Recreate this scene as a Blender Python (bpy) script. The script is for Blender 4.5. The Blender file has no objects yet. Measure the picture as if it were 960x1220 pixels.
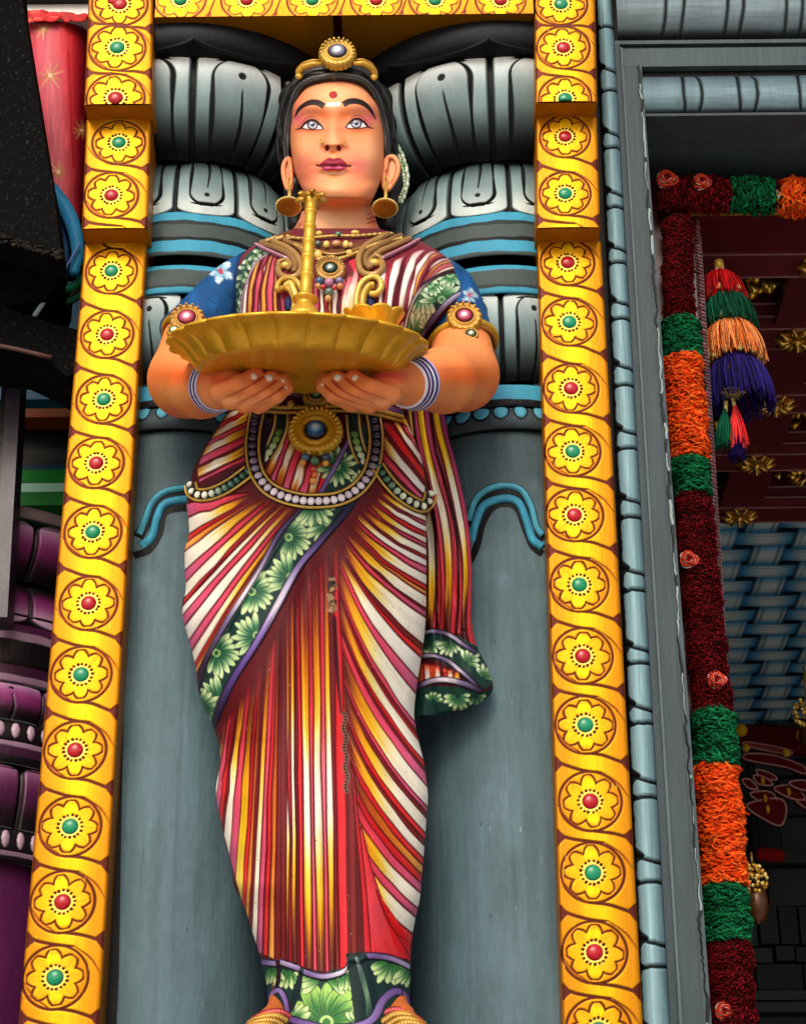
import bpy, math, random
import numpy as np
random.seed(7); RNG = np.random.default_rng(11)
SC = bpy.context.scene
COL = SC.collection
R_ = math.radians

# ------------------------------------------------------------------ camera geometry
FPX, CX, CY = 2439.0, 480.0, 610.0
PITCH, ROLL = R_(26.0), 0.010
CAMP = np.array([0.0, -2.96, 1.6])
_F = np.array([0, math.cos(PITCH), math.sin(PITCH)])
_U0 = np.array([0, -math.sin(PITCH), math.cos(PITCH)])
_R0 = np.array([1.0, 0, 0])
_R = _R0*math.cos(ROLL) - _U0*math.sin(ROLL)
_U = _U0*math.cos(ROLL) + _R0*math.sin(ROLL)

def at(px, py, Y):
    """point of the place that stands at depth Y and is seen at (px, py) of the photograph"""
    px, py, Y = np.broadcast_arrays(np.asarray(px, float), np.asarray(py, float), np.asarray(Y, float))
    a = (px-CX)/FPX; b = (CY-py)/FPX
    d = _F + a[..., None]*_R + b[..., None]*_U
    t = (Y-CAMP[1])/d[..., 1]
    return CAMP + d*t[..., None]

def proj(P):
    q = np.asarray(P, float)-CAMP
    z = q@_F
    return CX+FPX*(q@_R)/z, CY-FPX*(q@_U)/z

def ppm(px, py, Y):
    """photo pixels per metre at that point"""
    q = at(px, py, Y)-CAMP
    return FPX/float(q@_F)

# ------------------------------------------------------------------ colours
def lin(c):
    c = np.asarray(c, float)
    return np.where(c <= .04045, c/12.92, ((c+.055)/1.055)**2.4)
def hx(s):
    s = s.lstrip('#')
    return np.array([int(s[i:i+2], 16)/255 for i in (0, 2, 4)])
def L(s):
    return lin(hx(s))
ALB = 0.86            # paint albedo against its sRGB swatch

# ------------------------------------------------------------------ small numpy tools
def poly(pts, n=None, closed=False, smooth=True):
    """dense Catmull-Rom curve through points (any dimension)"""
    P = np.asarray(pts, float)
    if not smooth or len(P) < 3:
        seg = np.linalg.norm(np.diff(P, axis=0), axis=1); s = np.r_[0, np.cumsum(seg)]
        u = np.linspace(0, s[-1], n or 40)
        return np.stack([np.interp(u, s, P[:, k]) for k in range(P.shape[1])], 1)
    if closed: Q = np.vstack([P[-1], P, P[0], P[1]])
    else: Q = np.vstack([2*P[0]-P[1], P, 2*P[-1]-P[-2]])
    out = []
    for i in range(1, len(Q)-2):
        t = np.linspace(0, 1, 14, endpoint=False)[:, None]
        p0, p1, p2, p3 = Q[i-1], Q[i], Q[i+1], Q[i+2]
        out.append(.5*((2*p1)+(-p0+p2)*t+(2*p0-5*p1+4*p2-p3)*t*t+(-p0+3*p1-3*p2+p3)*t**3))
    if not closed: out.append(Q[-2][None])
    else: out.append(P[:1])
    C = np.vstack(out)
    if n:
        seg = np.linalg.norm(np.diff(C, axis=0), axis=1); s = np.r_[0, np.cumsum(seg)]
        u = np.linspace(0, s[-1], n)
        C = np.stack([np.interp(u, s, C[:, k]) for k in range(C.shape[1])], 1)
    return C

def sstep(a, b, x):
    t = np.clip((x-a)/(b-a), 0, 1); return t*t*(3-2*t)

def sinterp(x, xp, fp):
    """smooth monotone cubic through a table"""
    x = np.asarray(x, float); xp = np.asarray(xp, float); fp = np.asarray(fp, float)
    h = np.diff(xp); d = np.diff(fp)/h; m = np.zeros(len(xp)); m[0], m[-1] = d[0], d[-1]
    for i in range(1, len(xp)-1):
        if d[i-1]*d[i] > 0: m[i] = 2*d[i-1]*d[i]/(d[i-1]+d[i])
    xc = np.clip(x, xp[0], xp[-1]); i = np.clip(np.searchsorted(xp, xc, 'right')-1, 0, len(xp)-2)
    t = (xc-xp[i])/h[i]
    return (1+2*t)*(1-t)**2*fp[i]+t*(1-t)**2*h[i]*m[i]+t*t*(3-2*t)*fp[i+1]+t*t*(t-1)*h[i]*m[i+1]

def vnoise(n, step, rng=RNG):
    k = max(2, int(n/step)+3)
    v = rng.standard_normal(k)
    return np.interp(np.linspace(0, k-1.001, n), np.arange(k), v)

def vnoise2(shape, sy, sx, rng=RNG):
    ky, kx = max(2, int(shape[0]/sy)+3), max(2, int(shape[1]/sx)+3)
    v = rng.standard_normal((ky, kx))
    y = np.linspace(0, ky-1.001, shape[0]); x = np.linspace(0, kx-1.001, shape[1])
    y0 = y.astype(int); x0 = x.astype(int)
    fy = (y-y0)[:, None]; fx = (x-x0)[None]
    fy = fy*fy*(3-2*fy); fx = fx*fx*(3-2*fx)
    y1 = np.minimum(y0+1, ky-1); x1 = np.minimum(x0+1, kx-1)
    return (v[y0][:, x0]*(1-fy)*(1-fx)+v[y1][:, x0]*fy*(1-fx)+v[y0][:, x1]*(1-fy)*fx+v[y1][:, x1]*fy*fx)

def box(a, r, axis):
    if r < 1: return a
    k = 2*r+1
    pad = [(0, 0)]*a.ndim; pad[axis] = (r+1, r)
    c = np.cumsum(np.pad(a, pad, mode='edge'), axis=axis, dtype=np.float64)
    n = a.shape[axis]
    hi = np.take(c, np.arange(k, k+n), axis=axis); lo = np.take(c, np.arange(0, n), axis=axis)
    return ((hi-lo)/k).astype(np.float32)
def blur(a, r):
    for ax in (0, 1, 0, 1): a = box(a, r, ax)
    return a

# ------------------------------------------------------------------ painter's canvas (brush strokes for the painted sculpture)
class Canvas:
    def __init__(s, x0, y0, x1, y1, S, base):
        s.x0, s.y0, s.S = x0, y0, S
        s.W, s.H = int((x1-x0)*S), int((y1-y0)*S)
        s.c = np.empty((s.H, s.W, 3), np.float32); s.c[:] = hx(base) if isinstance(base, str) else base
        s.h = np.zeros((s.H, s.W), np.float32)
    def ij(s, P):
        return (P[..., 0]-s.x0)*s.S, (P[..., 1]-s.y0)*s.S
    def put(s, P, col, h=None, alpha=1.0):
        x, y = s.ij(P); x = x.astype(int); y = y.astype(int)
        m = (x >= 0) & (y >= 0) & (x < s.W) & (y < s.H)
        x, y = x[m], y[m]; col = np.broadcast_to(col, P.shape[:-1]+(3,))[m]
        if np.isscalar(alpha) and alpha >= 1: s.c[y, x] = col
        else:
            al = np.broadcast_to(alpha, P.shape[:-1])[m][:, None]
            key = y.astype(np.int64)*s.W+x
            _, idx = np.unique(key, return_index=True)
            s.c[y[idx], x[idx]] = s.c[y[idx], x[idx]]*(1-al[idx])+col[idx]*al[idx]
        if h is not None: s.h[y, x] = np.broadcast_to(h, P.shape[:-1])[m]
    def ribbon(s, A, B, keys, streak=.05, jit=.05, hp=0.0, edge=None, over=1.0, alpha=1.0):
        """fill between curves A and B; keys = [(t, colour)...] along the length"""
        n = int(max(np.abs(np.diff(A, axis=0)).sum(), np.abs(np.diff(B, axis=0)).sum())*s.S*1.3)+4
        w = np.linalg.norm(A-B, axis=1).max() if len(A) == len(B) else 10
        m = int(w*s.S*1.6)+4
        A = poly(A, n, smooth=False); B = poly(B, n, smooth=False)
        a = np.linspace(0, 1, m)
        P = A[:, None]*(1-a)[None, :, None]+B[:, None]*a[None, :, None]
        t = np.linspace(0, 1, n)
        T = t[:, None]+jit*vnoise(m, 2.2*s.S/1.5)[None]+.3*jit*RNG.standard_normal((n, m))*.3
        ks = [k[0] for k in keys]; cs = np.array([hx(k[1]) for k in keys])
        Cc = np.stack([np.interp(T, ks, cs[:, i]) for i in range(3)], -1)
        if streak: Cc = Cc*(1+streak*vnoise(m, 1.5*s.S/1.5)[None, :, None]+.35*streak*vnoise2((n, m), 12, 2)[..., None])
        if edge is not None:
            ec, ew = edge
            d = np.minimum(a, 1-a)*np.maximum(np.linalg.norm(A-B, axis=1), .01)[:, None]
            k = 1-sstep(ew*.6, ew*1.3, d)
            Cc = Cc*(1-k[..., None])+hx(ec)*k[..., None]
        hh = hp*sstep(-.01, .14, t)[:, None]*np.sqrt(np.clip(1-(2*a-1)**2, 0, 1))[None]*np.clip(np.linalg.norm(A-B, axis=1)/6, 0, 1)[:, None] if hp else None
        s.put(P, np.clip(Cc, 0, 1), hh, alpha)
    def stroke(s, pts, w, keys, streak=.05, jit=.05, hp=0.0, smooth=True, edge=None, alpha=1.0, closed=False):
        if isinstance(keys, str): keys = [(0, keys), (1, keys)]
        C = poly(pts, 60 if len(pts) < 8 else 160, closed, smooth)
        d = np.gradient(C, axis=0); d /= np.linalg.norm(d, axis=1)[:, None]+1e-9
        nrm = np.stack([-d[:, 1], d[:, 0]], 1)
        w = np.interp(np.linspace(0, 1, len(C)), np.linspace(0, 1, len(np.atleast_1d(w))), np.atleast_1d(w)) if np.ndim(w) else np.full(len(C), w)
        s.ribbon(C-nrm*w[:, None]/2, C+nrm*w[:, None]/2, keys, streak, jit, hp, edge, alpha=alpha)
    def line(s, pts, w, col, smooth=True, closed=False, alpha=1.0):
        s.stroke(pts, w, col, streak=.04, jit=0, smooth=smooth, closed=closed, alpha=alpha)
    def poly(s, pts, col, smooth=False, h=None, alpha=1.0):
        P = poly(pts, closed=True) if smooth else np.asarray(pts, float)
        x, y = s.ij(P)
        X0, X1 = max(0, int(x.min())), min(s.W, int(x.max())+2); Y0, Y1 = max(0, int(y.min())), min(s.H, int(y.max())+2)
        if X1 <= X0 or Y1 <= Y0: return None
        gx, gy = np.meshgrid(np.arange(X0, X1)+.5, np.arange(Y0, Y1)+.5)
        ins = np.zeros(gx.shape, bool)
        xn, yn = np.roll(x, -1), np.roll(y, -1)
        for i in range(len(x)):
            if y[i] == yn[i]: continue
            c = (gy < y[i]) != (gy < yn[i])
            ins ^= c & (gx < x[i]+(gy-y[i])*(xn[i]-x[i])/(yn[i]-y[i]))
        sub = s.c[Y0:Y1, X0:X1]
        if callable(col):
            cc = col(gx/s.S+s.x0, gy/s.S+s.y0)
        else: cc = hx(col) if isinstance(col, str) else col
        cc = np.broadcast_to(cc, sub.shape)
        sub[ins] = sub[ins]*(1-alpha)+cc[ins]*alpha
        if h is not None: s.h[Y0:Y1, X0:X1][ins] = h
        return ins
    def ell(s, cx, cy, rx, ry, col, rot=0, hp=None, soft=None, alpha=1.0):
        R = max(rx, ry)*(1.0 if soft is None else 2.6)
        X0, X1 = max(0, int((cx-R-s.x0)*s.S)), min(s.W, int((cx+R-s.x0)*s.S)+2)
        Y0, Y1 = max(0, int((cy-R-s.y0)*s.S)), min(s.H, int((cy+R-s.y0)*s.S)+2)
        if X1 <= X0 or Y1 <= Y0: return
        gx, gy = np.meshgrid((np.arange(X0, X1)+.5)/s.S+s.x0-cx, (np.arange(Y0, Y1)+.5)/s.S+s.y0-cy)
        c_, s_ = math.cos(rot), math.sin(rot)
        u, v = (gx*c_+gy*s_)/rx, (-gx*s_+gy*c_)/ry
        d = np.hypot(u, v)
        sub = s.c[Y0:Y1, X0:X1]
        if soft is None:
            k = np.clip((1-d)*min(rx, ry)*s.S+.5, 0, 1)*alpha
        else:
            k = np.exp(-.5*(d/.62)**2)*alpha
        cc = col(u, v, d) if callable(col) else hx(col)
        s.c[Y0:Y1, X0:X1] = sub*(1-k[..., None])+cc*k[..., None]
        if hp is not None:
            hh = hp*np.sqrt(np.clip(1-d*d, 0, 1)); m = d < 1
            s.h[Y0:Y1, X0:X1][m] = hh[m]
    def petal(s, cx, cy, ang, r0, r1, w, base, tip, line=None, hp=0):
        """one brushed petal from radius r0 to r1"""
        d = np.array([math.cos(ang), math.sin(ang)])
        t = np.linspace(0, 1, 24)
        C = np.array([cx, cy])+d*(r0+(r1-r0)*t)[:, None]
        wid = w*np.sin(np.pi*np.clip(.12+.83*t**1.25, 0, 1))**.75
        wid[-1] = w*.12
        n = np.array([-d[1], d[0]])
        if line: s.ribbon(C-n*(wid[:, None]/2+.7), C+n*(wid[:, None]/2+.7), [(0, line), (1, line)], 0, 0)
        s.ribbon(C-n*wid[:, None]/2, C+n*wid[:, None]/2, [(0, base), (.3, base), (.75, tip), (1, tip)], .06, .12, hp)
    def daisy(s, cx, cy, r, n, a0, a1, base, tip, w=5, r0=3, jitter=.12, bg=None, eye=None):
        for i in range(n):
            a = a0+(a1-a0)*(i+.5)/n+random.uniform(-jitter, jitter)*.6
            s.petal(cx, cy, a, r0, r*random.uniform(.85, 1.08), w*random.uniform(.9, 1.1), base, tip, bg)
        if eye: 
            s.ell(cx, cy, r0*1.2, r0*1.2, eye); s.ell(cx, cy, r0*.7, r0*.7, base)
    def done(s, r=1):
        s.c = blur(s.c, r); s.h = blur(s.h, r+1)
    def sample(s, px, py, what='c'):
        a = s.c if what == 'c' else s.h
        x = np.clip((px-s.x0)*s.S-.5, 0, s.W-1.001); y = np.clip((py-s.y0)*s.S-.5, 0, s.H-1.001)
        x0 = x.astype(int); y0 = y.astype(int); fx = x-x0; fy = y-y0
        if what == 'c': fx = fx[..., None]; fy = fy[..., None]
        return a[y0, x0]*(1-fx)*(1-fy)+a[y0, x0+1]*fx*(1-fy)+a[y0+1, x0]*(1-fx)*fy+a[y0+1, x0+1]*fx*fy

# ------------------------------------------------------------------ meshes and objects
LOC = {}
def tag(o, label=None, cat=None, group=None, kind=None):
    if label: o['label'] = label
    if cat: o['category'] = cat
    if group: o['group'] = group
    if kind: o['kind'] = kind
    return o

def empty(name, loc, label, cat, group=None):
    o = bpy.data.objects.new(name, None); COL.objects.link(o)
    o.empty_display_size = .05
    o.location = loc; LOC[o] = np.array(loc, float)
    return tag(o, label, cat, group)

def mesh_np(V, F, colors=None, smooth=True):
    me = bpy.data.meshes.new('mesh')
    V = np.ascontiguousarray(V, np.float32).reshape(-1, 3)
    me.vertices.add(len(V)); me.vertices.foreach_set('co', V.ravel())
    if isinstance(F, np.ndarray):
        F = [F]
    else:
        by = {}
        for f in F: by.setdefault(len(f), []).append(f)
        F = [np.array(v, np.int32) for v in by.values()]
    nl = sum(f.size for f in F); nf = sum(len(f) for f in F)
    me.loops.add(nl); me.polygons.add(nf)
    me.loops.foreach_set('vertex_index', np.concatenate([f.ravel() for f in F]).astype(np.int32))
    tot = np.concatenate([np.full(len(f), f.shape[1], np.int32) for f in F])
    st = np.r_[0, np.cumsum(tot)[:-1]].astype(np.int32)
    me.polygons.foreach_set('loop_start', st)
    me.polygons.foreach_set('loop_total', tot)
    me.polygons.foreach_set('use_smooth', np.full(nf, bool(smooth)))
    if colors is not None:
        at_ = me.color_attributes.new('Col', 'FLOAT_COLOR', 'POINT')
        c = np.ones((len(V), 4), np.float32); c[:, :3] = np.asarray(colors, np.float32).reshape(-1, 3)
        at_.data.foreach_set('color', c.ravel())
    me.update(); me.validate()
    return me

def obj(name, V, F, mat, parent=None, colors=None, smooth=True, auto=None):
    """one mesh object; V in world coordinates, colours as sRGB swatches"""
    V = np.asarray(V, float).reshape(-1, 3)
    org = LOC[parent] if parent is not None else np.zeros(3)
    if parent is None:
        lo, hi = V.min(0), V.max(0); org = np.array([(lo[0]+hi[0])/2, (lo[1]+hi[1])/2, lo[2]])
    if colors is not None: colors = lin(np.clip(colors, 0, 1))*ALB
    me = mesh_np(V-org, F, colors, smooth)
    o = bpy.data.objects.new(name, me); COL.objects.link(o)
    me.materials.append(mat)
    if parent is not None:
        o.parent = parent
    else: o.location = org
    LOC[o] = org
    if auto is not None: me.set_sharp_from_angle(angle=R_(auto))
    return o

class MB:
    """collects shapes into one mesh"""
    def __init__(s): s.V = []; s.F = []; s.C = []; s.n = 0
    def add(s, V, F, col=None):
        V = np.asarray(V, float).reshape(-1, 3)
        if isinstance(F, np.ndarray): F = F.tolist()
        s.F += [[i+s.n for i in f] for f in F]
        s.V.append(V); s.n += len(V)
        c = np.zeros((len(V), 3)) if col is None else np.broadcast_to(hx(col) if isinstance(col, str) else col, (len(V), 3))
        s.C.append(c); return s
    def box(s, lo, hi, col=None):
        x0, y0, z0 = lo; x1, y1, z1 = hi
        V = [(x0,y0,z0),(x1,y0,z0),(x1,y1,z0),(x0,y1,z0),(x0,y0,z1),(x1,y0,z1),(x1,y1,z1),(x0,y1,z1)]
        return s.add(V, [(0,3,2,1),(4,5,6,7),(0,1,5,4),(1,2,6,5),(2,3,7,6),(3,0,4,7)], col)
    def tube(s, pts, r, nseg=10, col=None, closed=False, flat=None, caps=True):
        P = np.asarray(pts, float); n = len(P)
        d = np.gradient(P, axis=0)
        if closed:
            d = np.roll(P, -1, 0)-np.roll(P, 1, 0)
        d /= np.linalg.norm(d, axis=1)[:, None]+1e-12
        ref = np.array([0, -1.0, 0.2]); ref /= np.linalg.norm(ref)
        u = np.cross(d, ref)
        bad = np.linalg.norm(u, axis=1) < .15
        u[bad] = np.cross(d[bad], [1.0, 0, 0])
        u /= np.linalg.norm(u, axis=1)[:, None]; v = np.cross(u, d)
        r = np.broadcast_to(np.interp(np.linspace(0, 1, n), np.linspace(0, 1, len(np.atleast_1d(r))), np.atleast_1d(r)), (n,))
        a = np.linspace(0, 2*np.pi, nseg, endpoint=False)
        fv = 1.0 if flat is None else flat
        V = P[:, None]+r[:, None, None]*(np.cos(a)[None, :, None]*u[:, None]+fv*np.sin(a)[None, :, None]*v[:, None])
        F = []
        for i in range(n if closed else n-1):
            j = (i+1) % n
            for k in range(nseg):
                k2 = (k+1) % nseg
                F.append((i*nseg+k, i*nseg+k2, j*nseg+k2, j*nseg+k))
        if not closed and caps:
            F.append(tuple(range(nseg))[::-1]); F.append(tuple((n-1)*nseg+k for k in range(nseg)))
        if col is not None and not isinstance(col, str) and np.ndim(col) == 2:
            col = np.repeat(np.asarray(col), nseg, 0)
        return s.add(V, F, col)
    def ball(s, c, r, col=None, nu=12, nv=8, axes=None):
        c = np.asarray(c, float); r = np.broadcast_to(np.asarray(r, float), (3,))
        th = np.linspace(0, np.pi, nv+1); ph = np.linspace(0, 2*np.pi, nu, endpoint=False)
        V = np.stack([np.sin(th)[:, None]*np.cos(ph), np.sin(th)[:, None]*np.sin(ph), np.cos(th)[:, None]*np.ones(nu)], -1).reshape(-1, 3)*r
        if axes is not None: V = V@np.asarray(axes, float)
        F = [(i*nu+k, (i+1)*nu+k, (i+1)*nu+(k+1) % nu, i*nu+(k+1) % nu) for i in range(nv) for k in range(nu)]
        return s.add(V+c, F, col)
    def lathe(s, prof, c, n=32, axis=(0, 0, 1), col=None, scal=None):
        """profile [(r, h)] about an axis through c; scal = radius factor by angle"""
        ax = np.asarray(axis, float); ax /= np.linalg.norm(ax)
        u = np.cross(ax, [0, -1.0, 0.01]); u /= np.linalg.norm(u); v = np.cross(ax, u)
        P = np.asarray(prof, float); a = np.linspace(0, 2*np.pi, n, endpoint=False)
        rr = P[:, 0][:, None]*np.ones(n)
        if scal is not None: rr = scal(P, a)
        V = np.asarray(c, float)+rr[..., None]*(np.cos(a)[None, :, None]*u+np.sin(a)[None, :, None]*v)+P[:, 1][:, None, None]*ax
        F = [(i*n+k, i*n+(k+1) % n, (i+1)*n+(k+1) % n, (i+1)*n+k) for i in range(len(P)-1) for k in range(n)]
        return s.add(V, F, col)
    def build(s, name, mat, parent=None, smooth=True, auto=None, colors=True):
        V = np.vstack(s.V)
        return obj(name, V, s.F, mat, parent, np.vstack(s.C) if colors else None, smooth, auto)

def gridF(R, C, wrap=False, off=0):
    i = np.arange(R-1)[:, None]; k = np.arange(C if wrap else C-1)[None]
    k2 = (k+1) % C
    return (np.stack([i*C+k, (i+1)*C+k, (i+1)*C+k2, i*C+k2], -1).reshape(-1, 4)+off).astype(np.int32)

# ------------------------------------------------------------------ materials
def new_mat(name):
    m = bpy.data.materials.new(name); m.use_nodes = True
    nt = m.node_tree
    return m, nt, nt.nodes['Principled BSDF']
def nd(nt, t, **kw):
    n = nt.nodes.new(t)
    for k, v in kw.items():
        if k.startswith('i_'): n.inputs[k[2:].replace('_', ' ')].default_value = v
        else: setattr(n, k, v)
    return n
def paint(name, rough=.4, metal=0.0, var=.06, bump=.15, bscale=400, coat=0.0, stretch=(1, 1, 1), base=None, spec=.5, rvar=.12, dirt=0.0, vscale=28):
    """brushed enamel paint; colour comes from the painted 'Col' attribute or one base swatch"""
    m, nt, b = new_mat(name)
    tc = nd(nt, 'ShaderNodeTexCoord'); mp = nd(nt, 'ShaderNodeMapping'); mp.inputs['Scale'].default_value = stretch
    nt.links.new(tc.outputs['Object'], mp.inputs['Vector'])
    if base is None:
        a = nd(nt, 'ShaderNodeAttribute', attribute_name='Col'); src = a.outputs['Color']
    else:
        r = nd(nt, 'ShaderNodeRGB'); c = lin(hx(base))*ALB; r.outputs[0].default_value = (*c, 1); src = r.outputs[0]
    n1 = nd(nt, 'ShaderNodeTexNoise'); n1.inputs['Scale'].default_value = vscale; n1.inputs['Detail'].default_value = 6; n1.inputs['Roughness'].default_value = .65
    nt.links.new(mp.outputs[0], n1.inputs['Vector'])
    mr = nd(nt, 'ShaderNodeMapRange'); mr.inputs['From Min'].default_value = .25; mr.inputs['From Max'].default_value = .75
    mr.inputs['To Min'].default_value = 1-var*1.6; mr.inputs['To Max'].default_value = 1+var
    nt.links.new(n1.outputs['Fac'], mr.inputs['Value'])
    mx = nd(nt, 'ShaderNodeVectorMath', operation='SCALE')
    nt.links.new(src, mx.inputs[0]); nt.links.new(mr.outputs[0], mx.inputs['Scale'])
    out = mx.outputs[0]
    if dirt:
        n3 = nd(nt, 'ShaderNodeTexNoise'); n3.inputs['Scale'].default_value = vscale*3.1; n3.inputs['Detail'].default_value = 8; n3.inputs['Roughness'].default_value = .75
        nt.links.new(tc.outputs['Object'], n3.inputs['Vector'])
        cr = nd(nt, 'ShaderNodeMapRange'); cr.inputs['From Min'].default_value = .62; cr.inputs['From Max'].default_value = .75
        cr.inputs['To Min'].default_value = 0; cr.inputs['To Max'].default_value = dirt
        nt.links.new(n3.outputs['Fac'], cr.inputs['Value'])
        mm = nd(nt, 'ShaderNodeMixRGB'); mm.inputs['Color2'].default_value = (.03, .025, .02, 1)
        nt.links.new(cr.outputs[0], mm.inputs['Fac']); nt.links.new(out, mm.inputs['Color1']); out = mm.outputs[0]
    nt.links.new(out, b.inputs['Base Color'])
    b.inputs['Metallic'].default_value = metal; b.inputs['Specular IOR Level'].default_value = spec
    b.inputs['Coat Weight'].default_value = coat; b.inputs['Coat Roughness'].default_value = .2
    n2 = nd(nt, 'ShaderNodeTexNoise'); n2.inputs['Scale'].default_value = bscale; n2.inputs['Detail'].default_value = 4
    nt.links.new(mp.outputs[0], n2.inputs['Vector'])
    r2 = nd(nt, 'ShaderNodeMapRange'); r2.inputs['To Min'].default_value = max(.04, rough-rvar); r2.inputs['To Max'].default_value = min(1, rough+rvar)
    nt.links.new(n1.outputs['Fac'], r2.inputs['Value']); nt.links.new(r2.outputs[0], b.inputs['Roughness'])
    if bump:
        bp = nd(nt, 'ShaderNodeBump'); bp.inputs['Strength'].default_value = bump; bp.inputs['Distance'].default_value = .004
        ad = nd(nt, 'ShaderNodeMath', operation='MULTIPLY_ADD'); ad.inputs[1].default_value = .5
        nt.links.new(n2.outputs['Fac'], ad.inputs[0]); nt.links.new(n1.outputs['Fac'], ad.inputs[2])
        nt.links.new(ad.outputs[0], bp.inputs['Height']); nt.links.new(bp.outputs[0], b.inputs['Normal'])
    return m

M = {}
M['enamel'] = paint('painted_enamel', .46, 0, .06, .18, 300, spec=.12, dirt=.10)
M['skin'] = paint('painted_skin', .45, 0, .05, .10, 260, spec=.16)
M['hair'] = paint('black_hair_paint', .34, 0, .12, .2, 200, spec=.25)
M['gold'] = paint('gold_paint', .36, .28, .12, .2, 220, vscale=40)
M['brass'] = paint('brass_paint', .32, .42, .14, .22, 120, vscale=30)
M['goldwall'] = paint('gold_wall_paint', .36, .42, .09, .15, 500, stretch=(1, 1, .12), vscale=60, spec=.1)
M['stone'] = paint('grey_painted_stone', .52, 0, .14, .35, 160, stretch=(1, 1, .35), vscale=22, dirt=.16, spec=.12)
M['gem'] = paint('glass_gem', .18, 0, .10, 0, 50, spec=.35)
M['black'] = paint('black_paint', .5, 0, .2, .3, 120, base='#12161a')
# ================================================================== world, light, camera
W = bpy.data.worlds.new('World'); SC.world = W; W.use_nodes = True
wn = W.node_tree; bgn = wn.nodes['Background']
sky = wn.nodes.new('ShaderNodeTexSky'); sky.sky_type = 'NISHITA'; sky.sun_disc = False
SUN_EL, SUN_AZ = R_(38), R_(192)          # azimuth clockwise from +Y
sky.sun_elevation = SUN_EL; sky.sun_rotation = SUN_AZ
sky.dust_density = 4.0; sky.air_density = 1.0; sky.ozone_density = .3
wn.links.new(sky.outputs[0], bgn.inputs['Color']); bgn.inputs['Strength'].default_value = .15
sd = bpy.data.lights.new('sun', 'SUN'); sd.energy = 1.15; sd.angle = R_(28); sd.color = (1.0, .93, .84)
so = bpy.data.objects.new('sun', sd); COL.objects.link(so)
import mathutils
_d = mathutils.Vector((math.sin(SUN_AZ)*math.cos(SUN_EL), math.cos(SUN_AZ)*math.cos(SUN_EL), math.sin(SUN_EL)))
so.rotation_euler = (-_d).to_track_quat('-Z', 'Y').to_euler(); so.location = (0, -6, 9)

cd = bpy.data.cameras.new('camera'); co = bpy.data.objects.new('camera', cd); COL.objects.link(co)
cd.sensor_fit = 'VERTICAL'; cd.sensor_height = 24; cd.sensor_width = 24*960/1220
cd.lens = FPX/1220*24; cd.clip_start = .05; cd.clip_end = 500
mw = mathutils.Matrix(((_R[0], _U[0], -_F[0], CAMP[0]), (_R[1], _U[1], -_F[1], CAMP[1]), (_R[2], _U[2], -_F[2], CAMP[2]), (0, 0, 0, 1)))
co.matrix_world = mw; SC.camera = co
vs = SC.view_settings; vs.view_transform = 'Standard'; vs.look = 'None'; vs.exposure = 0.42; vs.gamma = 1; vs.use_curve_mapping = False

# ================================================================== ground
mg, nt, b = new_mat('stone_paving')
tc = nd(nt, 'ShaderNodeTexCoord')
br = nd(nt, 'ShaderNodeTexBrick'); br.inputs['Scale'].default_value = 1.6; br.inputs['Mortar Size'].default_value = .012
br.inputs['Color1'].default_value = (.50, .47, .42, 1); br.inputs['Color2'].default_value = (.44, .41, .37, 1); br.inputs['Mortar'].default_value = (.12, .11, .10, 1)
nt.links.new(tc.outputs['Object'], br.inputs['Vector']); nt.links.new(br.outputs[0], b.inputs['Base Color']); b.inputs['Roughness'].default_value = .7
g = MB().box((-60, -60, -.3), (60, 60, 0)).build('ground', mg, smooth=False, colors=False)
tag(g, 'pale stone paving in front of the temple', 'ground', kind='structure')

# ================================================================== gold pilasters and lintel
Z0 = 0.0
def zat(px, py, Y): return float(at(px, py, Y)[2])
def xat(px, py, Y): return float(at(px, py, Y)[0])

GOLD_D = '#4a1a10'
def gold_canvas(w, h, flowers, S, horizontal=False, flip=False):
    """pattern in the face's own millimetre space: x across (0..w), y down (0..h); flowers = [(x, y, r)]"""
    c = Canvas(0, 0, w, h, S, '#e09a12')
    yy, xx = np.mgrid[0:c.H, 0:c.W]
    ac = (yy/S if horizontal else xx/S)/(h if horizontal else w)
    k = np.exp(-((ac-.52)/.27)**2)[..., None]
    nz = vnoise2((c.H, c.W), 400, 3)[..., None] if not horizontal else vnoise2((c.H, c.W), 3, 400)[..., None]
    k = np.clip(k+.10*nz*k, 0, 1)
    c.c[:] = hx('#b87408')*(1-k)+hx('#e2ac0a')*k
    return c

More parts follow.
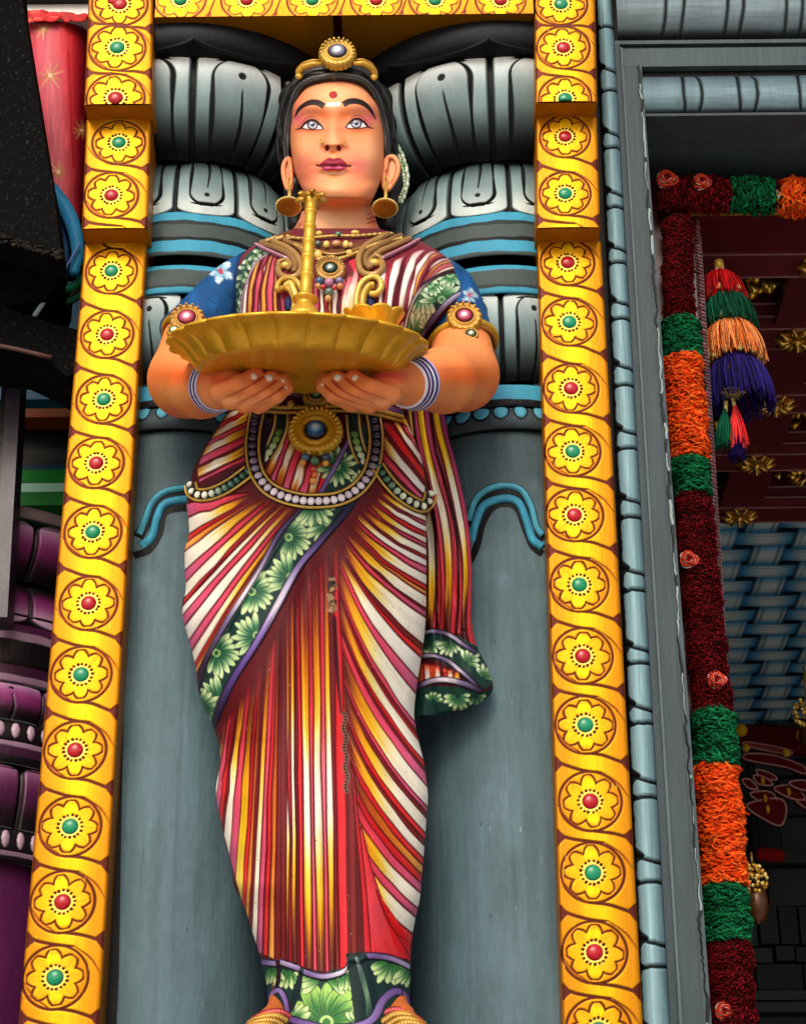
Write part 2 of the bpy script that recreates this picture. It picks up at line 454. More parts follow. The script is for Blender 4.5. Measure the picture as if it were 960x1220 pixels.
def gold_pattern(c, w, flowers, gaps):
    for (x, y, r) in flowers:
        ra_, rb_ = r*random.uniform(.985, 1.02), r*random.uniform(.98, 1.015)
        c.ell(x, y, ra_+2.6, rb_+2.6, GOLD_D)
        ox, oy = random.uniform(-.5, .5), random.uniform(-.5, .5)
        def f(u, v, d):
            k = np.exp(-(u/.5)**2)[..., None]
            return hx('#be7608')*(1-k)+hx('#d6960c')*k
        c.ell(x+ox, y+oy, ra_-1.0, rb_-1.0, f)
        rot = random.uniform(-.10, .10)
        P8 = []
        for i in range(8):
            a = i*math.pi/4+math.pi/2+rot+random.uniform(-.05, .05)
            d = np.array([math.cos(a), math.sin(a)]); n = np.array([-d[1], d[0]])
            P8.append((d, n, random.uniform(.93, 1.06), random.uniform(.93, 1.03), random.uniform(1.7, 2.5)))
        t = np.linspace(0, 1, 22)
        for d, n, kw, kl, lw in P8:
            wid = .232*r*kw*np.sin(np.pi*(.17+.78*t))**.55
            C = np.array([x, y])+d*(.34*r+.57*r*kl*t)[:, None]
            c.ribbon(C-n*(wid[:, None]+lw), C+n*(wid[:, None]+lw)+d*.5, [(0, GOLD_D), (1, GOLD_D)], 0, 0)
        for d, n, kw, kl, lw in P8:
            wid = .232*r*kw*np.sin(np.pi*(.17+.78*t))**.55
            C = np.array([x, y])+d*(.30*r+.575*r*kl*t)[:, None]
            tip = '#ecbe0c' if abs(d[0]) < .5 else '#d69a0a'
            c.ribbon(C-n*wid[:, None], C+n*wid[:, None], [(0, '#dca410'), (.6, tip), (1, '#d08c0a')], .05, .08)
        c.ell(x, y, .42*r, .42*r, '#f0ca48')
        for i in range(17):
            a = i*2*math.pi/17+rot+random.uniform(-.04, .04); q = .385*r*random.uniform(.97, 1.03); e = random.uniform(.85, 1.15)
            c.ell(x+q*math.cos(a), y+q*math.sin(a), (.04*r+.35)*e, (.04*r+.35)*e, '#30100a')
        c.ell(x, y, .30*r, .30*r, '#f4d878')
        c.ell(x, y, .265*r, .265*r, '#3a1408')
    for k in range(int(len(flowers)*9)):        # small scratches and chips in the gilding
        x, y = random.uniform(2, w-2), random.uniform(0, c.H/c.S)
        if random.random() < .5: c.ell(x, y, random.uniform(.3, .9), random.uniform(.3, .9), random.choice(['#8a5208', '#5a2a0c', '#f6e0a0']), alpha=.8)
        else: c.stroke([(x, y), (x+random.uniform(-1, 1), y+random.uniform(4, 16))], [.3, .6, .2], random.choice(['#a86808', '#f6d868']), alpha=.6)
    for (ya, ra, yb, rb) in gaps:        # swinging ribbon between a flower (ya) and the next one below (yb)
        cx = w/2
        top, bot = ya+ra+1.5, yb-rb-1.5
        g = max(bot-top, 6)
        # line from the upper ring to the right triangle
        ty = top+g*.42
        c.stroke([(cx-.10*w, top-1), (cx+.12*w, top+1.0), (cx+.30*w, top+g*.30), (w-5, ty+4)], [2, 4.2, 4, 4.6], GOLD_D, 0, 0)
        c.poly([(w-14, ty), (w-.8, ty-12), (w-.8, ty+17)], '#4e1c16')
        by = bot-g*.42
        c.stroke([(5, by-4), (cx-.30*w, bot-g*.30), (cx-.10*w, bot-1.0), (cx+.12*w, bot+1.4)], [4.6, 4, 4.2, 2], GOLD_D, 0, 0)
        c.poly([(14, by), (.8, by-16), (.8, by+12)], '#4e1c16')
        c.stroke([(cx+.12*w, bot+.8), (cx+.34*w, bot+ra*.42), (w-2.5, bot+ra*.9)], [1, 2.2, .6], '#6a2c12', 0, 0, alpha=.9)
        c.stroke([(cx-.12*w, top-.8), (cx-.34*w, top-ra*.42), (2.5, top-ra*.9)], [1, 2.2, .6], '#6a2c12', 0, 0, alpha=.9)

def pilaster(name, label, edges, cuts, flowers, side):
    """edges: face corner pixels; blocks at three depths, lower ones set back"""
    Ys = [-.092, -.047, 0.0]
    zb = 0.0
    base = at((edges[0][0][0]+edges[0][1][0])/2, 1230, 0)
    root = empty(name, (float(base[0]), 0.0, 0.0), label, 'pilaster', 'gold pilasters beside the niche')
    fl = list(flowers)
    mb_gem = []
    for bi, (yt, yb) in enumerate(cuts):
        Y = Ys[bi]
        (lt, rt), (lb, rb) = edges[bi]
        zt = zat((lt+rt)/2, yt, Y); zbm = zat((lb+rb)/2, yb, Y)
        XL = (xat(lt, yt, Y), xat(lb, yb, Y)); XR = (xat(rt, yt, Y), xat(rb, yb, Y))
        Wmm = 1000*((XR[0]-XL[0])+(XR[1]-XL[1]))/2
        Hmm = 1000*(zt-zbm)
        fs = []
        for (fx, fy, col) in fl:
            if not (yt-60 <= fy <= yb+45): continue
            p = at(fx, fy, Y)
            t = (zt-p[2])/(zt-zbm)
            if t < -.12 or t > 1.1: continue
            xl = XL[0]+(XL[1]-XL[0])*t; xr = XR[0]+(XR[1]-XR[0])*t
            u = (p[0]-xl)/(xr-xl)*Wmm
            r = .405*Wmm if bi else .43*Wmm
            fs.append((u, t*Hmm, r, col, p))
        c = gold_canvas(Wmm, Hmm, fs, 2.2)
        gaps = [(fs[i][1], fs[i][2], fs[i+1][1], fs[i+1][2]) for i in range(len(fs)-1)]
        if fs and fs[0][1] > fs[0][2]+8: gaps.insert(0, (fs[0][1]-2*fs[0][2]-18, fs[0][2], fs[0][1], fs[0][2]))
        if fs and Hmm-fs[-1][1] > fs[-1][2]+4: gaps.append((fs[-1][1], fs[-1][2], fs[-1][1]+2*fs[-1][2]+18, fs[-1][2]))
        gold_pattern(c, Wmm, [(f[0], f[1], f[2]) for f in fs], gaps)
        c.done(1)
        nu, nv = int(Wmm/.95), int(Hmm/.95)
        U, V = np.meshgrid(np.linspace(0, 1, nu), np.linspace(0, 1, nv))
        X = (XL[0]+(XL[1]-XL[0])*V)*(1-U)+(XR[0]+(XR[1]-XR[0])*V)*U
        Z = zt+(zbm-zt)*V
        d = np.minimum(U, 1-U)*Wmm
        Yg = Y+.0035*np.exp(-d/1.6)-.0015*(1-(2*U-1)**2)
        cc = c.sample(U*Wmm, V*Hmm)
        dark = 1-np.clip((cc.sum(-1)-.6)/.8, 0, 1)
        Yg = Yg+.0009*dark
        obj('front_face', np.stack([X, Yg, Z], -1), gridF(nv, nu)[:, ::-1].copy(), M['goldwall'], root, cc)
        # body behind the face: sides, soffit
        mb = MB()
        yb_ = .16
        Vb = []
        for (xl, xr, z) in ((XL[0], XR[0], zt), (XL[1], XR[1], zbm)):
            Vb += [(xl, Y+.003, z), (xr, Y+.003, z), (xr, yb_, z), (xl, yb_, z)]
        mb.add(Vb, [(0, 3, 7, 4), (1, 5, 6, 2), (4, 7, 6, 5), (3, 2, 6, 7), (0, 1, 2, 3)], '#b4700e')
        if bi == 2:
            x0, x1 = XL[1], XR[1]
            mb.box((x0, Y+.004, 0), (x1, yb_, zbm-.0005), '#c98a12')
        mb.build('shaft', M['goldwall'], root, smooth=False)
        for (u, v, r, col, p) in fs:
            if v > Hmm-1 or v < 1: continue
            g = MB()
            rr = .262*r/1000
            cut = (Hmm-v)/1000
            pr = [(rr*math.sin(a), rr*.42*math.cos(a)) for a in np.linspace(math.pi/2, 0.02, 7)]
            g.lathe(pr, (p[0], Y-.001, p[2]), 20, (0, -1, 0), '#b01020' if col == 'r' else '#128a5e')
            if cut < rr*.9:
                g.V[-1][:, 2] = np.maximum(g.V[-1][:, 2], zbm+.0006)
            go = g.build('gem', M['gem'], root)
            go['label'] = 'glossy red gem at the heart of a flower' if col == 'r' else 'glossy green gem at the heart of a flower'
    return root

GL = pilaster('gold_pilaster', 'gold painted flower pilaster left of the statue, rising beside the purple lotus column',
    [((108, 183), (100.5, 181)), ((103, 180), (97.5, 176)), ((101, 175), (20, 117))],
    [(-60, 124), (142, 272), (290, 1245)],
    [(143, 5, 'r'), (140, 57, 'g'), (138, 117, 'r'), (142, 170, 'g'), (133, 233, 'r'), (133, 323, 'g'), (128, 399, 'r'), (124, 476, 'g'), (115, 552, 'r'), (111, 634, 'g'),
     (106, 719, 'r'), (97, 804, 'g'), (90, 894, 'r'), (84, 985, 'g'), (75, 1075, 'r'), (66, 1165, 'g'), (57, 1262, 'r')], 1)
GR = pilaster('gold_pilaster', 'gold painted flower pilaster right of the statue, touching the grey rope moulded doorway',
    [((636, 707.5), (638, 711)), ((638.5, 711), (638.5, 715)), ((639.5, 716), (671, 767))],
    [(-60, 121), (140, 271), (288, 1245)],
    [(668, 5, 'g'), (671, 57, 'r'), (673, 118, 'g'), (673, 163, 'r'), (673, 231, 'g'), (676, 313, 'r'), (678, 384, 'g'), (680, 463, 'r'), (682, 538, 'g'), (684, 614, 'r'),
     (690, 697, 'g'), (694, 782, 'r'), (697, 864, 'g'), (703, 955, 'r'), (706, 1040, 'g'), (708, 1135, 'r'), (713, 1228, 'g')], -1)

# lintel
YL = -.092
zl = zat(410, 18, YL)
xl0, xl1 = xat(184, 18, YL)+.001, xat(636, 18, YL)-.001
lr = empty('gold_lintel', ((xl0+xl1)/2, YL, zl), 'gold lintel painted with a row of flowers above the statue', 'lintel')
Wm, Hm = 1000*(xl1-xl0), 190.0
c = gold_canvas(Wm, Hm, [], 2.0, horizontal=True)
fs = []
for k, fx in enumerate((136, 215, 294, 372, 448, 518, 596)):
    p = at(fx, 0, YL); fs.append(((p[0]-xl0)*1000, Hm-(p[2]-zl)*1000, 44, 'grgrgrg'[(k+1) % 2], p))
gold_pattern(c, Wm, [(f[0], f[1], f[2]) for f in fs], [])
for i in range(len(fs)-1):
    mx = (fs[i][0]+fs[i+1][0])/2
    c.stroke([(mx-9, Hm-1), (mx-3, Hm-20), (mx+4, Hm-45), (mx+9, Hm-75)], [3, 2.4, 2.4, 2], GOLD_D, 0, 0)
    c.poly([(mx-14, Hm-1), (mx-3, Hm-1), (mx-4, Hm-13)], '#5a2418')
c.done(1)
nu, nv = int(Wm/1.0), int(Hm/1.0)
U, V = np.meshgrid(np.linspace(0, 1, nu), np.linspace(0, 1, nv))
cc = c.sample(U*Wm, V*Hm)
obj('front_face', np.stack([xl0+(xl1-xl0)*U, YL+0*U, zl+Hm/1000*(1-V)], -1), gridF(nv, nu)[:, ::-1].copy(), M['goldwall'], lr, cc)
mb = MB()
xm = xat(405, 30, .05)
mb.box((xl0, YL+.003, zl), (xm-.008, .318, zl+.2), '#9a640c'); mb.box((xm+.008, YL+.003, zl), (xl1, .318, zl+.2), '#9a640c')
mb.build('soffit', M['goldwall'], lr, smooth=False)
MB().box((xm-.0079, YL+.006, zl+.012), (xm+.0079, .31, zl+.19), '#3a0c10').build('groove', M['enamel'], lr, smooth=False)
for f in fs:
    g = MB(); rr = .0115
    g.lathe([(rr*math.sin(a), rr*.42*math.cos(a)) for a in np.linspace(math.pi/2, .02, 7)], (f[4][0], YL-.001, f[4][2]), 20, (0, -1, 0), '#b01020' if f[3] == 'r' else '#128a5e')
    go = g.build('gem', M['gem'], lr); go['label'] = 'red gem of a lintel flower' if f[3] == 'r' else 'green gem of a lintel flower'

o = MB().box((xat(112, 300, 0), -.02, zl+.205), (4.5, 1.6, 7.0), '#4c585c').box((-4.5, .75, zl+.205), (xat(112, 300, 0)-.001, 1.6, 7.0), '#4c585c').build('upper_wall', M['stone'], smooth=False); tag(o, 'grey upper temple wall above the lintel, out of sight over the niche', 'wall', kind='structure')
# niche back wall and side cheeks, plinth below
xa, xb = xat(116, 600, .32), xat(712, 600, .32)
zb_ = zat(400, 1236, -.34)
nb = MB(); nb.box((xa, .32, 0), (xb, .40, zl+.19), '#3c0f12').build('niche_wall', M['enamel'], smooth=False)
tag(bpy.data.objects['niche_wall'], 'dark maroon back wall of the niche behind the statue', 'wall')
for sgn, ia, oa, ib, ob in ((-1, 139, 110, 190, 165), (1, 656, 690, 629, 655)):
    V = []
    for z, y, i_, o_ in ((zb_, 1220, ia, oa), (zl-.001, 250, ib, ob)):
        xi, xo = xat(i_, y, .06), xat(o_, y, .06)
        if z > 3:      # carry the straight edge on up to the lintel
            za_, zc_ = zat(ia, 1220, .06), zat(ib, 250, .06); xa_, xo_ = xat(ia, 1220, .06), xat(oa, 1220, .06)
            k_ = (z-za_)/(zc_-za_); xi = xa_+(xi-xa_)*k_; xo = xo_+(xo-xo_)*k_
        V += [(xi, .06, z), (xi, .319, z), (xo, .319, z), (xo, .06, z)]
    w = MB().add(V, [(0, 1, 5, 4), (1, 2, 6, 5), (2, 3, 7, 6), (3, 0, 4, 7), (0, 3, 2, 1), (4, 5, 6, 7)], '#0b0d0f').build('niche_cheek', M['enamel'], smooth=False)
    tag(w, ('narrow black side wall of the niche beside the %s column' % ('left' if sgn < 0 else 'right')), 'wall')
pl = MB(); pl.box((xat(60, 1220, 0), -.34, 0), (xat(767, 1220, 0)+.0, .318, zb_), '#55626a')
pl.build('statue_plinth', M['stone'], smooth=False); tag(bpy.data.objects['statue_plinth'], 'tall grey plinth that carries the statue and its columns', 'plinth')

# ================================================================== lotus columns behind the statue
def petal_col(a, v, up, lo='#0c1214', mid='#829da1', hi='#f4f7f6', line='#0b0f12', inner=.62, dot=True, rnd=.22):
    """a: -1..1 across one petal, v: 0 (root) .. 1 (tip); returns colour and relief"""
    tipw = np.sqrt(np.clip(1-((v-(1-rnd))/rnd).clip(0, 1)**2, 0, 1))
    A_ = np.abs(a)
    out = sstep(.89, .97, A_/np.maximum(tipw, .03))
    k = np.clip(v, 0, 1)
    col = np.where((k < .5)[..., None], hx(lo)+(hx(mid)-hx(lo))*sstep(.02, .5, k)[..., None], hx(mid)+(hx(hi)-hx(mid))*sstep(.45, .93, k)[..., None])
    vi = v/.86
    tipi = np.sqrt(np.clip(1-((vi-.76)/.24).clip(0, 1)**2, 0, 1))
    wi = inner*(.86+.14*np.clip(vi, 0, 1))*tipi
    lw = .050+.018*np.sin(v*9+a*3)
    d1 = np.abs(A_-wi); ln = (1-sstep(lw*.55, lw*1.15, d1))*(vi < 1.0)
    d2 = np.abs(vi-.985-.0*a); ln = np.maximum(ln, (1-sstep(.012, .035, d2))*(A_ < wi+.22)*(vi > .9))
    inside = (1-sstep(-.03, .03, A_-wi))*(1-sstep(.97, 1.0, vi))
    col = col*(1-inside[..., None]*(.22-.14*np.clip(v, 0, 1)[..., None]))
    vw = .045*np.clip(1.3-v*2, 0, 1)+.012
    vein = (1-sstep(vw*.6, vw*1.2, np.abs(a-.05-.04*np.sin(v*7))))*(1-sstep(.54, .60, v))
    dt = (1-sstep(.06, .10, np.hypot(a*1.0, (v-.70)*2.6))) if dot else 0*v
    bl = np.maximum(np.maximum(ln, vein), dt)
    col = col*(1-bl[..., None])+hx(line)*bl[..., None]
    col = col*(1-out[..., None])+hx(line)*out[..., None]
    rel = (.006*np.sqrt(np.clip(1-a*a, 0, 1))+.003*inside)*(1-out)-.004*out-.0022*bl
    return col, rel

class LotusCol:
    """turned column; every ring is given by the photo rows of its front and its radius in photo pixels"""
    def __init__(s, px600, Yax, side, label, group, mat='stone', cat='column', out=29):
        s.X = xat(px600, 600, Yax-.15); s.Yax = Yax; s.side = side; s.p6 = px600; s.mat = mat
        s.root = empty('lotus_column', (s.X, Yax, zb_), label, cat, group)
        s.NT = 560; s.th = np.linspace(-R_(112 if side < 0 else out), R_(112 if side > 0 else out), s.NT)
    def zr(s, y, rpx):
        x = s.p6+(430-s.p6)*(600-y)/4990; Yf = s.Yax-.15
        for _ in range(5):
            r = rpx/ppm(x, y, s.Yax); Yf = s.Yax-r
        return float(at(x, y, Yf)[2]), r
    def ring(s, name, prof, colf, rows=60):
        zs = np.array([s.zr(y, r) for y, r in prof])
        C = poly(zs, int(rows*1.7), smooth=len(prof) > 3); rows = len(C)
        t = np.linspace(0, 1, rows)
        T, Z = np.meshgrid(s.th, C[:, 0]); Rr = np.repeat(C[:, 1][:, None], s.NT, 1); V_ = np.repeat(t[:, None], s.NT, 1)
        col, rel = colf(T*s.side, V_, Rr, Z)
        Rr = Rr+rel
        P = np.stack([s.X+Rr*np.sin(T), s.Yax-Rr*np.cos(T), Z], -1)
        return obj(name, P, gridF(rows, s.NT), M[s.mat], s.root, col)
    def petals(s, N, off, up, **kw):
        def f(T, V_, Rr, Z):
            q = (T-off)/(2*math.pi/N); a = (q-np.floor(q)-.5)*2
            return petal_col(a*s.side, 1-V_ if up else V_, up, **kw)
        return f
    def plain(s, stops):
        def f(T, V_, Rr, Z):
            ks = [k[0] for k in stops]; cs = np.array([hx(k[1]) for k in stops])
            vv = V_+(.008*np.sin(T*9+V_*30)+.005*np.sin(T*31))*(len(ks) > 1)
            col = np.broadcast_to(cs[0], V_.shape+(3,)).copy()
            for q in range(1, len(ks)):
                m = sstep(ks[q]-.010, ks[q]+.010, vv)[..., None]; col = col*(1-m)+cs[q]*m
            return col, np.zeros_like(V_)
        return f
    def beads(s, step, c0, c1, K, vy=.34, vh=.26, a0=.72):
        def f(T, V_, Rr, Z):
            col = np.broadcast_to(hx(c0), V_.shape+(3,)).copy()
            q = T/R_(step); k = np.floor(q); a = (q-k-.5)*2
            wob = .12*np.sin(k*7.3)
            d = np.hypot(a/(a0+wob), (V_-vy-.05*wob)/vh)
            col[d < 1] = hx(c1); col[(d >= 1) & (d < 1.25)] = hx(K); col[V_ > .9] = hx(K)
            return col, np.where(d < 1, .004*np.sqrt(np.clip(1-d*d, 0, 1)), 0)
        return f

def niche_column(px600, side, label, arch):
    c = LotusCol(px600, .23, side, label, 'grey lotus columns in the niche')
    B, G, K, LB = '#12181b', '#44504f', '#0b0e11', '#3f97b6'
    def ab(T, V_, Rr, Z):
        col = np.broadcast_to(hx('#14181c'), V_.shape+(3,)).copy()
        w = np.abs(np.sin((T-R_(22))*5+math.pi/2))**.6
        lip = .62+.20*w
        col[V_ > lip] = hx('#090b0d')
        return col, .008*np.exp(-((V_-lip)/.05)**2)-.010*(V_ > lip)
    c.ring('abacus', [(20, 178), (24, 184), (34, 188), (48, 186), (60, 178), (72, 164)], ab, 110)
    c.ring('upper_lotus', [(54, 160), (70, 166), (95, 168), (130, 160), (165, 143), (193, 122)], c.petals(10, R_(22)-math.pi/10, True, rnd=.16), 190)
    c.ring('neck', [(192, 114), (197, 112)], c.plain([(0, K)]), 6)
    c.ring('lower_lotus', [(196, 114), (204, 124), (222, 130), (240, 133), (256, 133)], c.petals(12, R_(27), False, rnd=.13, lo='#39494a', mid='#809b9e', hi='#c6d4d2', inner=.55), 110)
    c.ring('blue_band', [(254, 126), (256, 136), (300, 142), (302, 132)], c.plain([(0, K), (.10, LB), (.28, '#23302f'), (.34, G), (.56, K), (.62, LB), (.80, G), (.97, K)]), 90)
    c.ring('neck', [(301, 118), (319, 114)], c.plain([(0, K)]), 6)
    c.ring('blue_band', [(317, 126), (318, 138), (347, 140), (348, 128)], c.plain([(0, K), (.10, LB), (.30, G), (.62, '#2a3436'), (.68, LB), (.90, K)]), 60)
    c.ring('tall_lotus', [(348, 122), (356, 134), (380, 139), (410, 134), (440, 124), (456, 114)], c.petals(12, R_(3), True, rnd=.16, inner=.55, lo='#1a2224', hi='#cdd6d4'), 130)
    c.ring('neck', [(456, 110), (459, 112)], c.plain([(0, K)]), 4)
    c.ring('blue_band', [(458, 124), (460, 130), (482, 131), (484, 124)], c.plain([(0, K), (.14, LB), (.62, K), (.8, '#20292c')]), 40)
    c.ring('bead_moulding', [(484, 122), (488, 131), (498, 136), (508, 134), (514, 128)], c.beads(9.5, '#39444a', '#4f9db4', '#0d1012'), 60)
    cv = Canvas(100, 505, 720, 720, 3, '#000000'); cm = Canvas(100, 505, 720, 720, 3, '#000000')
    for pts, w, colr in arch: cv.stroke(pts, w, colr, hp=.0 if colr == K2 else .9); cm.stroke(pts, w+.6, '#ffffff', streak=0, jit=0)
    cv.done(1); cv.m = blur(cm.c[..., 0], 1)
    n = 700
    ys = np.r_[np.linspace(513, 700, 430), np.linspace(701, 1300, n-430)]
    zs = np.array([c.zr(y, np.interp(y, [513, 560, 700, 1300], [126, 126, 127, 136])) for y in ys])
    T, Z = np.meshgrid(c.th, zs[:, 0]); Rr = np.repeat(zs[:, 1][:, None], c.NT, 1)
    def pos(): return np.stack([c.X+Rr*np.sin(T), c.Yax-Rr*np.cos(T), Z], -1)
    px, py = proj(pos())
    kk = sstep(505, 660, py)[..., None]
    col = hx('#43565d')*(1-kk)+hx('#587079')*kk
    ok = (py > 512) & (py < 716) & (px > 105) & (px < 715)
    hs = cv.h; cv.h = cv.m; m = np.clip(cv.sample(px, py, 'h')*ok*1.4, 0, 1)[..., None]; cv.h = hs
    col = col*(1-m)+cv.sample(px, py)*m
    col = np.where(ok[..., None], col, hx('#587079'))
    rs = np.random.default_rng(int(px600))
    col = col*(1+.026*vnoise2((n, c.NT), 170, 9, rs)+.040*vnoise2((n, c.NT), 40, 40, rs)+.02*vnoise2((n, c.NT), 5, 5, rs))[..., None]
    for k in range(70):
        i0, j0 = rs.integers(20, n-60), rs.integers(20, c.NT-20); L_ = rs.integers(4, 34); jj = j0+np.cumsum(rs.integers(-1, 2, L_)*(rs.random(L_) < .3))
        col[i0+np.arange(L_), np.clip(jj, 0, c.NT-1)] *= rs.choice([.72, .8, 1.16])
    for k in range(60):
        i0, j0 = rs.integers(20, n-20), rs.integers(10, c.NT-10); col[i0:i0+rs.integers(1, 4), j0:j0+rs.integers(1, 3)] = hx(['#20282b', '#93a4a6', '#3a4548'][rs.integers(3)])
    Rr = Rr+.006*cv.sample(px, py, 'h')*ok
    obj('shaft', pos(), gridF(n, c.NT), M['stone'], c.root, col)
    return c

K2 = '#0c1013'
A1, A2 = '#4fa3bd', '#3f97b8'
archL = [([(160, 662), (178, 655), (190, 636), (196, 612), (212, 606), (235, 605)], 7, K2),
         ([(165, 640), (174, 624), (183, 604), (196, 592), (215, 587), (240, 586)], 11, K2),
         ([(166, 636), (173, 620), (181, 600), (195, 587), (215, 582), (240, 581)], 7, A1),
         ([(168, 650), (181, 640), (187, 618), (195, 602), (212, 596), (240, 595)], 9, A2)]
archR = [([(560, 668), (568, 650), (574, 625), (586, 605), (602, 600), (616, 606), (625, 628), (634, 650), (646, 660)], 7, K2),
         ([(558, 626), (567, 600), (580, 588), (600, 584), (618, 590), (630, 610), (638, 634), (646, 644)], 11, K2),
         ([(558, 620), (566, 597), (580, 584), (600, 579), (620, 584), (632, 603), (639, 628), (646, 638)], 7, A1),
         ([(561, 645), (567, 622), (577, 602), (600, 594), (617, 599), (626, 618), (634, 642), (646, 652)], 9, A2)]
CL = niche_column(205, 1, 'grey lotus capital column left of the statue, half hidden by the left gold pilaster', archL)
CR = niche_column(610, -1, 'grey lotus capital column right of the statue, beside the hanging sari end', archR)
# ================================================================== grey doorway frame right of the pilaster
M['fascia'] = paint('peeling_grey_paint', .5, 0, .16, .4, 120, stretch=(1, 1, .18), vscale=30, dirt=.25, spec=.12)
YD = .02
df = empty('doorway_frame', (xat(780, 700, YD), YD, 0), 'grey stone doorway frame with rope like cushion moulding and peeling inner edge', 'door frame')

def lerp2(tab, y): return np.interp(y, [t[0] for t in tab], [t[1] for t in tab])
def strip_x(tab, Y):
    """straight vertical edge fitted through (row, column) pairs: world x at depth Y"""
    X = np.array([xat(x, y, Y) for y, x in tab]); Z = np.array([zat(x, y, Y) for y, x in tab])
    k = np.polyfit(Z, X, 1); return lambda z: k[0]*z+k[1]
ztop = zat(760, 42, YD); zbot = zat(800, 1260, YD)
cl = strip_x([(0, 712), (100, 714), (570, 731), (720, 738), (1000, 754), (1200, 767)], YD)
cr = strip_x([(100, 738), (570, 760), (720, 766), (1000, 786), (1200, 803)], YD)
fr = strip_x([(100, 764), (570, 797), (720, 806), (1000, 828), (1200, 845)], YD)

# cushions: vertical run. canvas in (u 0..1, millimetres down)
def cushion_run(name, P0, n_u, n_v, length, breaks, col_top, round_h, seed, tint=('#86a9b2', '#4c666f')):
    """P0(u, s) -> world; u across, s along in mm"""
    rs = np.random.default_rng(seed)
    U, S = np.meshgrid(np.linspace(0, 1, n_u), np.linspace(0, length, n_v))
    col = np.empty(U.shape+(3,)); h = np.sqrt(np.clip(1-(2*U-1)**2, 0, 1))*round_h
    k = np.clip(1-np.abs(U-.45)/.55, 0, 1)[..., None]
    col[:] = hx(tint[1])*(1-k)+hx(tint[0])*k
    wob = .8*np.interp(S, np.linspace(0, length, 300), rs.standard_normal(300))
    for i, (b, bend) in enumerate(breaks):
        c = b+(12*np.sin(np.clip(U*1.2, 0, 1)*math.pi/2)-7 if bend > .5 else (2.5*(1-U)-1 if n_v > 1000 else -bend*(1-(2*U-1)**2)*7+bend*3))+np.interp(U, np.linspace(0, 1, 6), rs.standard_normal(6)*.6)
        d = np.abs(S-c)
        m = 1-sstep(1.7, 3.2, d)
        col = col*(1-m[..., None])+hx('#0c1114')*m[..., None]
        h = h-.005*(1-sstep(.5, 6, d))
        # the outer corners pinch in at each cut
    pin = np.zeros_like(U)
    for b, bend in breaks:
        pin = np.maximum(pin, np.exp(-((S-b+(5 if bend > .5 else 0))/(8.5 if bend > .5 else 4.5))**2)*(1.25 if bend > .5 else .7))
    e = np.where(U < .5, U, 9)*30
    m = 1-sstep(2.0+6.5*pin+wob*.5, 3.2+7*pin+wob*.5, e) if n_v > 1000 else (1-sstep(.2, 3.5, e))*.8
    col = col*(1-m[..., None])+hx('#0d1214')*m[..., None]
    col = col*(1+.05*vnoise2(U.shape, 40, 2, rs)[..., None])
    P = P0(U, S); P[..., 1] -= h
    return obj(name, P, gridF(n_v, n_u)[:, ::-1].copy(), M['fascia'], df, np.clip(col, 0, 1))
Lm = 1000*(ztop-zbot)
zz = [zat(lerp2([(0, 722), (1220, 785)], y), y, YD) for y in (-40, 32, 82, 108, 158, 176, 229, 247, 295, 313, 360, 380, 436, 459, 513, 534, 595, 616, 680, 703, 771, 790, 842, 862, 928, 950, 1023, 1051, 1122, 1152, 1230)]
zt2 = zat(722, -60, YD)
br = [((zt2-z)*1000, 1 if i % 2 == 0 else -.4) for i, z in enumerate(zz)]
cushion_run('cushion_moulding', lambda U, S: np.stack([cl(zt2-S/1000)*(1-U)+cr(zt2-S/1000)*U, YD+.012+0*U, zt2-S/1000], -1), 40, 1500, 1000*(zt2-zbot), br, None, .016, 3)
# horizontal outer cushions
xr_ = xat(1010, 20, YD)
x0h = xat(734, 20, YD)
zh0, zh1 = zat(850, -30, YD), zat(850, 42, YD)
bx = [((xat(x, 20, YD)-x0h)*1000, b) for x, b in ((792, 1), (813, .9), (866, 1), (884, .9), (936, 1), (955, .9))]
cushion_run('cushion_moulding', lambda U, S: np.stack([x0h+S/1000, YD+.010+0*U, zh1+(zh0-zh1)*U], -1), 70, 420, (xr_-x0h)*1000, bx, None, .022, 5, ('#74878e', '#2c373d'))
# fascia boards (flat, with fillets)
zf0, zf1 = zat(850, 43, YD), zat(850, 76, YD); zi1_ = zf1+.001
mb = MB()
def vstrip(mb, fa, fb, za, zb, Yf, col, back=.10, n=30):
    z = np.linspace(za, zb, n)
    A = np.stack([fa(z), np.full(n, Yf), z], 1); B = np.stack([fb(z), np.full(n, Yf), z], 1)
    A2 = A.copy(); A2[:, 1] += back; B2 = B.copy(); B2[:, 1] += back
    V = np.stack([A2, A, B, B2], 1).reshape(-1, 3); F = []
    for i in range(n-1):
        for k in range(3): F.append((i*4+k, i*4+k+1, (i+1)*4+k+1, (i+1)*4+k))
    F.append((0, 3, 2, 1))
    mb.add(V, F, col)
fm = lambda t: (lambda z: cr(z)*(1-t)+fr(z)*t)
vstrip(mb, fm(.0), fm(.22), zf0-.0085, zbot, YD+.010, '#3f4c51')
vstrip(mb, fm(.221), fm(.30), zf0-.0215, zbot, YD+.002, '#56656a')
vstrip(mb, fm(.301), fm(.92), zf1-.0006, zbot, YD+.006, '#434f54')
xfa = float(fm(.30)(zf1)); 
mb.box((float(cr(zf0)), YD+.010, zf0-.008), (xr_, .12, zf0), '#4c595e')
mb.box((float(fm(.221)(zf0)), YD+.016, zf0-.021), (xr_, .12, zf0-.0087), '#12181b')
mb.box((float(fm(.301)(zf0)), YD+.006, zf1), (xr_, .12, zf0-.0218), '#47545a')
mb.build('fascia', M['fascia'], df, smooth=False)
mb = MB(); mb.box((float(cl(zt2))-.02, YD+.031, zi1_), (xr_, .15, zt2+.2), '#0c1012'); mb.build('backing', M['enamel'], df, smooth=False)
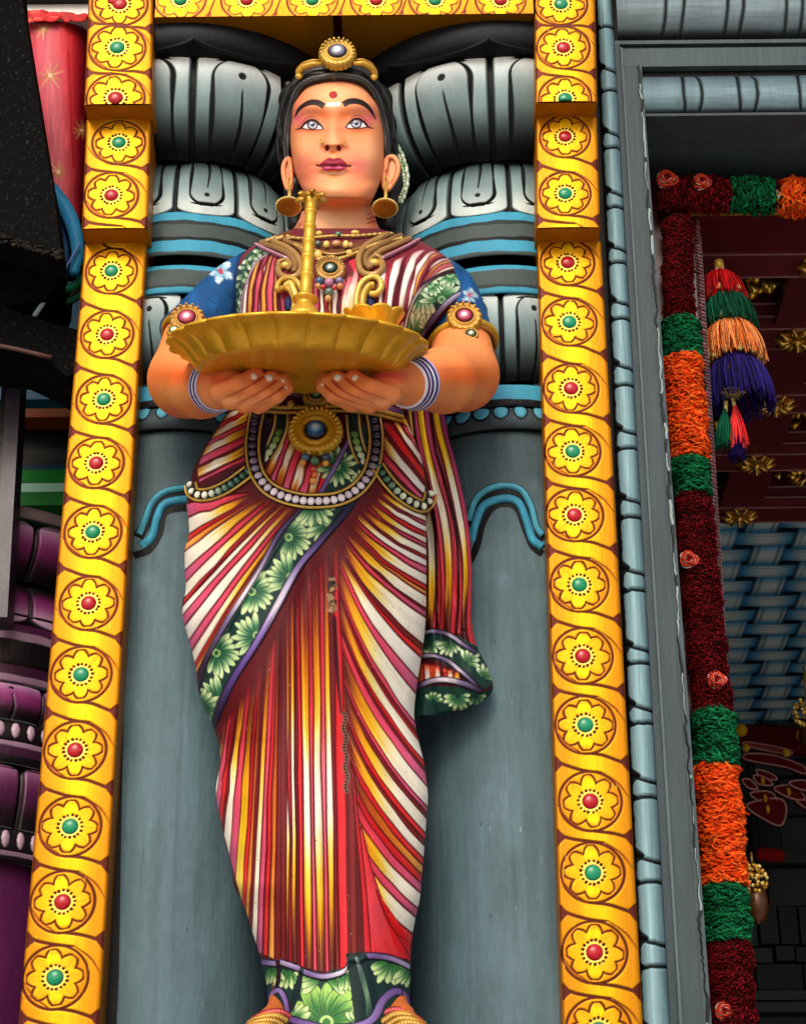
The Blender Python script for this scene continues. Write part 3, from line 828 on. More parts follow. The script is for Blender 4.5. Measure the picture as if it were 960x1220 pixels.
# dark gap between pilaster and cushions
mb = MB(); vstrip(mb, lambda z: cl(z)-.03, lambda z: cl(z)+.004, zt2+.1, zbot, YD+.028, '#0b0e10'); mb.build('gap_strip', M['enamel'], df, smooth=False)
# peeling edge: jagged pale filler showing through
zs = np.linspace(zf1, zbot, 600); rs = np.random.default_rng(9)
jag = .0022*np.interp(zs, np.linspace(zbot, zf1, 90), rs.standard_normal(90))+.0012*np.interp(zs, np.linspace(zbot, zf1, 320), rs.standard_normal(320))
xe = fr(zs)
NU = 40
U = np.linspace(0, 1, NU)[None]
edge0 = fm(.86)(zs)[:, None]; X = edge0+(xe[:, None]+.004-edge0)*U
wid = (xe+.004-edge0[:, 0])*1000
mm = (X-edge0)*1000
lo = (wid-7.2+1000*jag*.55+.5*vnoise(600, 7))[:, None]; pale = (np.interp(zs, np.linspace(zbot, zf1, 60), rs.random(60)) > .45)[:, None]
tk = (3.2+1.3*vnoise(600, 9)).clip(1.2, 5)[:, None]
col = np.empty(X.shape+(3,)); col[:] = hx('#434f54')
col[(mm > lo-1.2) & (mm < lo+.4)] = hx('#0c1012')
col[((mm > lo+.4) & (mm < lo+tk)) & pale] = hx('#8d9f9f')
col[((mm > lo+.4) & (mm < lo+tk)) & ~pale] = hx('#22282a')
col[mm > lo+tk] = hx('#46535a')
P = np.stack([X, YD+.003-.0022*((mm > lo+.4) & (mm < lo+tk)), np.repeat(zs[:, None], NU, 1)], -1)
obj('peeling_edge', P, gridF(600, NU)[:, ::-1].copy(), M['fascia'], df, col)
# jamb behind the edge
mb = MB(); vstrip(mb, fm(.93), lambda z: fr(z)+.004, zf1, zbot, YD+.0065, '#2c363a', back=.20); mb.build('jamb', M['fascia'], df, smooth=False)
# inner cushions
zi0, zi1 = zat(850, 84, YD), zat(850, 129, YD)
xi0 = xat(766, 106, YD)
bx = [((xat(x, 106, YD)-xi0)*1000, b) for x, b in ((815, 0), (834, -1), (881, 0), (900, -1), (953, 0), (972, -1))]
cushion_run('cushion_moulding', lambda U, S: np.stack([xi0+S/1000, YD+.02+0*U, zi1+(zi0-zi1)*U], -1), 70, 400, (xr_-xi0)*1000, bx, None, .018, 8, ('#74909a', '#3e5058'))
mb = MB()
mb.box((xi0-.004, YD+.02, zi0), (xr_, .20, zf1-.0005), '#0e1214')
mb.box((xi0-.004, YD+.013, zi1-.006), (xr_, .24, zi1-.0005), '#3f4a4e')
mb.build('lintel_soffit', M['fascia'], df, smooth=False)

# ================================================================== maroon wooden door frame, garlands
M['maroon'] = paint('maroon_lacquer', .32, 0, .15, .12, 80, vscale=18)
M['yarn'] = paint('woollen_yarn', .9, 0, .14, .1, 600, spec=.1, vscale=120)
YM = .23
mdf = empty('wooden_door_frame', (xat(850, 700, YM), YM, 0), 'dark maroon wooden door frame inside the grey stone doorway', 'door frame')
sl = strip_x([(260, 783), (1210, 842)], YM); sr = strip_x([(300, 826), (1210, 880)], YM); sR = strip_x([(300, 838), (570, 851), (800, 867), (1210, 895)], YM)
zm0, zm1 = zi1-.0065, zat(880, 257, YM)
zbm = 0.0
mb = MB()
vstrip(mb, lambda z: sl(z)-.05, sr, zm1, zbm, YM, '#4a0a12', back=.13)
mb.box((float(sl(zm1))-.05, YM, zm1), (xr_+.3, YM+.13, zm0), '#5a0c14')
mb.build('frame_board', M['maroon'], mdf, smooth=False)
mb = MB(); vstrip(mb, sr, sR, zm1, zbm, YM+.004, '#4a141c', back=.125); mb.build('edge_strip', M['maroon'], mdf, smooth=False)
# scaly beading on the strip
mb = MB(); zs = np.arange(zm1-.01, zat(890, 1250, YM), -.0072)
for i, z in enumerate(zs):
    a, b_ = float(sr(z)), float(sR(z))
    w = b_-a; j = random.uniform(-.001, .001)
    mb.tube([(a+.12*w, YM+.002, z+.003+j), (a+.5*w, YM-.0035, z-.001+j), (a+.93*w, YM+.001, z-.0045+j)], [.0010, .0024, .0012], 6, random.choice(['#6d2330', '#55141f', '#8a4550', '#5d1a24']))
mb.build('beading', M['maroon'], mdf)
mb = MB(); xg0, xg1 = xat(822, 255, YM-.004), xr_+.3
mb.tube([(xg0, YM-.004, zm1+.002), (xg1, YM-.004, zm1+.002)], .0042, 8, '#c79a3a')
for i in range(46):
    x = xg0+.002+i*.0052+random.uniform(-.001, .001)
    mb.tube([(x, YM-.004, zm1+.004), (x+.007+random.uniform(0, .004), YM-.006, zm1+.018+random.uniform(-.003, .004))], [.0013, .0007], 5, random.choice(['#caa24a', '#b98a30', '#e6cf90']))
mb.build('gold_fringe', M['gold'], mdf)

def yarn(name, parent, C, rad, cols, dens, lenf=.012, loopy=True, seed=0, base='#200608'):
    """woolly length along curve C (3-D) : core and many little yarn loops in one mesh"""
    rs = np.random.default_rng(seed)
    C = np.asarray(C, float).copy(); C[1:-1, 0] += rs.normal(0, .0012, len(C)-2); C[1:-1, 1] -= np.abs(rs.normal(0, .002, len(C)-2)); seg = np.linalg.norm(np.diff(C, axis=0), axis=1); s = np.r_[0, np.cumsum(seg)]; Lg = s[-1]
    ax = (C[-1]-C[0])/np.linalg.norm(C[-1]-C[0]); u = np.cross(ax, [0, -1.0, .01]); u /= np.linalg.norm(u); v = np.cross(ax, u)
    n = int(dens*Lg*2*math.pi*rad*1e4)
    t = rs.random(n)*Lg; ph = rs.random(n)*2*math.pi
    base_p = np.stack([np.interp(t, s, C[:, k]) for k in range(3)], 1)
    nr = np.cos(ph)[:, None]*u+np.sin(ph)[:, None]*v
    keep = nr[:, 1] < .45
    t, ph, base_p, nr = t[keep], ph[keep], base_p[keep], nr[keep]; n = len(t)
    tg = np.cross(ax, nr)
    ln = lenf*(.6+.8*rs.random(n))
    ang = rs.normal(0, .6, n)
    side = tg*np.cos(ang)[:, None]+ax*np.sin(ang)[:, None]
    K = 5; k = np.linspace(0, 1, K)
    out = np.sin(math.pi*k)[None]*ln[:, None]*(.75 if loopy else .4)+(0 if loopy else k[None]*ln[:, None]*.9)
    along = (k-.5)[None]*ln[:, None]*(1.5 if loopy else .9)
    prof = 1+.07*np.sin(t*150+rs.random()*6)+.07*np.sin(t*61+ph*2+rs.random()*6)+.06*rs.standard_normal(n)
    cen = base_p[:, None]+nr[:, None]*(rad*.84*prof[:, None, None]+out[..., None])+side[:, None]*along[..., None]
    cen[:, :, 2] -= (out**1)*.35
    d = np.gradient(cen, axis=1); d /= np.linalg.norm(d, axis=2)[..., None]+1e-9
    w = np.cross(d, nr[:, None]); w /= np.linalg.norm(w, axis=2)[..., None]+1e-9
    up = np.cross(w, d)
    r = (lenf*.13*(.8+.5*rs.random(n)))[:, None, None]*np.array([.7, 1, 1.1, 1, .6])[None, :, None]
    NS = 4; A = np.linspace(0, 2*math.pi, NS, endpoint=False)
    V = cen[:, :, None]+r[:, :, None]*(np.cos(A)[None, None, :, None]*w[:, :, None]+np.sin(A)[None, None, :, None]*up[:, :, None])
    i = np.arange(n)[:, None, None]*K*NS; a = np.arange(K-1)[None, :, None]*NS; b = np.arange(NS)[None, None]; b2 = (b+1) % NS
    F = np.stack([i+a+b, i+a+b2, i+a+NS+b2, i+a+NS+b], -1).reshape(-1, 4)
    pal = np.array([hx(c) for c in cols]); cc = pal[rs.integers(0, len(pal), n)]*(1+.12*rs.standard_normal(n))[:, None]
    cc = np.repeat(cc[:, None], K*NS, 1).reshape(-1, 3)
    mb = MB(); mb.tube(C, rad*.88, 14, base)
    V0 = np.vstack(mb.V); F0 = [f for f in mb.F if len(f) == 4]
    Vt = np.vstack([V0, V.reshape(-1, 3)]); Ft = np.vstack([np.array(F0, np.int32), F.astype(np.int32)+len(V0)])
    ct = np.vstack([np.vstack(mb.C), cc])
    return obj(name, Vt, Ft, M['yarn'], parent, np.clip(ct, 0, 1))

def rosette(name, parent, c, r, cols=('#f0d8c0', '#c8402c', '#7a0c10')):
    mb = MB(); c = np.asarray(c, float)
    for k, (rr, h, col) in enumerate(((1, 0, cols[0]), (.92, .2, cols[1]), (.66, .35, cols[0]), (.6, .45, cols[1]), (.34, .55, cols[0]), (.26, .6, cols[2]))):
        n = 26; a = np.linspace(0, 2*math.pi, n, endpoint=False)
        pr = r*rr*(1+.13*np.cos(3*a+k))
        P = np.stack([c[0]+pr*np.cos(a), c[1]-h*r+0*a, c[2]+pr*np.sin(a)*.92], 1)
        mb.tube(P, r*(.10 if k % 2 == 0 else .15), 6, col, closed=True)
    mb.ball(c, (r*.9, r*.35, r*.85), cols[1], 14, 8)
    return mb.build(name, M['yarn'], parent)

YG = YM-.034
gx = [(245, 806), (385, 809), (430, 811), (548, 820), (592, 825), (850, 849), (912, 852), (1055, 861), (1122, 866), (1250, 874)]
def gpt(y): return at(lerp2(gx, y), y, YG)
gar = empty('garland', gpt(700), 'long woollen garland of red, green and orange lengths down the left door post', 'garland', 'garlands of the doorway')
RED = ['#5a0a10', '#6e0d15', '#4a070c', '#7d1018']; GRN = ['#0c5a34', '#0f6b3e', '#0a4a2c', '#12794a']; ORG = ['#f0561a', '#e8480f', '#f66a22', '#d83c0a']
Rg = 20.5/ppm(820, 500, YG)
segs = [(262, 386, RED, .8), (386, 427, GRN, 1.0), (429, 547, ORG, 1.0), (550, 591, GRN, .95), (592, 850, RED, .95), (850, 912, GRN, 1.08), (916, 1055, ORG, 1.08), (1058, 1122, GRN, 1.1), (1123, 1250, RED, 1.12)]
for i, (ya, yb, cs, k) in enumerate(segs):
    ys = np.linspace(ya, yb, 14); C = np.array([gpt(y) for y in ys])
    lp = cs is not RED
    o = yarn('yarn_length', gar, C, Rg*k, cs, 8.5 if lp else 12.0, .0115 if cs is ORG else (.0105 if lp else .0068), lp, 20+i, {'#5a0a10': '#2a0408', '#0c5a34': '#04180e', '#f0561a': '#7a2006'}[cs[0]])
    o['label'] = 'dark red velvety length' if cs is RED else ('green wool length' if cs is GRN else 'bright orange looped wool length')
for y in (427.5, 548.5, 914, 1056.5):
    mb = MB(); p = gpt(y)
    for a in np.linspace(-1.2, 1.2, 5):
        mb.ball(p+np.array([Rg*.8*math.sin(a), -Rg*.85*math.cos(a), random.uniform(-.002, .002)]), (.0065, .005, .0055), random.choice(['#e8d070', '#d8b040', '#f2e6a8']), 8, 6)
    mb.build('gold_bead_ring', M['gold'], gar)
for (x, y) in ((820, 667), (853, 810), (862, 1205)):
    rosette('ribbon_rose', gar, at(x, y, YG-Rg*.95), 10.5/ppm(x, y, YG))
# the horizontal garland
gah = empty('garland', at(880, 232, YG), 'short woollen garland running along the top of the doorway, dark red then green then orange', 'garland', 'garlands of the doorway')
yh = lambda x: 229+(x-785)*.035
hp_ = lambda x: at(x, yh(x), YG)
Rh = 20/ppm(860, 232, YG)
for i, (xa_, xb2, cs) in enumerate(((782, 868, RED), (869, 919, GRN), (929, 1000, ORG))):
    C = np.array([hp_(x) for x in np.linspace(xa_, xb2, 14)])
    o = yarn('yarn_length', gah, C, Rh*(.9 if cs is RED else 1), cs, 6.0 if cs is not RED else 9, .0125 if cs is ORG else .010, cs is not RED, 40+i, {'#5a0a10': '#2a0408', '#0c5a34': '#04180e', '#f0561a': '#7a2006'}[cs[0]])
mb = MB()
for k in range(7): mb.ball(hp_(924)+np.array([random.uniform(-.006, .006), -Rh*.3+random.uniform(-.006, .004), random.uniform(-.016, .012)]), .0055, random.choice(['#f0e6c0', '#d8b040']), 8, 6)
mb.build('gold_bead_ring', M['gold'], gah)
rosette('ribbon_rose', gah, hp_(792)+np.array([0, -Rh, .006]), 12/ppm(800, 228, YG)); rosette('ribbon_rose', gah, hp_(833)+np.array([0, -Rh, .003]), 10.5/ppm(830, 228, YG))

# ================================================================== hanging tassel
YT = .30
ta = empty('hanging_tassel', at(855, 312, YT), 'tiered wool tassel, red over green over orange over purple, hanging in the doorway', 'tassel')
def skirt(name, top, bot, r0, r1, n, cols, thick, seed, flare=.6, lean=.0):
    rs = np.random.default_rng(seed); top = np.asarray(top, float); bot = np.asarray(bot, float)
    a = rs.random(n)*2*math.pi; k = np.linspace(0, 1, 7)
    lv = rs.random(n)
    rad = r0+(r1-r0)*(np.sin(k*math.pi/2)**flare)[None]*(.35+.65*np.sqrt(lv))[:, None]
    ln = (.82+.26*rs.random(n))[:, None]
    ax = top[None, None]+(bot-top)[None, None]*(k[None]*ln)[..., None]
    jig = rs.normal(0, .10, n)[:, None]*k[None]
    P = ax+np.stack([np.cos(a[:, None]+jig)*rad, np.sin(a[:, None]+jig)*rad, 0*rad], -1)
    mb = MB()
    V = []; F = []; Cc = []
    for i in range(n):
        mb.tube(P[i], [thick, thick*1.1, thick*.6], 4, np.clip(hx(cols[rs.integers(len(cols))])*(1+.15*rs.standard_normal()), 0, 1), caps=False)
    return mb.build(name, M['yarn'], ta)
pm = ppm(865, 380, YT)
tiers = [((856, 325), (862, 360), 9, 29, ['#b80f16', '#d01820', '#8e0a10'], 'red'), ((864, 352), (871, 392), 16, 33, ['#0c4a34', '#0f5a40', '#083626'], 'green'),
         ((868, 386), (876, 432), 18, 38, ['#e07a3c', '#f09050', '#c85a20', '#f0a468'], 'orange'), ((875, 430), (884, 484), 22, 40, ['#22185a', '#2c2070', '#181040'], 'purple')]
for i, (t, b_, r0, r1, cs, nm) in enumerate(tiers):
    o = skirt('fringe', at(*t, YT), at(*b_, YT), r0/pm, r1/pm, 430, cs, .0011, 60+i); o['label'] = nm+' wool tier'
    if i:
        mb = MB()
        for q in range(11):
            a = 2*math.pi*q/11+.2; c_ = at(*t, YT)+np.array([math.cos(a)*r0*1.35/pm, math.sin(a)*r0*1.35/pm, .002])
            mb.tube([c_+np.array([0, 0, .006]), c_, c_-np.array([-.002*math.cos(a), -.002*math.sin(a), .006])], [.0034, .0046, .0038], 8, '#e0d484')
        mb.build('gold_bead_row', M['gold'], ta)
mb = MB(); mb.lathe([(.001, .010), (.0085, .010), (.0095, .004), (.0095, -.010), (.001, -.011)], at(856, 316, YT), 16, col='#c8a23c')
for q in range(6):
    a = q*1.05; mb.ball(at(856, 324, YT)+np.array([.011*math.cos(a), .011*math.sin(a), 0]), .004, '#e8b8a0', 8, 6)
mb.build('cap', M['gold'], ta)
mb = MB()
for q in range(26):
    a = q*2*math.pi/26; c_ = at(872, 468, YT)
    mb.tube([c_+.004*np.array([math.cos(a), math.sin(a), 0]), c_+np.array([.024*math.cos(a), .024*math.sin(a), .003*math.sin(5*a)])], .0012, 5, '#c8a850')
mb.tube([at(864, 478, YT), at(864, 494, YT)], .004, 8, '#d8c070'); mb.tube([at(872, 474, YT), at(876, 490, YT)], .004, 8, '#d8c070')
mb.build('gold_disc', M['gold'], ta)
for i, (t, b_, cs, nm) in enumerate((((863, 488), (861, 532), ['#0a4a34', '#0d5a3e'], 'small green tassel end'), ((875, 484), (880, 530), ['#e83038', '#f04a48', '#d02028'], 'small red tassel end'), ((876, 515), (878, 546), ['#22185a'], 'small purple tassel end'))):
    o = skirt('tassel_end', at(*t, YT), at(*b_, YT+(.02 if i == 2 else -.005*i)), .003, 11/pm, 110, cs, .0011, 80+i, 1.2); o['label'] = nm

# ================================================================== interior seen through the doorway
xL, xR2 = xat(742, 700, .3), 2.9
zc1 = zat(900, 307, YM+.132)
YB = 3.0
zc2 = zc1+.012
def dep(y):                       # depth at which the ceiling plane is seen at row y
    e = PITCH+math.atan((CY-y)/FPX); return (zc1-CAMP[2])/math.tan(e)-2.96
Yw = dep(626)
inr = MB()
inr.box((xL-.1, .42, 0), (xL, YB, zc1+.3), '#1c2124'); inr.box((xR2, .42, 0), (xR2+.1, YB, zc1+.3), '#1c2124')
o = inr.build('hall_side_walls', M['stone'], smooth=False); tag(o, 'dark side walls of the hall behind the doorway', 'wall', kind='structure')
o = MB().box((xL-.1, YM+.14, zc1+.12), (xR2+.1, YB+.2, zc1+.3), '#120608').build('hall_roof', M['enamel'], smooth=False); tag(o, 'roof slab over the dark hall', 'roof', kind='structure')
# coffered ceiling
M['gilt'] = paint('gilding', .24, .75, .15, .2, 90, vscale=40)
cf = empty('coffered_ceiling', ((xL+xR2)/2, (YM+Yw)/2, zc1), 'dark maroon coffered ceiling with gilded carvings inside the doorway', 'ceiling')
mb = MB()
mb.box((xL, YM+.131, zc1+.07), (xR2, Yw, zc1+.119), '#421016')
ybeams = np.linspace(YM+.16, Yw-.04, 5); step = ybeams[1]-ybeams[0]
for yb_ in ybeams:
    for dy, dz, c_ in ((.05, 0, '#6a1e26'), (.075, .018, '#571820'), (.10, .036, '#4a1218')):
        mb.box((xL, yb_-dy*.8, zc1+dz), (xR2, yb_+dy*.8, zc1+dz+.0179 if dz < .03 else zc1+.0699), c_)
xb0 = xat(905, 540, dep(540)); xbeams = [xb0+i*.36 for i in range(-3, 7) if xL+.05 < xb0+i*.36 < xR2]
for xb_ in xbeams: mb.box((xb_-.05, YM+.132, zc1+.004), (xb_+.05, Yw-.001, zc1+.0695), '#5f1a22')
mb.build('beam_grid', M['maroon'], cf, smooth=False)
mb = MB()
for yb_ in ybeams:
    for dy, dz in ((.04, -.001), (.06, .017), (.08, .035)):
        for sg in (-1, 1): mb.tube([(xL, yb_+sg*dy, zc1+dz), (xR2, yb_+sg*dy, zc1+dz)], .0022, 5, '#a8787c')  # pale strips stand in for highlights along the beam edges
mb.build('beam_edge_highlights', M['maroon'], cf)
def carving(c, w, d, seed):
    rs = np.random.default_rng(seed); mb = MB(); c = np.asarray(c, float)
    for k in range(34):
        a = rs.random()*6.28; q = rs.random()**.6
        p = c+np.array([math.cos(a)*q*w*.45, math.sin(a)*q*d*.45, -.010-.02*(1-q)])
        dd = np.array([math.cos(a+rs.normal(0, .5)), math.sin(a+rs.normal(0, .5)), -.3*rs.random()])*.03
        mb.tube([p, p+dd*.5+np.array([0, 0, -.008]), p+dd], [.003, .009, .002], 7, ['#e8b03c', '#d89a30', '#f6cc5a'][rs.integers(3)])
    for k in range(12):
        mb.ball(c+np.array([rs.normal(0, w*.2), rs.normal(0, d*.2), -.022]), .008+.006*rs.random(), '#f0bc48', 8, 6)
    return mb.build('gilded_carving', M['gilt'], cf)
for i, y0 in enumerate(ybeams[:-1]):
    for j, x0 in enumerate(xbeams[:-1]):
        carving((x0+.18, y0+step/2, zc1+.066), .25, step*.62, 100+i*10+j)
for i, y0 in enumerate(ybeams):
    for x0 in xbeams:
        mb = MB(); c_ = np.array([x0, y0, zc1-.004])
        for q in range(10):
            a = q*2*math.pi/10; dd = np.array([math.cos(a), math.sin(a), 0])
            mb.tube([c_+dd*.010, c_+dd*.030+np.array([0, 0, -.003]), c_+dd*.046+np.array([0, 0, .0])], [.008, .0125, .004], 8, '#e8b450', flat=.5)
        mb.lathe([(.0004, -.001), (.040, 0), (.042, .003), (.0004, .0035)], c_, 20, (0, 0, 1), '#8a5a20'); mb.ball(c_+np.array([0, 0, -.006]), .012, '#d8a850', 10, 6); mb.tube([c_, c_+np.array([0, 0, -.03])], .004, 6, '#d0a048')
        mb.build('lotus_boss', M['gilt'], cf)
# woven ceiling
Sx, Sy = 2.0, YB-Yw
cv = Canvas(0, 0, Sx*1000, Sy*1000, .5, '#0a1e30')
bw, bh, vw = 100, 0, 0
px_, py_ = 74.0, 60.0
def bar(xc, yc, hw, hh, horiz):
    if yc+hh < 4 or xc+hw < 4 or yc-hh > cv.H*2-4 or xc-hw > cv.W*2-4: return
    gy, gx_ = np.mgrid[max(0, int((yc-hh)*.5)):min(cv.H, int((yc+hh)*.5)), max(0, int((xc-hw)*.5)):min(cv.W, int((xc+hw)*.5))]
    if gy.size == 0: return
    u = (gx_/.5-xc)/hw; v = (gy/.5-yc)/hh
    k = np.clip(1-np.abs(u if horiz else v)**2*1.15, 0, 1)[..., None]
    col = hx('#2f86c4')*(1-k)+hx('#cfdcdc')*k
    e = np.abs(v if horiz else u)
    col = np.where(((e > .62) & (e < .68))[..., None], hx('#1c3a4a'), col); col = np.where((e > .96)[..., None], hx('#081420'), col)
    cv.c[gy, gx_] = col; cv.h[gy, gx_] = np.clip(1-np.abs(u if horiz else v)**2, 0, 1)
rows = int(Sy*1000/98)+2
for r in range(rows):
    yc = r*98+20
    for q in range(-2, int(Sx*1000/230)+2):
        xc = q*230+(r % 2)*115+r*18
        bar(xc+115, yc, 40, 62, False)
    for q in range(-2, int(Sx*1000/230)+2):
        xc = q*230+(r % 2)*115+r*18
        bar(xc, yc, 72, 36, True)
cv.done(1)
nu, nv = 420, int(Sy*260)
U, V = np.meshgrid(np.linspace(0, 1, nu), np.linspace(0, 1, nv))
x0w = xat(842, 740, dep(740))
o = obj('woven_ceiling', np.stack([x0w-.05+U*Sx, Yw+.002+V*(Sy-.01), zc1+.012-.005*cv.sample(U*Sx*1000, V*Sy*1000, 'h')], -1), gridF(nv, nu), M['enamel'], None, cv.sample(U*Sx*1000, V*Sy*1000))
tag(o, 'blue and grey basket weave painted ceiling deeper inside the doorway', 'ceiling')
# back wall of dark carved stone
bwm = MB(); rs = np.random.default_rng(5)
bwm.box((xL, YB, 0), (xR2, YB+.1, zc1+.11), '#15191b')
z = 1.0
while z < zc1-.03:
    h = rs.choice([.05, .08, .12]); x = .75
    if rs.random() < .35:
        bwm.box((.7, YB-.05, z), (2.6, YB-.0005, z+.028), '#2a3134'); z += .034; continue
    while x < 2.5:
        w = rs.choice([.06, .09, .14]); dpt = .012+.05*rs.random()
        bwm.box((x, YB-dpt, z), (x+w-.008, YB-.0006, z+h-.008), ['#23292b', '#1b2022', '#2c3335'][rs.integers(3)]); x += w
    z += h
o = bwm.build('carved_stone_wall', M['stone'], smooth=False); tag(o, 'dark carved stone wall at the back of the hall', 'wall')

# red hanging torana with leaf drops
YK = 2.45
tr = empty('door_hanging', at(905, 900, YK), 'dark red cloth door hanging with pale edged leaf drops deep inside the doorway', 'door hanging')
def plate(name, pts, Y, col, rim, lab=None, ctr=None):
    mb = MB(); P = poly(pts, 40, closed=True)[:-1]
    F3 = at(P[:, 0], P[:, 1], Y); n = len(P)
    B3 = F3+np.array([0, .02, 0]); c0 = F3.mean(0)-np.array([0, .006, 0])
    V = np.vstack([F3, B3, c0[None]])
    F = [(2*n, (i+1) % n, i) for i in range(n)]+[(i, (i+1) % n, n+(i+1) % n, n+i) for i in range(n)]
    mb.add(V, F, col); mb.tube(F3, 1.3/ppm(900, 930, Y), 6, rim, closed=True)
    if ctr is not None: mb.ball(at(ctr[0], ctr[1], Y-.012), (.006, .005, .012), '#c88a20', 8, 6)
    o = mb.build(name, M['yarn'], tr, smooth=False)
    if lab: o['label'] = lab
plate('cloth_band', [(873, 866), (965, 870), (965, 896), (938, 896), (890, 884), (874, 884)], YK, '#4a0810', '#3a060c')
plate('cloth_band', [(889, 884), (938, 893), (938, 899), (890, 889)], YK-.02, '#7a3034', '#a06a68')
plate('cloth_band', [(888, 905), (935, 914), (958, 922), (955, 912), (920, 900), (890, 898)], YK-.03, '#5a0a12', '#a07070')
for pts, ctr in (([(884, 929), (893, 929), (902, 940), (890, 938)], None), ([(897, 924), (910, 926), (920, 935), (903, 934)], (908, 930)), ([(901, 917), (918, 922), (925, 929), (906, 926)], None), ([(893, 945), (915, 943), (924, 951), (922, 962), (903, 954)], (911, 951)),
                 ([(889, 959), (925, 951), (936, 962), (930, 983), (910, 976)], (914, 964)), ([(922, 938), (945, 936), (958, 950), (950, 953), (930, 946)], (939, 943)), ([(940, 932), (958, 930), (962, 941), (948, 939)], None), ([(948, 954), (965, 955), (966, 966)], None)):
    plate('leaf_drop', pts, YK-.05-.02*random.random(), '#5a0a12', '#a87c78', None, ctr)
for (x, y) in ((882, 870), (955, 876), (888, 891), (936, 897)):
    mb = MB(); mb.ball(at(x, y, YK-.06), 8/ppm(x, y, YK) if y < 880 else 5/ppm(x, y, YK), '#b8921c', 12, 8); mb.build('yellow_pompom', M['yarn'], tr)
# gilded bead clusters
for i, (cx_, cy_, r, Yc, lab) in enumerate(((897, 1048, 16, .62, 'glittering gold bead cluster hanging just behind the lower garland'), (962, 850, 17, 1.6, 'dim gold bead cluster at the right edge below the woven ceiling'))):
    ro = empty('bead_cluster', at(cx_, cy_, Yc), lab, 'ornament', 'gold bead clusters')
    mb = MB(); rs = np.random.default_rng(i); pmm = ppm(cx_, cy_, Yc)
    for q in range(90):
        d = rs.standard_normal(3); d /= np.linalg.norm(d)
        mb.ball(at(cx_, cy_, Yc)+d*r/pmm*np.array([1.0, .8, 1.1]), (1.6+1.2*rs.random())/pmm, ['#e8b83c', '#f6dc80', '#c8922a'][rs.integers(3)], 8, 6)
    mb.build('beads', M['gold'], ro)
    mb = MB(); mb.lathe([(.001, .03), (12/pmm, .02), (15/pmm, -.01), (11/pmm, -.035), (.001, -.045)], at(cx_+3, cy_+24, Yc+.01), 14, col='#5a3418'); mb.build('cup', M['brass'], ro)
    mb = MB(); mb.tube([at(cx_, cy_, Yc)+np.array([0, 0, r/pmm]), at(cx_, cy_, Yc)+np.array([0, 0, (.05 if i == 0 else .12)])], .0025, 6, '#8a6a30'); mb.build('cord', M['brass'], ro)
mb = MB(); mb.tube(at(np.array([900, 903, 930, 933]), np.array([1016, 1017, 1020, 1020]), 2.9), [6/ppm(915, 1018, 2.9), 8/ppm(915, 1018, 2.9), 8/ppm(915, 1018, 2.9), 6/ppm(915, 1018, 2.9)], 14, '#8a1410')
mb.tube([at(905, 1012, 2.9), at(905, 1012, 2.9)+np.array([0, 0, .3])], .004, 6, '#222'+'222'); o = mb.build('red_roll', M['yarn']); tag(o, 'small red cloth roll hanging before the dark carved wall', 'cloth roll')
# ================================================================== the dim bay on the left
M['purple'] = paint('purple_painted_stone', .42, 0, .14, .3, 160, stretch=(1, 1, .4), vscale=22)
def left_column():
    c = LotusCol(-32, .62, 1, 'purple lotus column standing in shade left of the left gold pilaster', None, mat='purple', out=95)
    K, D_, P_, H_ = '#0d060c', '#2a0a24', '#6a1c58', '#b88ab0'
    kw = dict(lo='#14060f', mid='#98307e', hi='#dcb6d8', line='#10060d', inner=3.0, dot=True)
    c.ring('line_band', [(596, 150), (598, 162), (610, 163), (612, 150)], c.plain([(0, K), (.2, '#7a6a70'), (.7, K)]), 24)
    c.ring('upper_lotus', [(612, 148), (622, 156), (640, 158), (662, 150), (684, 136)], c.petals(12, R_(2), True, rnd=.22, **kw), 90)
    c.ring('neck', [(684, 126), (694, 126)], c.plain([(0, K)]), 4)
    c.ring('lower_lotus', [(692, 134), (706, 146), (724, 150), (736, 148)], c.petals(14, R_(8), False, rnd=.16, **kw), 70)
    c.ring('line_band', [(738, 142), (740, 152), (782, 154), (784, 144)], c.plain([(0, D_), (.12, '#4a1440'), (.28, '#9a7a94'), (.42, K), (.96, K)]), 40)
    c.ring('line_band', [(783, 142), (784, 152), (804, 153), (806, 144)], c.plain([(0, '#8a6a84'), (.3, '#3a1030'), (.6, '#9a7a94'), (.9, K)]), 40)
    c.ring('upper_lotus', [(806, 140), (816, 150), (836, 152), (852, 146)], c.petals(12, R_(13), True, rnd=.28, **kw), 70)
    c.ring('bead_moulding', [(852, 146), (856, 152), (872, 153), (876, 148)], c.beads(7, '#140810', '#b89ab0', '#0c050a', vy=.5, vh=.3, a0=.6), 40)
    c.ring('line_band', [(876, 146), (878, 154), (900, 154), (902, 146)], c.plain([(0, '#8a6f86'), (.34, '#3a1432'), (.6, K)]), 24)
    kw2 = dict(kw); kw2.update(hi='#a8709c', mid='#5e1a50')
    c.ring('upper_lotus', [(902, 138), (915, 150), (945, 152), (980, 146)], c.petals(10, R_(0), True, rnd=.24, **kw2), 80)
    c.ring('bead_moulding', [(980, 144), (984, 150), (1004, 151), (1006, 146)], c.beads(7, '#120810', '#a88aa0', '#0c050a', vy=.5, vh=.3, a0=.6), 40)
    c.ring('line_band', [(1006, 146), (1008, 152), (1018, 152), (1020, 146)], c.plain([(0, '#7a5f76'), (.5, K)]), 20)
    c.ring('shaft', [(1020, 138), (1060, 140), (1300, 146)], c.plain([(0, '#52164a')]), 40)
    return c
left_column()
YB_ = .95
xl_, xm_ = xat(-160, 600, YB_)-.6, xat(60, 60, .33)
o = MB().box((-3.2, 1.35, 0), (xb-.02, 1.45, 6), '#0c1c24').build('bay_wall', M['enamel'], smooth=False); tag(o, 'dark teal back wall of the shaded bay on the left', 'wall')
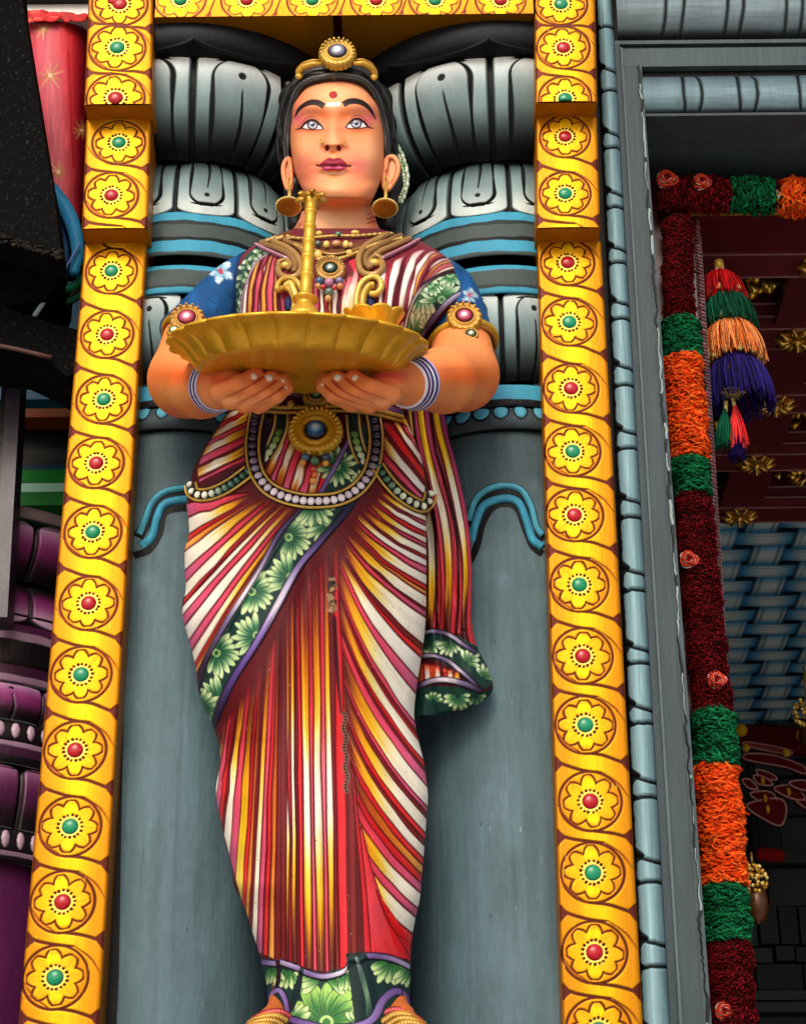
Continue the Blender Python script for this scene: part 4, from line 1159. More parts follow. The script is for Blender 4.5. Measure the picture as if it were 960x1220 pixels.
o = MB().box((-3.3, -.05, 0), (-3.19, 1.45, 6), '#1a1416').build('bay_side_wall', M['enamel'], smooth=False); tag(o, 'dark far left side wall of the shaded bay', 'wall', kind='structure')
# brown timber and green painted beams across the bay
def beam(name, ya, yb, Y, col, lab, cat='beam', x0=-150, x1=150, dpt=.12, mat='enamel'):
    z0, z1 = zat(40, yb, Y), zat(40, ya, Y)
    o = MB().box((xat(x0, ya, Y), Y, z0), (xat(x1, ya, Y), Y+dpt, z1), col).build(name, M[mat], smooth=False); tag(o, lab, cat); return o
beam('timber_beam', 466, 497, 1.0, '#7a3a14', 'worn brown timber beam crossing the dark left bay')
gb = empty('green_beam', at(40, 600, .98), 'green painted beam with a pale stripe above the purple lotus column', 'beam')
for ya, yb, c, nm in ((551, 559, '#1c3a4a', 'edge_line'), (559.5, 575, '#12782a', 'green_band'), (575.5, 586, '#9ac8b0', 'pale_stripe'), (586.5, 602, '#0f6a26', 'green_band')):
    MB().box((xat(-150, ya, .98), .98+(.01 if nm == 'edge_line' else 0), zat(40, yb, .98)), (xat(150, ya, .98), 1.2, zat(40, ya, .98)-.0005), c).build(nm, M['enamel'], gb, smooth=False)
o = MB().box((xat(-150, 500, 1.05), 1.06, zat(40, 552, 1.05)), (xat(150, 500, 1.05), 1.2, zat(40, 470, 1.05)), '#070707').build('black_beam', M['enamel'], smooth=False); tag(o, 'black recessed beam between the timber and the green beam', 'beam')
o = MB().box((-3.3, .55, zat(40, -30, .55)), (xa, 1.45, zl+.2), '#0c0e10').build('bay_light_blocker', M['enamel'], smooth=False); tag(o, 'black slab added over the left bay to block light', 'roof', kind='structure')  # slab added above the bay to keep sky light out
# narrow purple grey post in front
YP = .30
pp = empty('narrow_post', at(14, 690, YP), 'narrow purple grey metal post at the far left edge', 'post')
V = []
for (xa_, xb2, y) in ((10, 27, 424), (-8, 9, 735)):
    A_, B_ = at(xa_, y, YP), at(xb2, y, YP)
    V += [A_, B_, B_+np.array([0, .06, 0]), A_+np.array([0, .06, 0])]
MB().add(V, [(0, 4, 5, 1), (1, 5, 6, 2), (2, 6, 7, 3), (3, 7, 4, 0), (0, 1, 2, 3), (4, 7, 6, 5)], '#3a303e').build('post', M['purple'], pp, smooth=False)
mb = MB(); V = []
for (xa_, xb2, y) in ((3, 9.5, 424), (-15, -8.5, 735)):
    A_, B_ = at(xa_, y, YP), at(xb2, y, YP); V += [A_+np.array([0, .01, 0]), B_+np.array([0, .01, 0]), B_+np.array([0, .06, 0]), A_+np.array([0, .06, 0])]
mb.add(V, [(0, 4, 5, 1), (1, 5, 6, 2), (2, 6, 7, 3), (3, 7, 4, 0), (0, 1, 2, 3), (4, 7, 6, 5)], '#18141a').build('edge', M['purple'], pp, smooth=False)
mb = MB(); mb.box(at(9, 430, YP)-np.array([0, .004, 0]), at(26, 424, YP)+np.array([0, .06, .012]), '#120e12').build('cap', M['purple'], pp, smooth=False)
# red hanging panel with gold stars
YR = .22
rows = np.linspace(24, 262, 160); u = np.linspace(-1, 1, 70)
xlR = lambda y: np.interp(y, [10, 300], [6, 32]); xrR = lambda y: np.interp(y, [10, 300], [112, 100])
cvr = Canvas(-10, 5, 125, 310, 4, '#c01c26')
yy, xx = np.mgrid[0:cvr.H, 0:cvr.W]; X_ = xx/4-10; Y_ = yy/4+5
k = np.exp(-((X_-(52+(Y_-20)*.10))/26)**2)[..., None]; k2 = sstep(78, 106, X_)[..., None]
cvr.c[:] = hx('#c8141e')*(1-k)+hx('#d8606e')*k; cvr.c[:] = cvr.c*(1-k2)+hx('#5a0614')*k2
cvr.c *= (1+.06*vnoise2((cvr.H, cvr.W), 90, 8))[..., None]
for (cx_, cy_, R_s) in ((52, 34, 15), (60, 90, 19), (98, 155, 15), (70, 205, 14)):
    for q in range(10):
        a_ = q*math.pi/5+.3+random.uniform(-.1, .1); rr = R_s*random.uniform(.6, 1.05)
        cvr.stroke([(cx_+3*math.cos(a_), cy_+3*math.sin(a_)), (cx_+rr*math.cos(a_), cy_+rr*math.sin(a_)*1.05)], [1.8, .4], random.choice(['#b89048', '#9a7440', '#d8b468']), alpha=.85)
    cvr.ell(cx_, cy_, 2.4, 2.4, '#ecd49a')
cvr.line([(20, 27), (112, 25)], 2, '#6a0a14'); cvr.stroke([(82, 60), (84, 120), (88, 200)], 2.5, '#9a0c18', alpha=.6)
cvr.done(1)
U, Yy_ = np.meshgrid(u, rows); l, r = xlR(Yy_), xrR(Yy_); Xp = (l+r)/2+(r-l)/2*U
D = YR+.06-.06*np.sqrt(np.clip(1-U*U, 0, 1))
Fp = at(Xp, Yy_, D); Bp = Fp.copy(); Bp[..., 1] = YR+.09
V = np.concatenate([Fp.reshape(-1, 3), Bp.reshape(-1, 3)]); n1 = len(u); n0 = len(rows); G_ = gridF(n0, n1)
side = []
N_ = n0*n1
for i in range(n0-1):
    side += [(i*n1, N_+i*n1, N_+(i+1)*n1, (i+1)*n1), (i*n1+n1-1, (i+1)*n1+n1-1, N_+(i+1)*n1+n1-1, N_+i*n1+n1-1)]
for k_ in range(n1-1): side += [(k_, k_+1, N_+k_+1, N_+k_), ((n0-1)*n1+k_, N_+(n0-1)*n1+k_, N_+(n0-1)*n1+k_+1, (n0-1)*n1+k_+1)]
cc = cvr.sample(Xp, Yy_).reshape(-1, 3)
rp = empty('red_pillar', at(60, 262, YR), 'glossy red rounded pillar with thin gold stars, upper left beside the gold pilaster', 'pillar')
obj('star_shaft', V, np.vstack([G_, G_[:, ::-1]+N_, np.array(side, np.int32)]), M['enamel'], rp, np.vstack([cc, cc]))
mb = MB()
cvt = Canvas(0, 5, 125, 30, 4, '#f2f0ee')
P = []
zt_, zb2 = zat(60, 10, YR), zat(60, 25, YR)
mb.box((xat(4, 18, YR), YR-.012, zb2), (xat(113, 18, YR), YR+.10, zt_), '#eceae6')
mb.build('white_capping', M['enamel'], rp, smooth=False)
mb = MB()
for k_ in range(26):
    x = random.uniform(24, 82) if k_ < 20 else random.uniform(82, 104); y = random.uniform(14, 24) if x < 75 else random.uniform(18, 24)
    mb.ball(at(x, y, YR-.0125), (random.uniform(.008, .020), .0012, random.uniform(.004, .009)), random.choice(['#d81c1c', '#c81418', '#e8564a', '#b80e14']), 10, 6)
mb.build('red_splashes', M['enamel'], rp)
o = MB().box((xat(-60, 5, YR), YR-.03, zat(60, 9.5, YR)), (xat(108, 5, YR), YR+.2, zat(60, 9.5, YR)+.22), '#2b3136').build('ledge', M['stone'], smooth=False); tag(o, 'dark grey stone ledge above the red starred pillar', 'ledge')
# painted scrolls under the panel (blue, teal, green)
sc_ = empty('painted_scroll', at(80, 350, .2), 'curling blue and green painted scroll between the red pillar and the gold pilaster', 'carving')
def arc(name, pts, Y, r, col, lab=None):
    C = poly(pts, 40); mb = MB(); mb.tube(at(C[:, 0], C[:, 1], Y), np.array(r)/ppm(80, 290, Y), 14, col); o = mb.build(name, M['enamel'], sc_)
    if lab: o['label'] = lab
arc('curl', [(52, 218), (66, 232), (82, 255), (91, 282), (93, 305), (88, 328)], .16, [10, 9.5, 9, 8, 6], '#2f8ac0', 'bright blue curl')
arc('curl', [(58, 236), (70, 258), (78, 285), (79, 310), (76, 335)], .19, [6, 5, 5, 4], '#16406e', 'dark blue curl')
arc('curl', [(62, 255), (72, 275), (76, 300), (73, 325), (70, 340)], .21, [4, 5, 4.5, 3.5], '#1c8a5a', 'green curl')
arc('curl', [(66, 340), (78, 345), (90, 340), (104, 326)], .18, [4, 5, 5, 4], '#1a7a58', 'teal green lower curl')
arc('curl', [(50, 358), (66, 362), (84, 358), (104, 346)], .2, [4, 5, 4.5, 4], '#23805e', 'teal green lower curl')
arc('curl', [(62, 350), (80, 352), (104, 338)], .22, [4, 4, 4], '#6a5a3c', 'olive brown lower curl')
o = MB().tube([at(95, 290, .14), at(70, 336, .14)], .0022, 8, '#6a8ab8').build('cable', M['enamel']); tag(o, 'thin pale blue cable slanting across the blue scroll', 'cable')
o = MB().tube([at(58.5, 351.5, .12), at(41, 377, .12)], .0045, 10, '#a8c4d8').build('pale_rod', M['enamel']); tag(o, 'short pale bluish rod leaning in the dark bay', 'rod')  # plain pale painted rod
o = MB().box((xat(-40, 400, .7), .72, zat(40, 470, .7)), (xat(120, 400, .7), .76, zat(40, 330, .7)), '#0e3e54').build('teal_wall', M['enamel'], smooth=False); tag(o, 'dark teal wall patch above the brown timber beam', 'wall')
# black speckled slab and sagging black canopy
mb_, nt, b = new_mat('black_speckled')
tc = nd(nt, 'ShaderNodeTexCoord'); nz = nd(nt, 'ShaderNodeTexNoise'); nz.inputs['Scale'].default_value = 190; nz.inputs['Detail'].default_value = 3
nt.links.new(tc.outputs['Object'], nz.inputs['Vector'])
rp_ = nd(nt, 'ShaderNodeMapRange'); rp_.inputs['From Min'].default_value = .60; rp_.inputs['From Max'].default_value = .78; rp_.inputs['To Min'].default_value = .004; rp_.inputs['To Max'].default_value = .028
nt.links.new(nz.outputs['Fac'], rp_.inputs['Value']); nt.links.new(rp_.outputs[0], b.inputs['Base Color']); b.inputs['Roughness'].default_value = .9; b.inputs['Specular IOR Level'].default_value = .03
M['speck'] = mb_
YS = -.05
def prism(name, pts, Y, dpt, mat, lab, cat):
    P = np.array(pts, float); F3 = at(P[:, 0], P[:, 1], Y); n = len(P); B3 = F3+np.array([0, dpt, 0])
    o = obj(name, np.vstack([F3, B3]), [tuple(range(n))[::-1], tuple(range(n, 2*n))]+[(i, (i+1) % n, n+(i+1) % n, n+i) for i in range(n)], mat, None, np.zeros((2*n, 3))+.05, smooth=False)
    me = o.data; bm_ = bmesh.new(); bm_.from_mesh(me); bmesh.ops.recalc_face_normals(bm_, faces=bm_.faces); bm_.to_mesh(me); bm_.free()
    return tag(o, lab, cat)
import bmesh
prism('black_slab', [(-120, -60), (22, -60), (27, 0), (51, 150), (59, 200), (64, 225), (70, 275), (73, 299), (55, 304), (35, 296), (20, 290), (0, 284), (-120, 280)], YS, .07, M['speck'], 'rough black speckled slab hanging at the upper left corner', 'slab')
prism('black_canopy', [(-120, 296), (0, 296), (40, 304), (72, 306), (70, 330), (60, 352), (30, 360), (6, 366), (30, 374), (60, 384), (90, 392), (112, 395), (100, 440), (80, 448), (70, 440), (50, 428), (20, 414), (-120, 400)], .10, .15, M['speck'], 'sagging black cloth canopy under the black slab', 'canopy')
o = MB().tube(at(np.array([-20, 20, 45, 62]), np.array([408, 416, 422, 426]), .09), .004, 8, '#5a4038').build('canopy_pole', M['enamel']); tag(o, 'thin brown pole along the lower edge of the black canopy', 'pole')
mb = MB()
for k_ in range(70):
    t = random.random(); p = at(2+72*t, 284+20*t+random.uniform(-5, 5), YS-.004)
    mb.ball(p, (random.uniform(.002, .008), .003, random.uniform(.001, .0035)), random.choice(['#2a261e', '#1a1814', '#383226', '#12110e']), 7, 5)
o = mb.build('slab_edge_moss', M['yarn']); tag(o, 'crumbling mossy lower edge of the black slab', 'moss', kind='stuff')
# ================================================================== the statue: root, sari
ST = empty('statue', at(390, 1215, -.05), 'painted statue of a woman in a striped red and yellow sari holding a tray', 'statue')
PAL = {
 'P': [(0, '#6a1018'), (.12, '#b82a38'), (.4, '#e4465a'), (.8, '#e05478'), (1, '#d26a94')],
 'C': [(0, '#541418'), (.10, '#8a3a18'), (.22, '#dc8a18'), (.40, '#f4bc20'), (.55, '#fae6a0'), (.66, '#fef4dc'), (1, '#fdf6e6')],
 'W': [(0, '#5a1a1c'), (.10, '#b8761c'), (.22, '#f2cc66'), (.34, '#fcf2dc'), (1, '#fdf8ee')],
 'Y': [(0, '#45121a'), (.18, '#8a3c16'), (.42, '#dc9214'), (.7, '#f3c41c'), (1, '#f6da6a')],
 'R': [(0, '#5a0e14'), (.2, '#b01a20'), (.5, '#dc2026'), (1, '#e23a34')],
 'O': [(0, '#45121a'), (.25, '#9a3c16'), (.6, '#dd7420'), (1, '#f2ac58')],
 'M': [(0, '#4c1018'), (.5, '#7c2028'), (1, '#7a2a24')],
 'V': [(0, '#5a1a20'), (.05, '#7a2a1e'), (.15, '#c8701a'), (.27, '#f0ac1c'), (.35, '#f6cc50'), (.42, '#fdf0dc'), (.60, '#fdf6ee'), (.68, '#f8dc60'), (.79, '#eeb41a'), (.87, '#a8621a'), (.92, '#6a3026'), (1, '#5c282c')],
 'p': [(0, '#7a141c'), (.3, '#da3a46'), (.55, '#e2788e'), (.75, '#dc5a70'), (1, '#e0485a')],
 'r': [(0, '#5a0e14'), (.2, '#c4222a'), (.5, '#d82830'), (.8, '#de3a44'), (1, '#e03038')],
}
EDGE = ('#571019', 1.25)
def parse(sp):
    out = []
    for tok in sp.split(): out.append((tok[0], float(tok[1:])))
    return out
def fan(cv, knots, stripes, cx=.30, cy=.55, off=(0, 0), hp=1.0, edge=EDGE, jit=.07, pal=PAL):
    K = np.array([[k[0], *k[1], *k[2]] for k in knots], float)
    S = parse(stripes); w = np.array([s[1] for s in S]); q = np.r_[0, np.cumsum(w)]/w.sum()
    def curve(qq):
        I = np.array([np.interp(qq, K[:, 0], K[:, 1]), np.interp(qq, K[:, 0], K[:, 2])]); O = np.array([np.interp(qq, K[:, 0], K[:, 3]), np.interp(qq, K[:, 0], K[:, 4])])
        o = np.asarray(off(qq) if callable(off) else off, float)
        C = np.array([I[0]+cx*(O[0]-I[0]), I[1]+cy*(O[1]-I[1])])+o
        t = np.linspace(0, 1, 40)[:, None]
        wob = .75*np.sin(math.pi*t[:, 0])*vnoise(40, 9)
        d = (O-I)/(np.linalg.norm(O-I)+1e-6)
        return (1-t)**2*I+2*t*(1-t)*C+t*t*O+wob[:, None]*np.array([-d[1], d[0]])
    CV = [curve(x) for x in q]
    for i, (nm, _) in enumerate(S):
        A, B = CV[i], CV[i+1]
        sh = random.uniform(-.05, .05)
        keys = [(k[0]+(sh if 0 < k[0] < 1 else 0), k[1]) for k in pal[nm]]
        cv.ribbon(A, B, keys, .05, jit, hp if nm not in 'M' else .25, edge)

SIL_L = [(440, 272), (478, 278), (483, 277), (497, 267), (513, 255), (535, 243), (547, 235), (560, 230), (580, 225), (597, 222), (607, 222.5), (622, 225), (640, 226), (648, 221.5), (657, 219), (680, 220), (705, 222), (713, 218), (725, 216), (735, 217.5), (755, 223), (773, 228), (793, 233), (822, 236), (838, 241), (860, 252), (877, 257.5), (885, 262), (909, 263), (928, 259), (946, 256), (967, 261), (985, 265), (1004, 268), (1023, 274), (1039, 277.4), (1054, 277), (1081, 292), (1112, 301), (1132, 308), (1147, 311.5), (1173, 318), (1195, 320), (1225, 322)]
SIL_R = [(440, 478), (480, 480), (497, 482), (522, 493), (547, 502.5), (563, 505), (583, 511), (603, 513.5), (618, 508), (638, 507.5), (680, 508), (730, 507.5), (755, 506), (780, 502.5), (810, 497.5), (838, 494), (855, 493), (880, 498), (909, 505.4), (935, 508.5), (950, 510.5), (962, 509), (982, 507.6), (1011, 505.4), (1048, 502), (1071, 500.7), (1089, 496), (1111, 491.5), (1130, 490), (1147, 488.6), (1191, 488.6), (1225, 489)]
def smoothed(tab, sg=5.0):
    y = np.arange(tab[0][0]-30, tab[-1][0]+30, 1.0); x = np.interp(y, [a for a, _ in tab], [b for _, b in tab])
    k = np.exp(-.5*(np.arange(-20, 21)/sg)**2); k /= k.sum()
    xs = np.convolve(np.pad(x, 20, mode='edge'), k, 'valid')
    return lambda q: np.interp(q, y, xs)
silL, silR = smoothed(SIL_L), smoothed(SIL_R)
G1, G2, NAVY = '#2e6b4a', '#d6edae', '#1d3836'
PUR = [(0, '#6a4f8e'), (.5, '#8f78b8'), (1, '#5e4684')]

cv = Canvas(205, 440, 525, 1230, 3.4, '#5a161c')
# --- central pleats
fan(cv, [(0, (257, 872), (262, 892)), (.2, (270, 858), (256, 948)), (.4, (290, 830), (270, 1006)), (.6, (308, 800), (290, 1080)), (.8, (325, 770), (306, 1134)), (1, (337, 738), (334, 1146))],
    'M3 O5 P5 C6 P5 R4 M3 C7 P6 Y7 R4 O4 M4 C6 P5 R4 O5 M4', .62, .5)
fan(cv, [(0, (337, 735), (334, 1150)), (.25, (352, 712), (357, 1156)), (.5, (372, 686), (380, 1162)), (.75, (393, 662), (402, 1158)), (1, (416, 640), (426, 1146))],
    'M6 V4 r3 V6 M3 r5 V9 p5 V9 p5 V7 M4 r10 O2 M7', .5, .45, jit=.05)
# --- right leg
fan(cv, [(0, (456, 584), (507, 614)), (.08, (442, 596), (509, 640)), (.2, (425, 618), (509, 676)), (.35, (412, 648), (508, 738)), (.5, (403, 682), (495, 852)), (.6, (405, 730), (506, 902)), (.7, (409, 790), (511, 952)), (.8, (414, 870), (507, 1010)), (.9, (420, 960), (502, 1062)), (1, (432, 1062), (489, 1126))],
    'C10 P6 W11 R7 C12 P7 C14 R5 W13 P9 C14 R6 O6 C16 M3 P8 C19 M4 R5 W15 P10 C24 P8 M6 R5 C18 R6 M5 P14 C20 P5 M5 C13 R6 M5 C12 R7 O9 R8 P9 C12 P7 C13 R9', .34, .56)
# broad plain red and rose panels above the hem
cv.ribbon(poly([(424, 985), (430, 1040), (436, 1090), (440, 1142)], 40), poly([(431, 985), (448, 1050), (468, 1100), (489, 1142)], 40), [(0, '#b01c24'), (.3, '#d8343e'), (.7, '#de4652'), (1, '#e0303a')], .05, .1, .6, EDGE)
cv.poly([(449, 1062), (470, 1092), (489, 1122), (489, 1146), (470, 1128)], '#dc1c22')
cv.line([(448, 1060), (460, 1092), (478, 1122), (488, 1140)], 1.6, '#7a1018')
cv.ribbon(poly([(418, 915), (423, 980), (430, 1060), (434, 1140)], 40), poly([(421, 915), (428, 980), (437, 1060), (443, 1140)], 40), [(0, '#a01820'), (1, '#d42a34')], .04, .05, .5, EDGE)
# --- left thigh
fan(cv, [(0, (302, 586), (222, 600)), (.1, (304, 590), (225, 634)), (.2, (312, 594), (219, 662)), (.35, (328, 598), (222, 704)), (.5, (340, 602), (216, 735)), (.65, (350, 606), (226, 766)), (.8, (356, 608), (233, 794)), (1, (364, 606), (235, 824))],
    'P9 C11 R6 O7 C15 P9 C14 R6 M2 W12 P10 W15 P12 C14 R6 O8 M3 R7 C16', .5, .5, lambda q: (-14*q, -2+4*q))
# --- diagonal border with daisies
EL = [(368, 596), (353, 612), (332, 637), (310, 677), (290, 709), (273, 735), (253, 770), (242, 793), (235, 824), (237, 840)]
ER = [(432, 588), (417, 611), (385, 648), (360, 678), (335, 724), (310, 768), (283, 810), (268, 842), (257, 868)]
ERi = [(420, 586), (405, 610), (374, 646), (350, 676), (325, 720), (301, 764), (274, 806), (258, 838), (251, 862)]
def band(cv, A, B, col, **k): cv.ribbon(poly(A, 80), poly(B, 80), [(0, col), (1, col)] if isinstance(col, str) else col, **k)
band(cv, EL, ERi, NAVY, streak=.08, jit=0)
bk = cv.c.copy()
for (x, y, a0, a1, n) in ((344, 640, -1.9, 1.75, 10), (300, 705, -1.9, 1.75, 10), (258, 778, -1.9, 1.8, 10), (390, 622, 1.0, 4.4, 10), (346, 687, 1.0, 4.4, 10), (306, 757, .9, 4.4, 10), (262, 834, .9, 4.4, 10), (238, 846, -1.9, .6, 6), (372, 600, -.4, 2.2, 6)):
    cv.daisy(x, y, 29, n+1, a0+.35, a1+.35, G1, G2, 7.6, 4, .12, '#16302c', '#a8cc86')
mk = Canvas(205, 440, 525, 1230, 3.4, '#000000'); band(mk, EL, ERi, '#ffffff', streak=0, jit=0); mk = blur(mk.c, 1); cv.c = cv.c*mk+bk*(1-mk)
band(cv, [(p[0]-3, p[1]-1) for p in EL], [(p[0]+3.4, p[1]+1.5) for p in EL], [(0, '#2a2238'), (.25, '#5a4a7a'), (.5, '#f2ecf2'), (.62, '#8a78b0'), (.85, '#3a2840'), (1, '#1e1420')], streak=.05, jit=.04, hp=.7, edge=('#1c1016', 1.2))
band(cv, ERi, ER, [(0, '#26283c'), (.18, '#2c2c48'), (.3, '#7560a8'), (.44, '#c8bcdc'), (.52, '#e2dce8'), (.6, '#8a72b8'), (.8, '#5c4490'), (1, '#241c30')], streak=.10, jit=.05, hp=1.1, edge=('#17131c', 1.5))
# --- hip panels
cv.poly([(272, 478), (312, 478), (300, 520), (298, 562), (262, 588), (228, 592), (222, 580), (236, 545), (258, 508)], '#45141a')
fan(cv, [(0, (296, 480), (272, 492)), (.2, (305, 487), (258, 514)), (.45, (302, 508), (244, 536)), (.7, (300, 530), (234, 562)), (1, (297, 548), (239, 577))],
    'C7 R6 C11 P6 C10 P8 M2 C14 M2 P7 M3', .5, .5, pal=dict(PAL, C=[(0, '#45121a'), (.2, '#b8701a'), (.4, '#f0b828'), (.6, '#fbf0d8'), (.8, '#fcf4e0'), (1, '#d89a30')]))
cv.poly([(448, 492), (484, 492), (503, 548), (508, 596), (480, 592), (452, 560)], '#45141a')
fan(cv, [(0, (478, 494), (490, 505)), (.25, (468, 497), (503, 550)), (.55, (454, 502), (506, 572)), (.8, (453, 530), (506, 590)), (1, (452, 550), (498, 596))],
    'C7 P4 M2 W9 M3 R13 M5 W11 M2 P8 M3', .45, .5)
# --- apron between the loops
cv.poly([(303, 484), (452, 486), (452, 560), (436, 590), (400, 606), (355, 606), (318, 588), (302, 550)], '#45141a')
fan(cv, [(0, (348, 492), (316, 560)), (.3, (352, 512), (330, 578)), (.6, (366, 540), (350, 590)), (.85, (384, 545), (372, 594)), (1, (404, 540), (384, 594))],
    'C10 P7 C10 P8 C10 P8 C8 R8', .5, .5, pal=dict(PAL, C=[(0, '#6a2418'), (.22, '#c07a2a'), (.42, '#fbe8c8'), (.62, '#fdf6ec'), (.8, '#d8842a'), (1, '#8a3018')]))
cv.poly([(452, 490), (420, 516), (380, 596), (420, 596), (450, 570)], NAVY)
cv.daisy(401, 556, 24, 13, -2.6, 3.2, G1, G2, 6, 4, .1, '#16302c', '#8ab87a')
cv.daisy(432, 575, 16, 6, 2.4, 4.6, G1, G2, 5, 3, .1, '#16302c')
band(cv, [(418, 512), (404, 540), (388, 570), (372, 598)], [(424, 514), (410, 542), (394, 572), (380, 598)], PUR, hp=.6, edge=('#2a2030', 1.2))
# dark straps with green stones inside the loop
for pts, flip in (([(336, 490), (334, 510), (326, 530), (316, 546)], 0), ([(420, 492), (422, 515), (427, 535), (434, 550)], 1)):
    cv.stroke(pts, [13, 13, 11], '#1c2a24', hp=.4)
    P = poly(pts, 8)
    for i, p in enumerate(P[3:], 3):
        cv.ell(p[0], p[1], 4.6, 3.6, ['#6a9a4a', '#8aba64', '#bcdc9a', '#d8ecc0', '#e6f2d6'][min(4, i-3)], -.6 if not flip else .6, .8)
    n = 7.2
    d = np.array([1, .25]) if not flip else np.array([1, -.3])
    for s_ in (-1, 1): cv.stroke([(p[0]+s_*n*d[0], p[1]+s_*n*d[1]) for p in pts], 2.3, [(0, '#c9a23a'), (.5, '#ead282'), (1, '#c0962e')], hp=1.2)
for pts in ([(316, 488), (318, 505), (312, 530), (310, 550)], [(440, 490), (443, 510), (443, 530), (440, 548)]):
    cv.stroke(pts, 11, [(0, '#2a1c34'), (1, '#1c1420')])
# waist cloth
cv.poly([(262, 440), (490, 440), (486, 494), (440, 488), (376, 487), (300, 486), (276, 480)], '#4a1a2a')
cv.stroke([(316, 470), (345, 466), (362, 470)], 10, [(0, '#6a3a74'), (.5, '#a884b4'), (1, '#5a2c5c')]); cv.stroke([(392, 478), (420, 478), (450, 484), (482, 494)], 9, [(0, '#6a3a74'), (.5, '#8a6a96'), (1, '#4a2c50')])
# --- hem
HT = [(306, 1142), (333, 1145), (334, 1143), (357, 1151), (358, 1153), (385, 1160), (411, 1153), (415, 1140), (430, 1140), (436, 1136), (452, 1136), (470, 1140), (492, 1150)]
cv.poly(HT+[(492, 1228), (300, 1228)], NAVY)
cv.daisy(389, 1218, 47, 9, -math.pi+.1, -.1, '#3c7c3e', '#a8d468', 15, 7, .03, '#16302c', '#bcd88a')
for (x, y, r, a0, a1, n, w) in ((384, 1160, 34, 2.2, 3.3, 4, 9), (386, 1160, 34, -.15, .9, 4, 9), (342, 1152, 26, .9, 2.3, 5, 7), (322, 1150, 24, .7, 1.9, 5, 6), (465, 1144, 30, .2, 2.9, 8, 9), (348, 1222, 28, -1.5, -.5, 4, 9), (432, 1222, 26, -2.6, -1.6, 4, 9), (488, 1150, 26, 1.6, 2.6, 4, 7), (410, 1156, 26, .8, 1.9, 4, 7)):
    cv.daisy(x, y, r, n, a0, a1, '#3c7c3e', '#cfe6a0', w, 5, .05, '#16302c')
band(cv, [(p[0], p[1]-1) for p in HT], [(p[0], p[1]+8) for p in HT], [(0, '#5e4684'), (.2, '#b8a8cc'), (.35, '#6a5290'), (.55, '#e6e2ec'), (.62, '#8a74b0'), (.8, '#6a5290'), (1, '#c8b8d8')], hp=.8, edge=('#1c1420', 1.6))
cv.poly([(412, 1136), (436, 1134), (444, 1160), (452, 1196), (446, 1228), (424, 1228), (418, 1180)], '#14282a')
cv.stroke([(424, 1140), (432, 1165), (438, 1190), (440, 1215)], [3, 6, 5, 8], [(0, '#8a9a94'), (.3, '#3c5a52'), (.6, '#7aa07a'), (1, '#14282a')], alpha=.8)
cv.stroke([(331, 1144), (332, 1165), (327, 1185)], 5, '#2a1a24'); cv.stroke([(360, 1152), (354, 1180), (346, 1205)], [4, 9, 6], '#1a2a2c')
cv.stroke([(318, 1198), (324, 1184), (333, 1180), (340, 1192), (343, 1210)], 8, PUR, edge=('#1c1420', 1.5))
cv.stroke([(344, 1214), (366, 1220), (395, 1226), (428, 1222), (446, 1212), (456, 1192), (470, 1181), (482, 1186), (489, 1204)], 10, PUR, edge=('#1c1420', 1.5))
for pts, w in (([(308, 486), (303, 510), (301, 535), (305, 560), (317, 579), (335, 590), (358, 596), (380, 597), (404, 594), (425, 583), (439, 566), (446, 545), (448, 520), (444, 492)], 20), ([(227, 577), (230, 587), (241, 590), (256, 587), (274, 578), (296, 562)], 19), ([(450, 556), (462, 573), (476, 588), (492, 599), (504, 603), (511, 597), (513, 588)], 19)):
    cv.stroke(pts, w, '#2a1016'); cv.stroke(pts, 12, '#1c141c')
# worn spots where the plaster shows, and the flaked line down the pleat
for k in range(46):
    y = random.uniform(686, 730); cv.ell(395+(y-686)*.02+random.uniform(-4.5, 4.5), y, random.uniform(1, 3), random.uniform(1, 3.5), random.choice(['#8a6a4a', '#a88662', '#6a4a34', '#2a1a16', '#96785a']))
cv.stroke([(399, 735), (402, 800), (406, 850)], [3, 4, 2], '#34141a')
for k in range(26):
    y = 850+k*3.7; cv.ell(410+1.5*math.sin(k)+(y-850)*.035, y, 3.2, 2.2, '#8a6a58'); cv.ell(410+1.5*math.sin(k)+(y-850)*.035, y, 2.2, 1.3, '#2c1416')
for k in range(240):
    y = random.uniform(600, 1140); x = random.uniform(float(silL(y)), float(silR(y))); cv.ell(x, y, random.uniform(.3, .7), random.uniform(.3, .8), random.choice(['#3a1a16', '#f4e8d8', '#5a3020']), alpha=.7)
cv.done(1)

def sari_depth(s, y):
    d = sinterp(y, [440, 520, 600, 720, 850, 950, 1080, 1150, 1225], [.095, .115, .135, .135, .12, .115, .10, .095, .10])
    prof = np.clip(1-np.abs(s)**2.2, 0, 1)**.55
    leg = sinterp(y, [600, 700, 1000, 1120, 1200], [0, 1, 1, .5, .2])
    b = -.022*leg*np.exp(-((s-.45)/.26)**2)-.018*leg*np.exp(-((s+.52)/.24)**2)+.012*leg*np.exp(-((s-.02)/.10)**2)
    ctr = sinterp(y, [440, 600, 900, 1225], [-.03, -.035, -.02, -.02])
    return ctr-d*prof+b*prof
def front(px, py): 
    c = (silL(py)+silR(py))/2; w = (silR(py)-silL(py))/2
    return sari_depth(np.clip((px-c)/w, -1, 1), py)

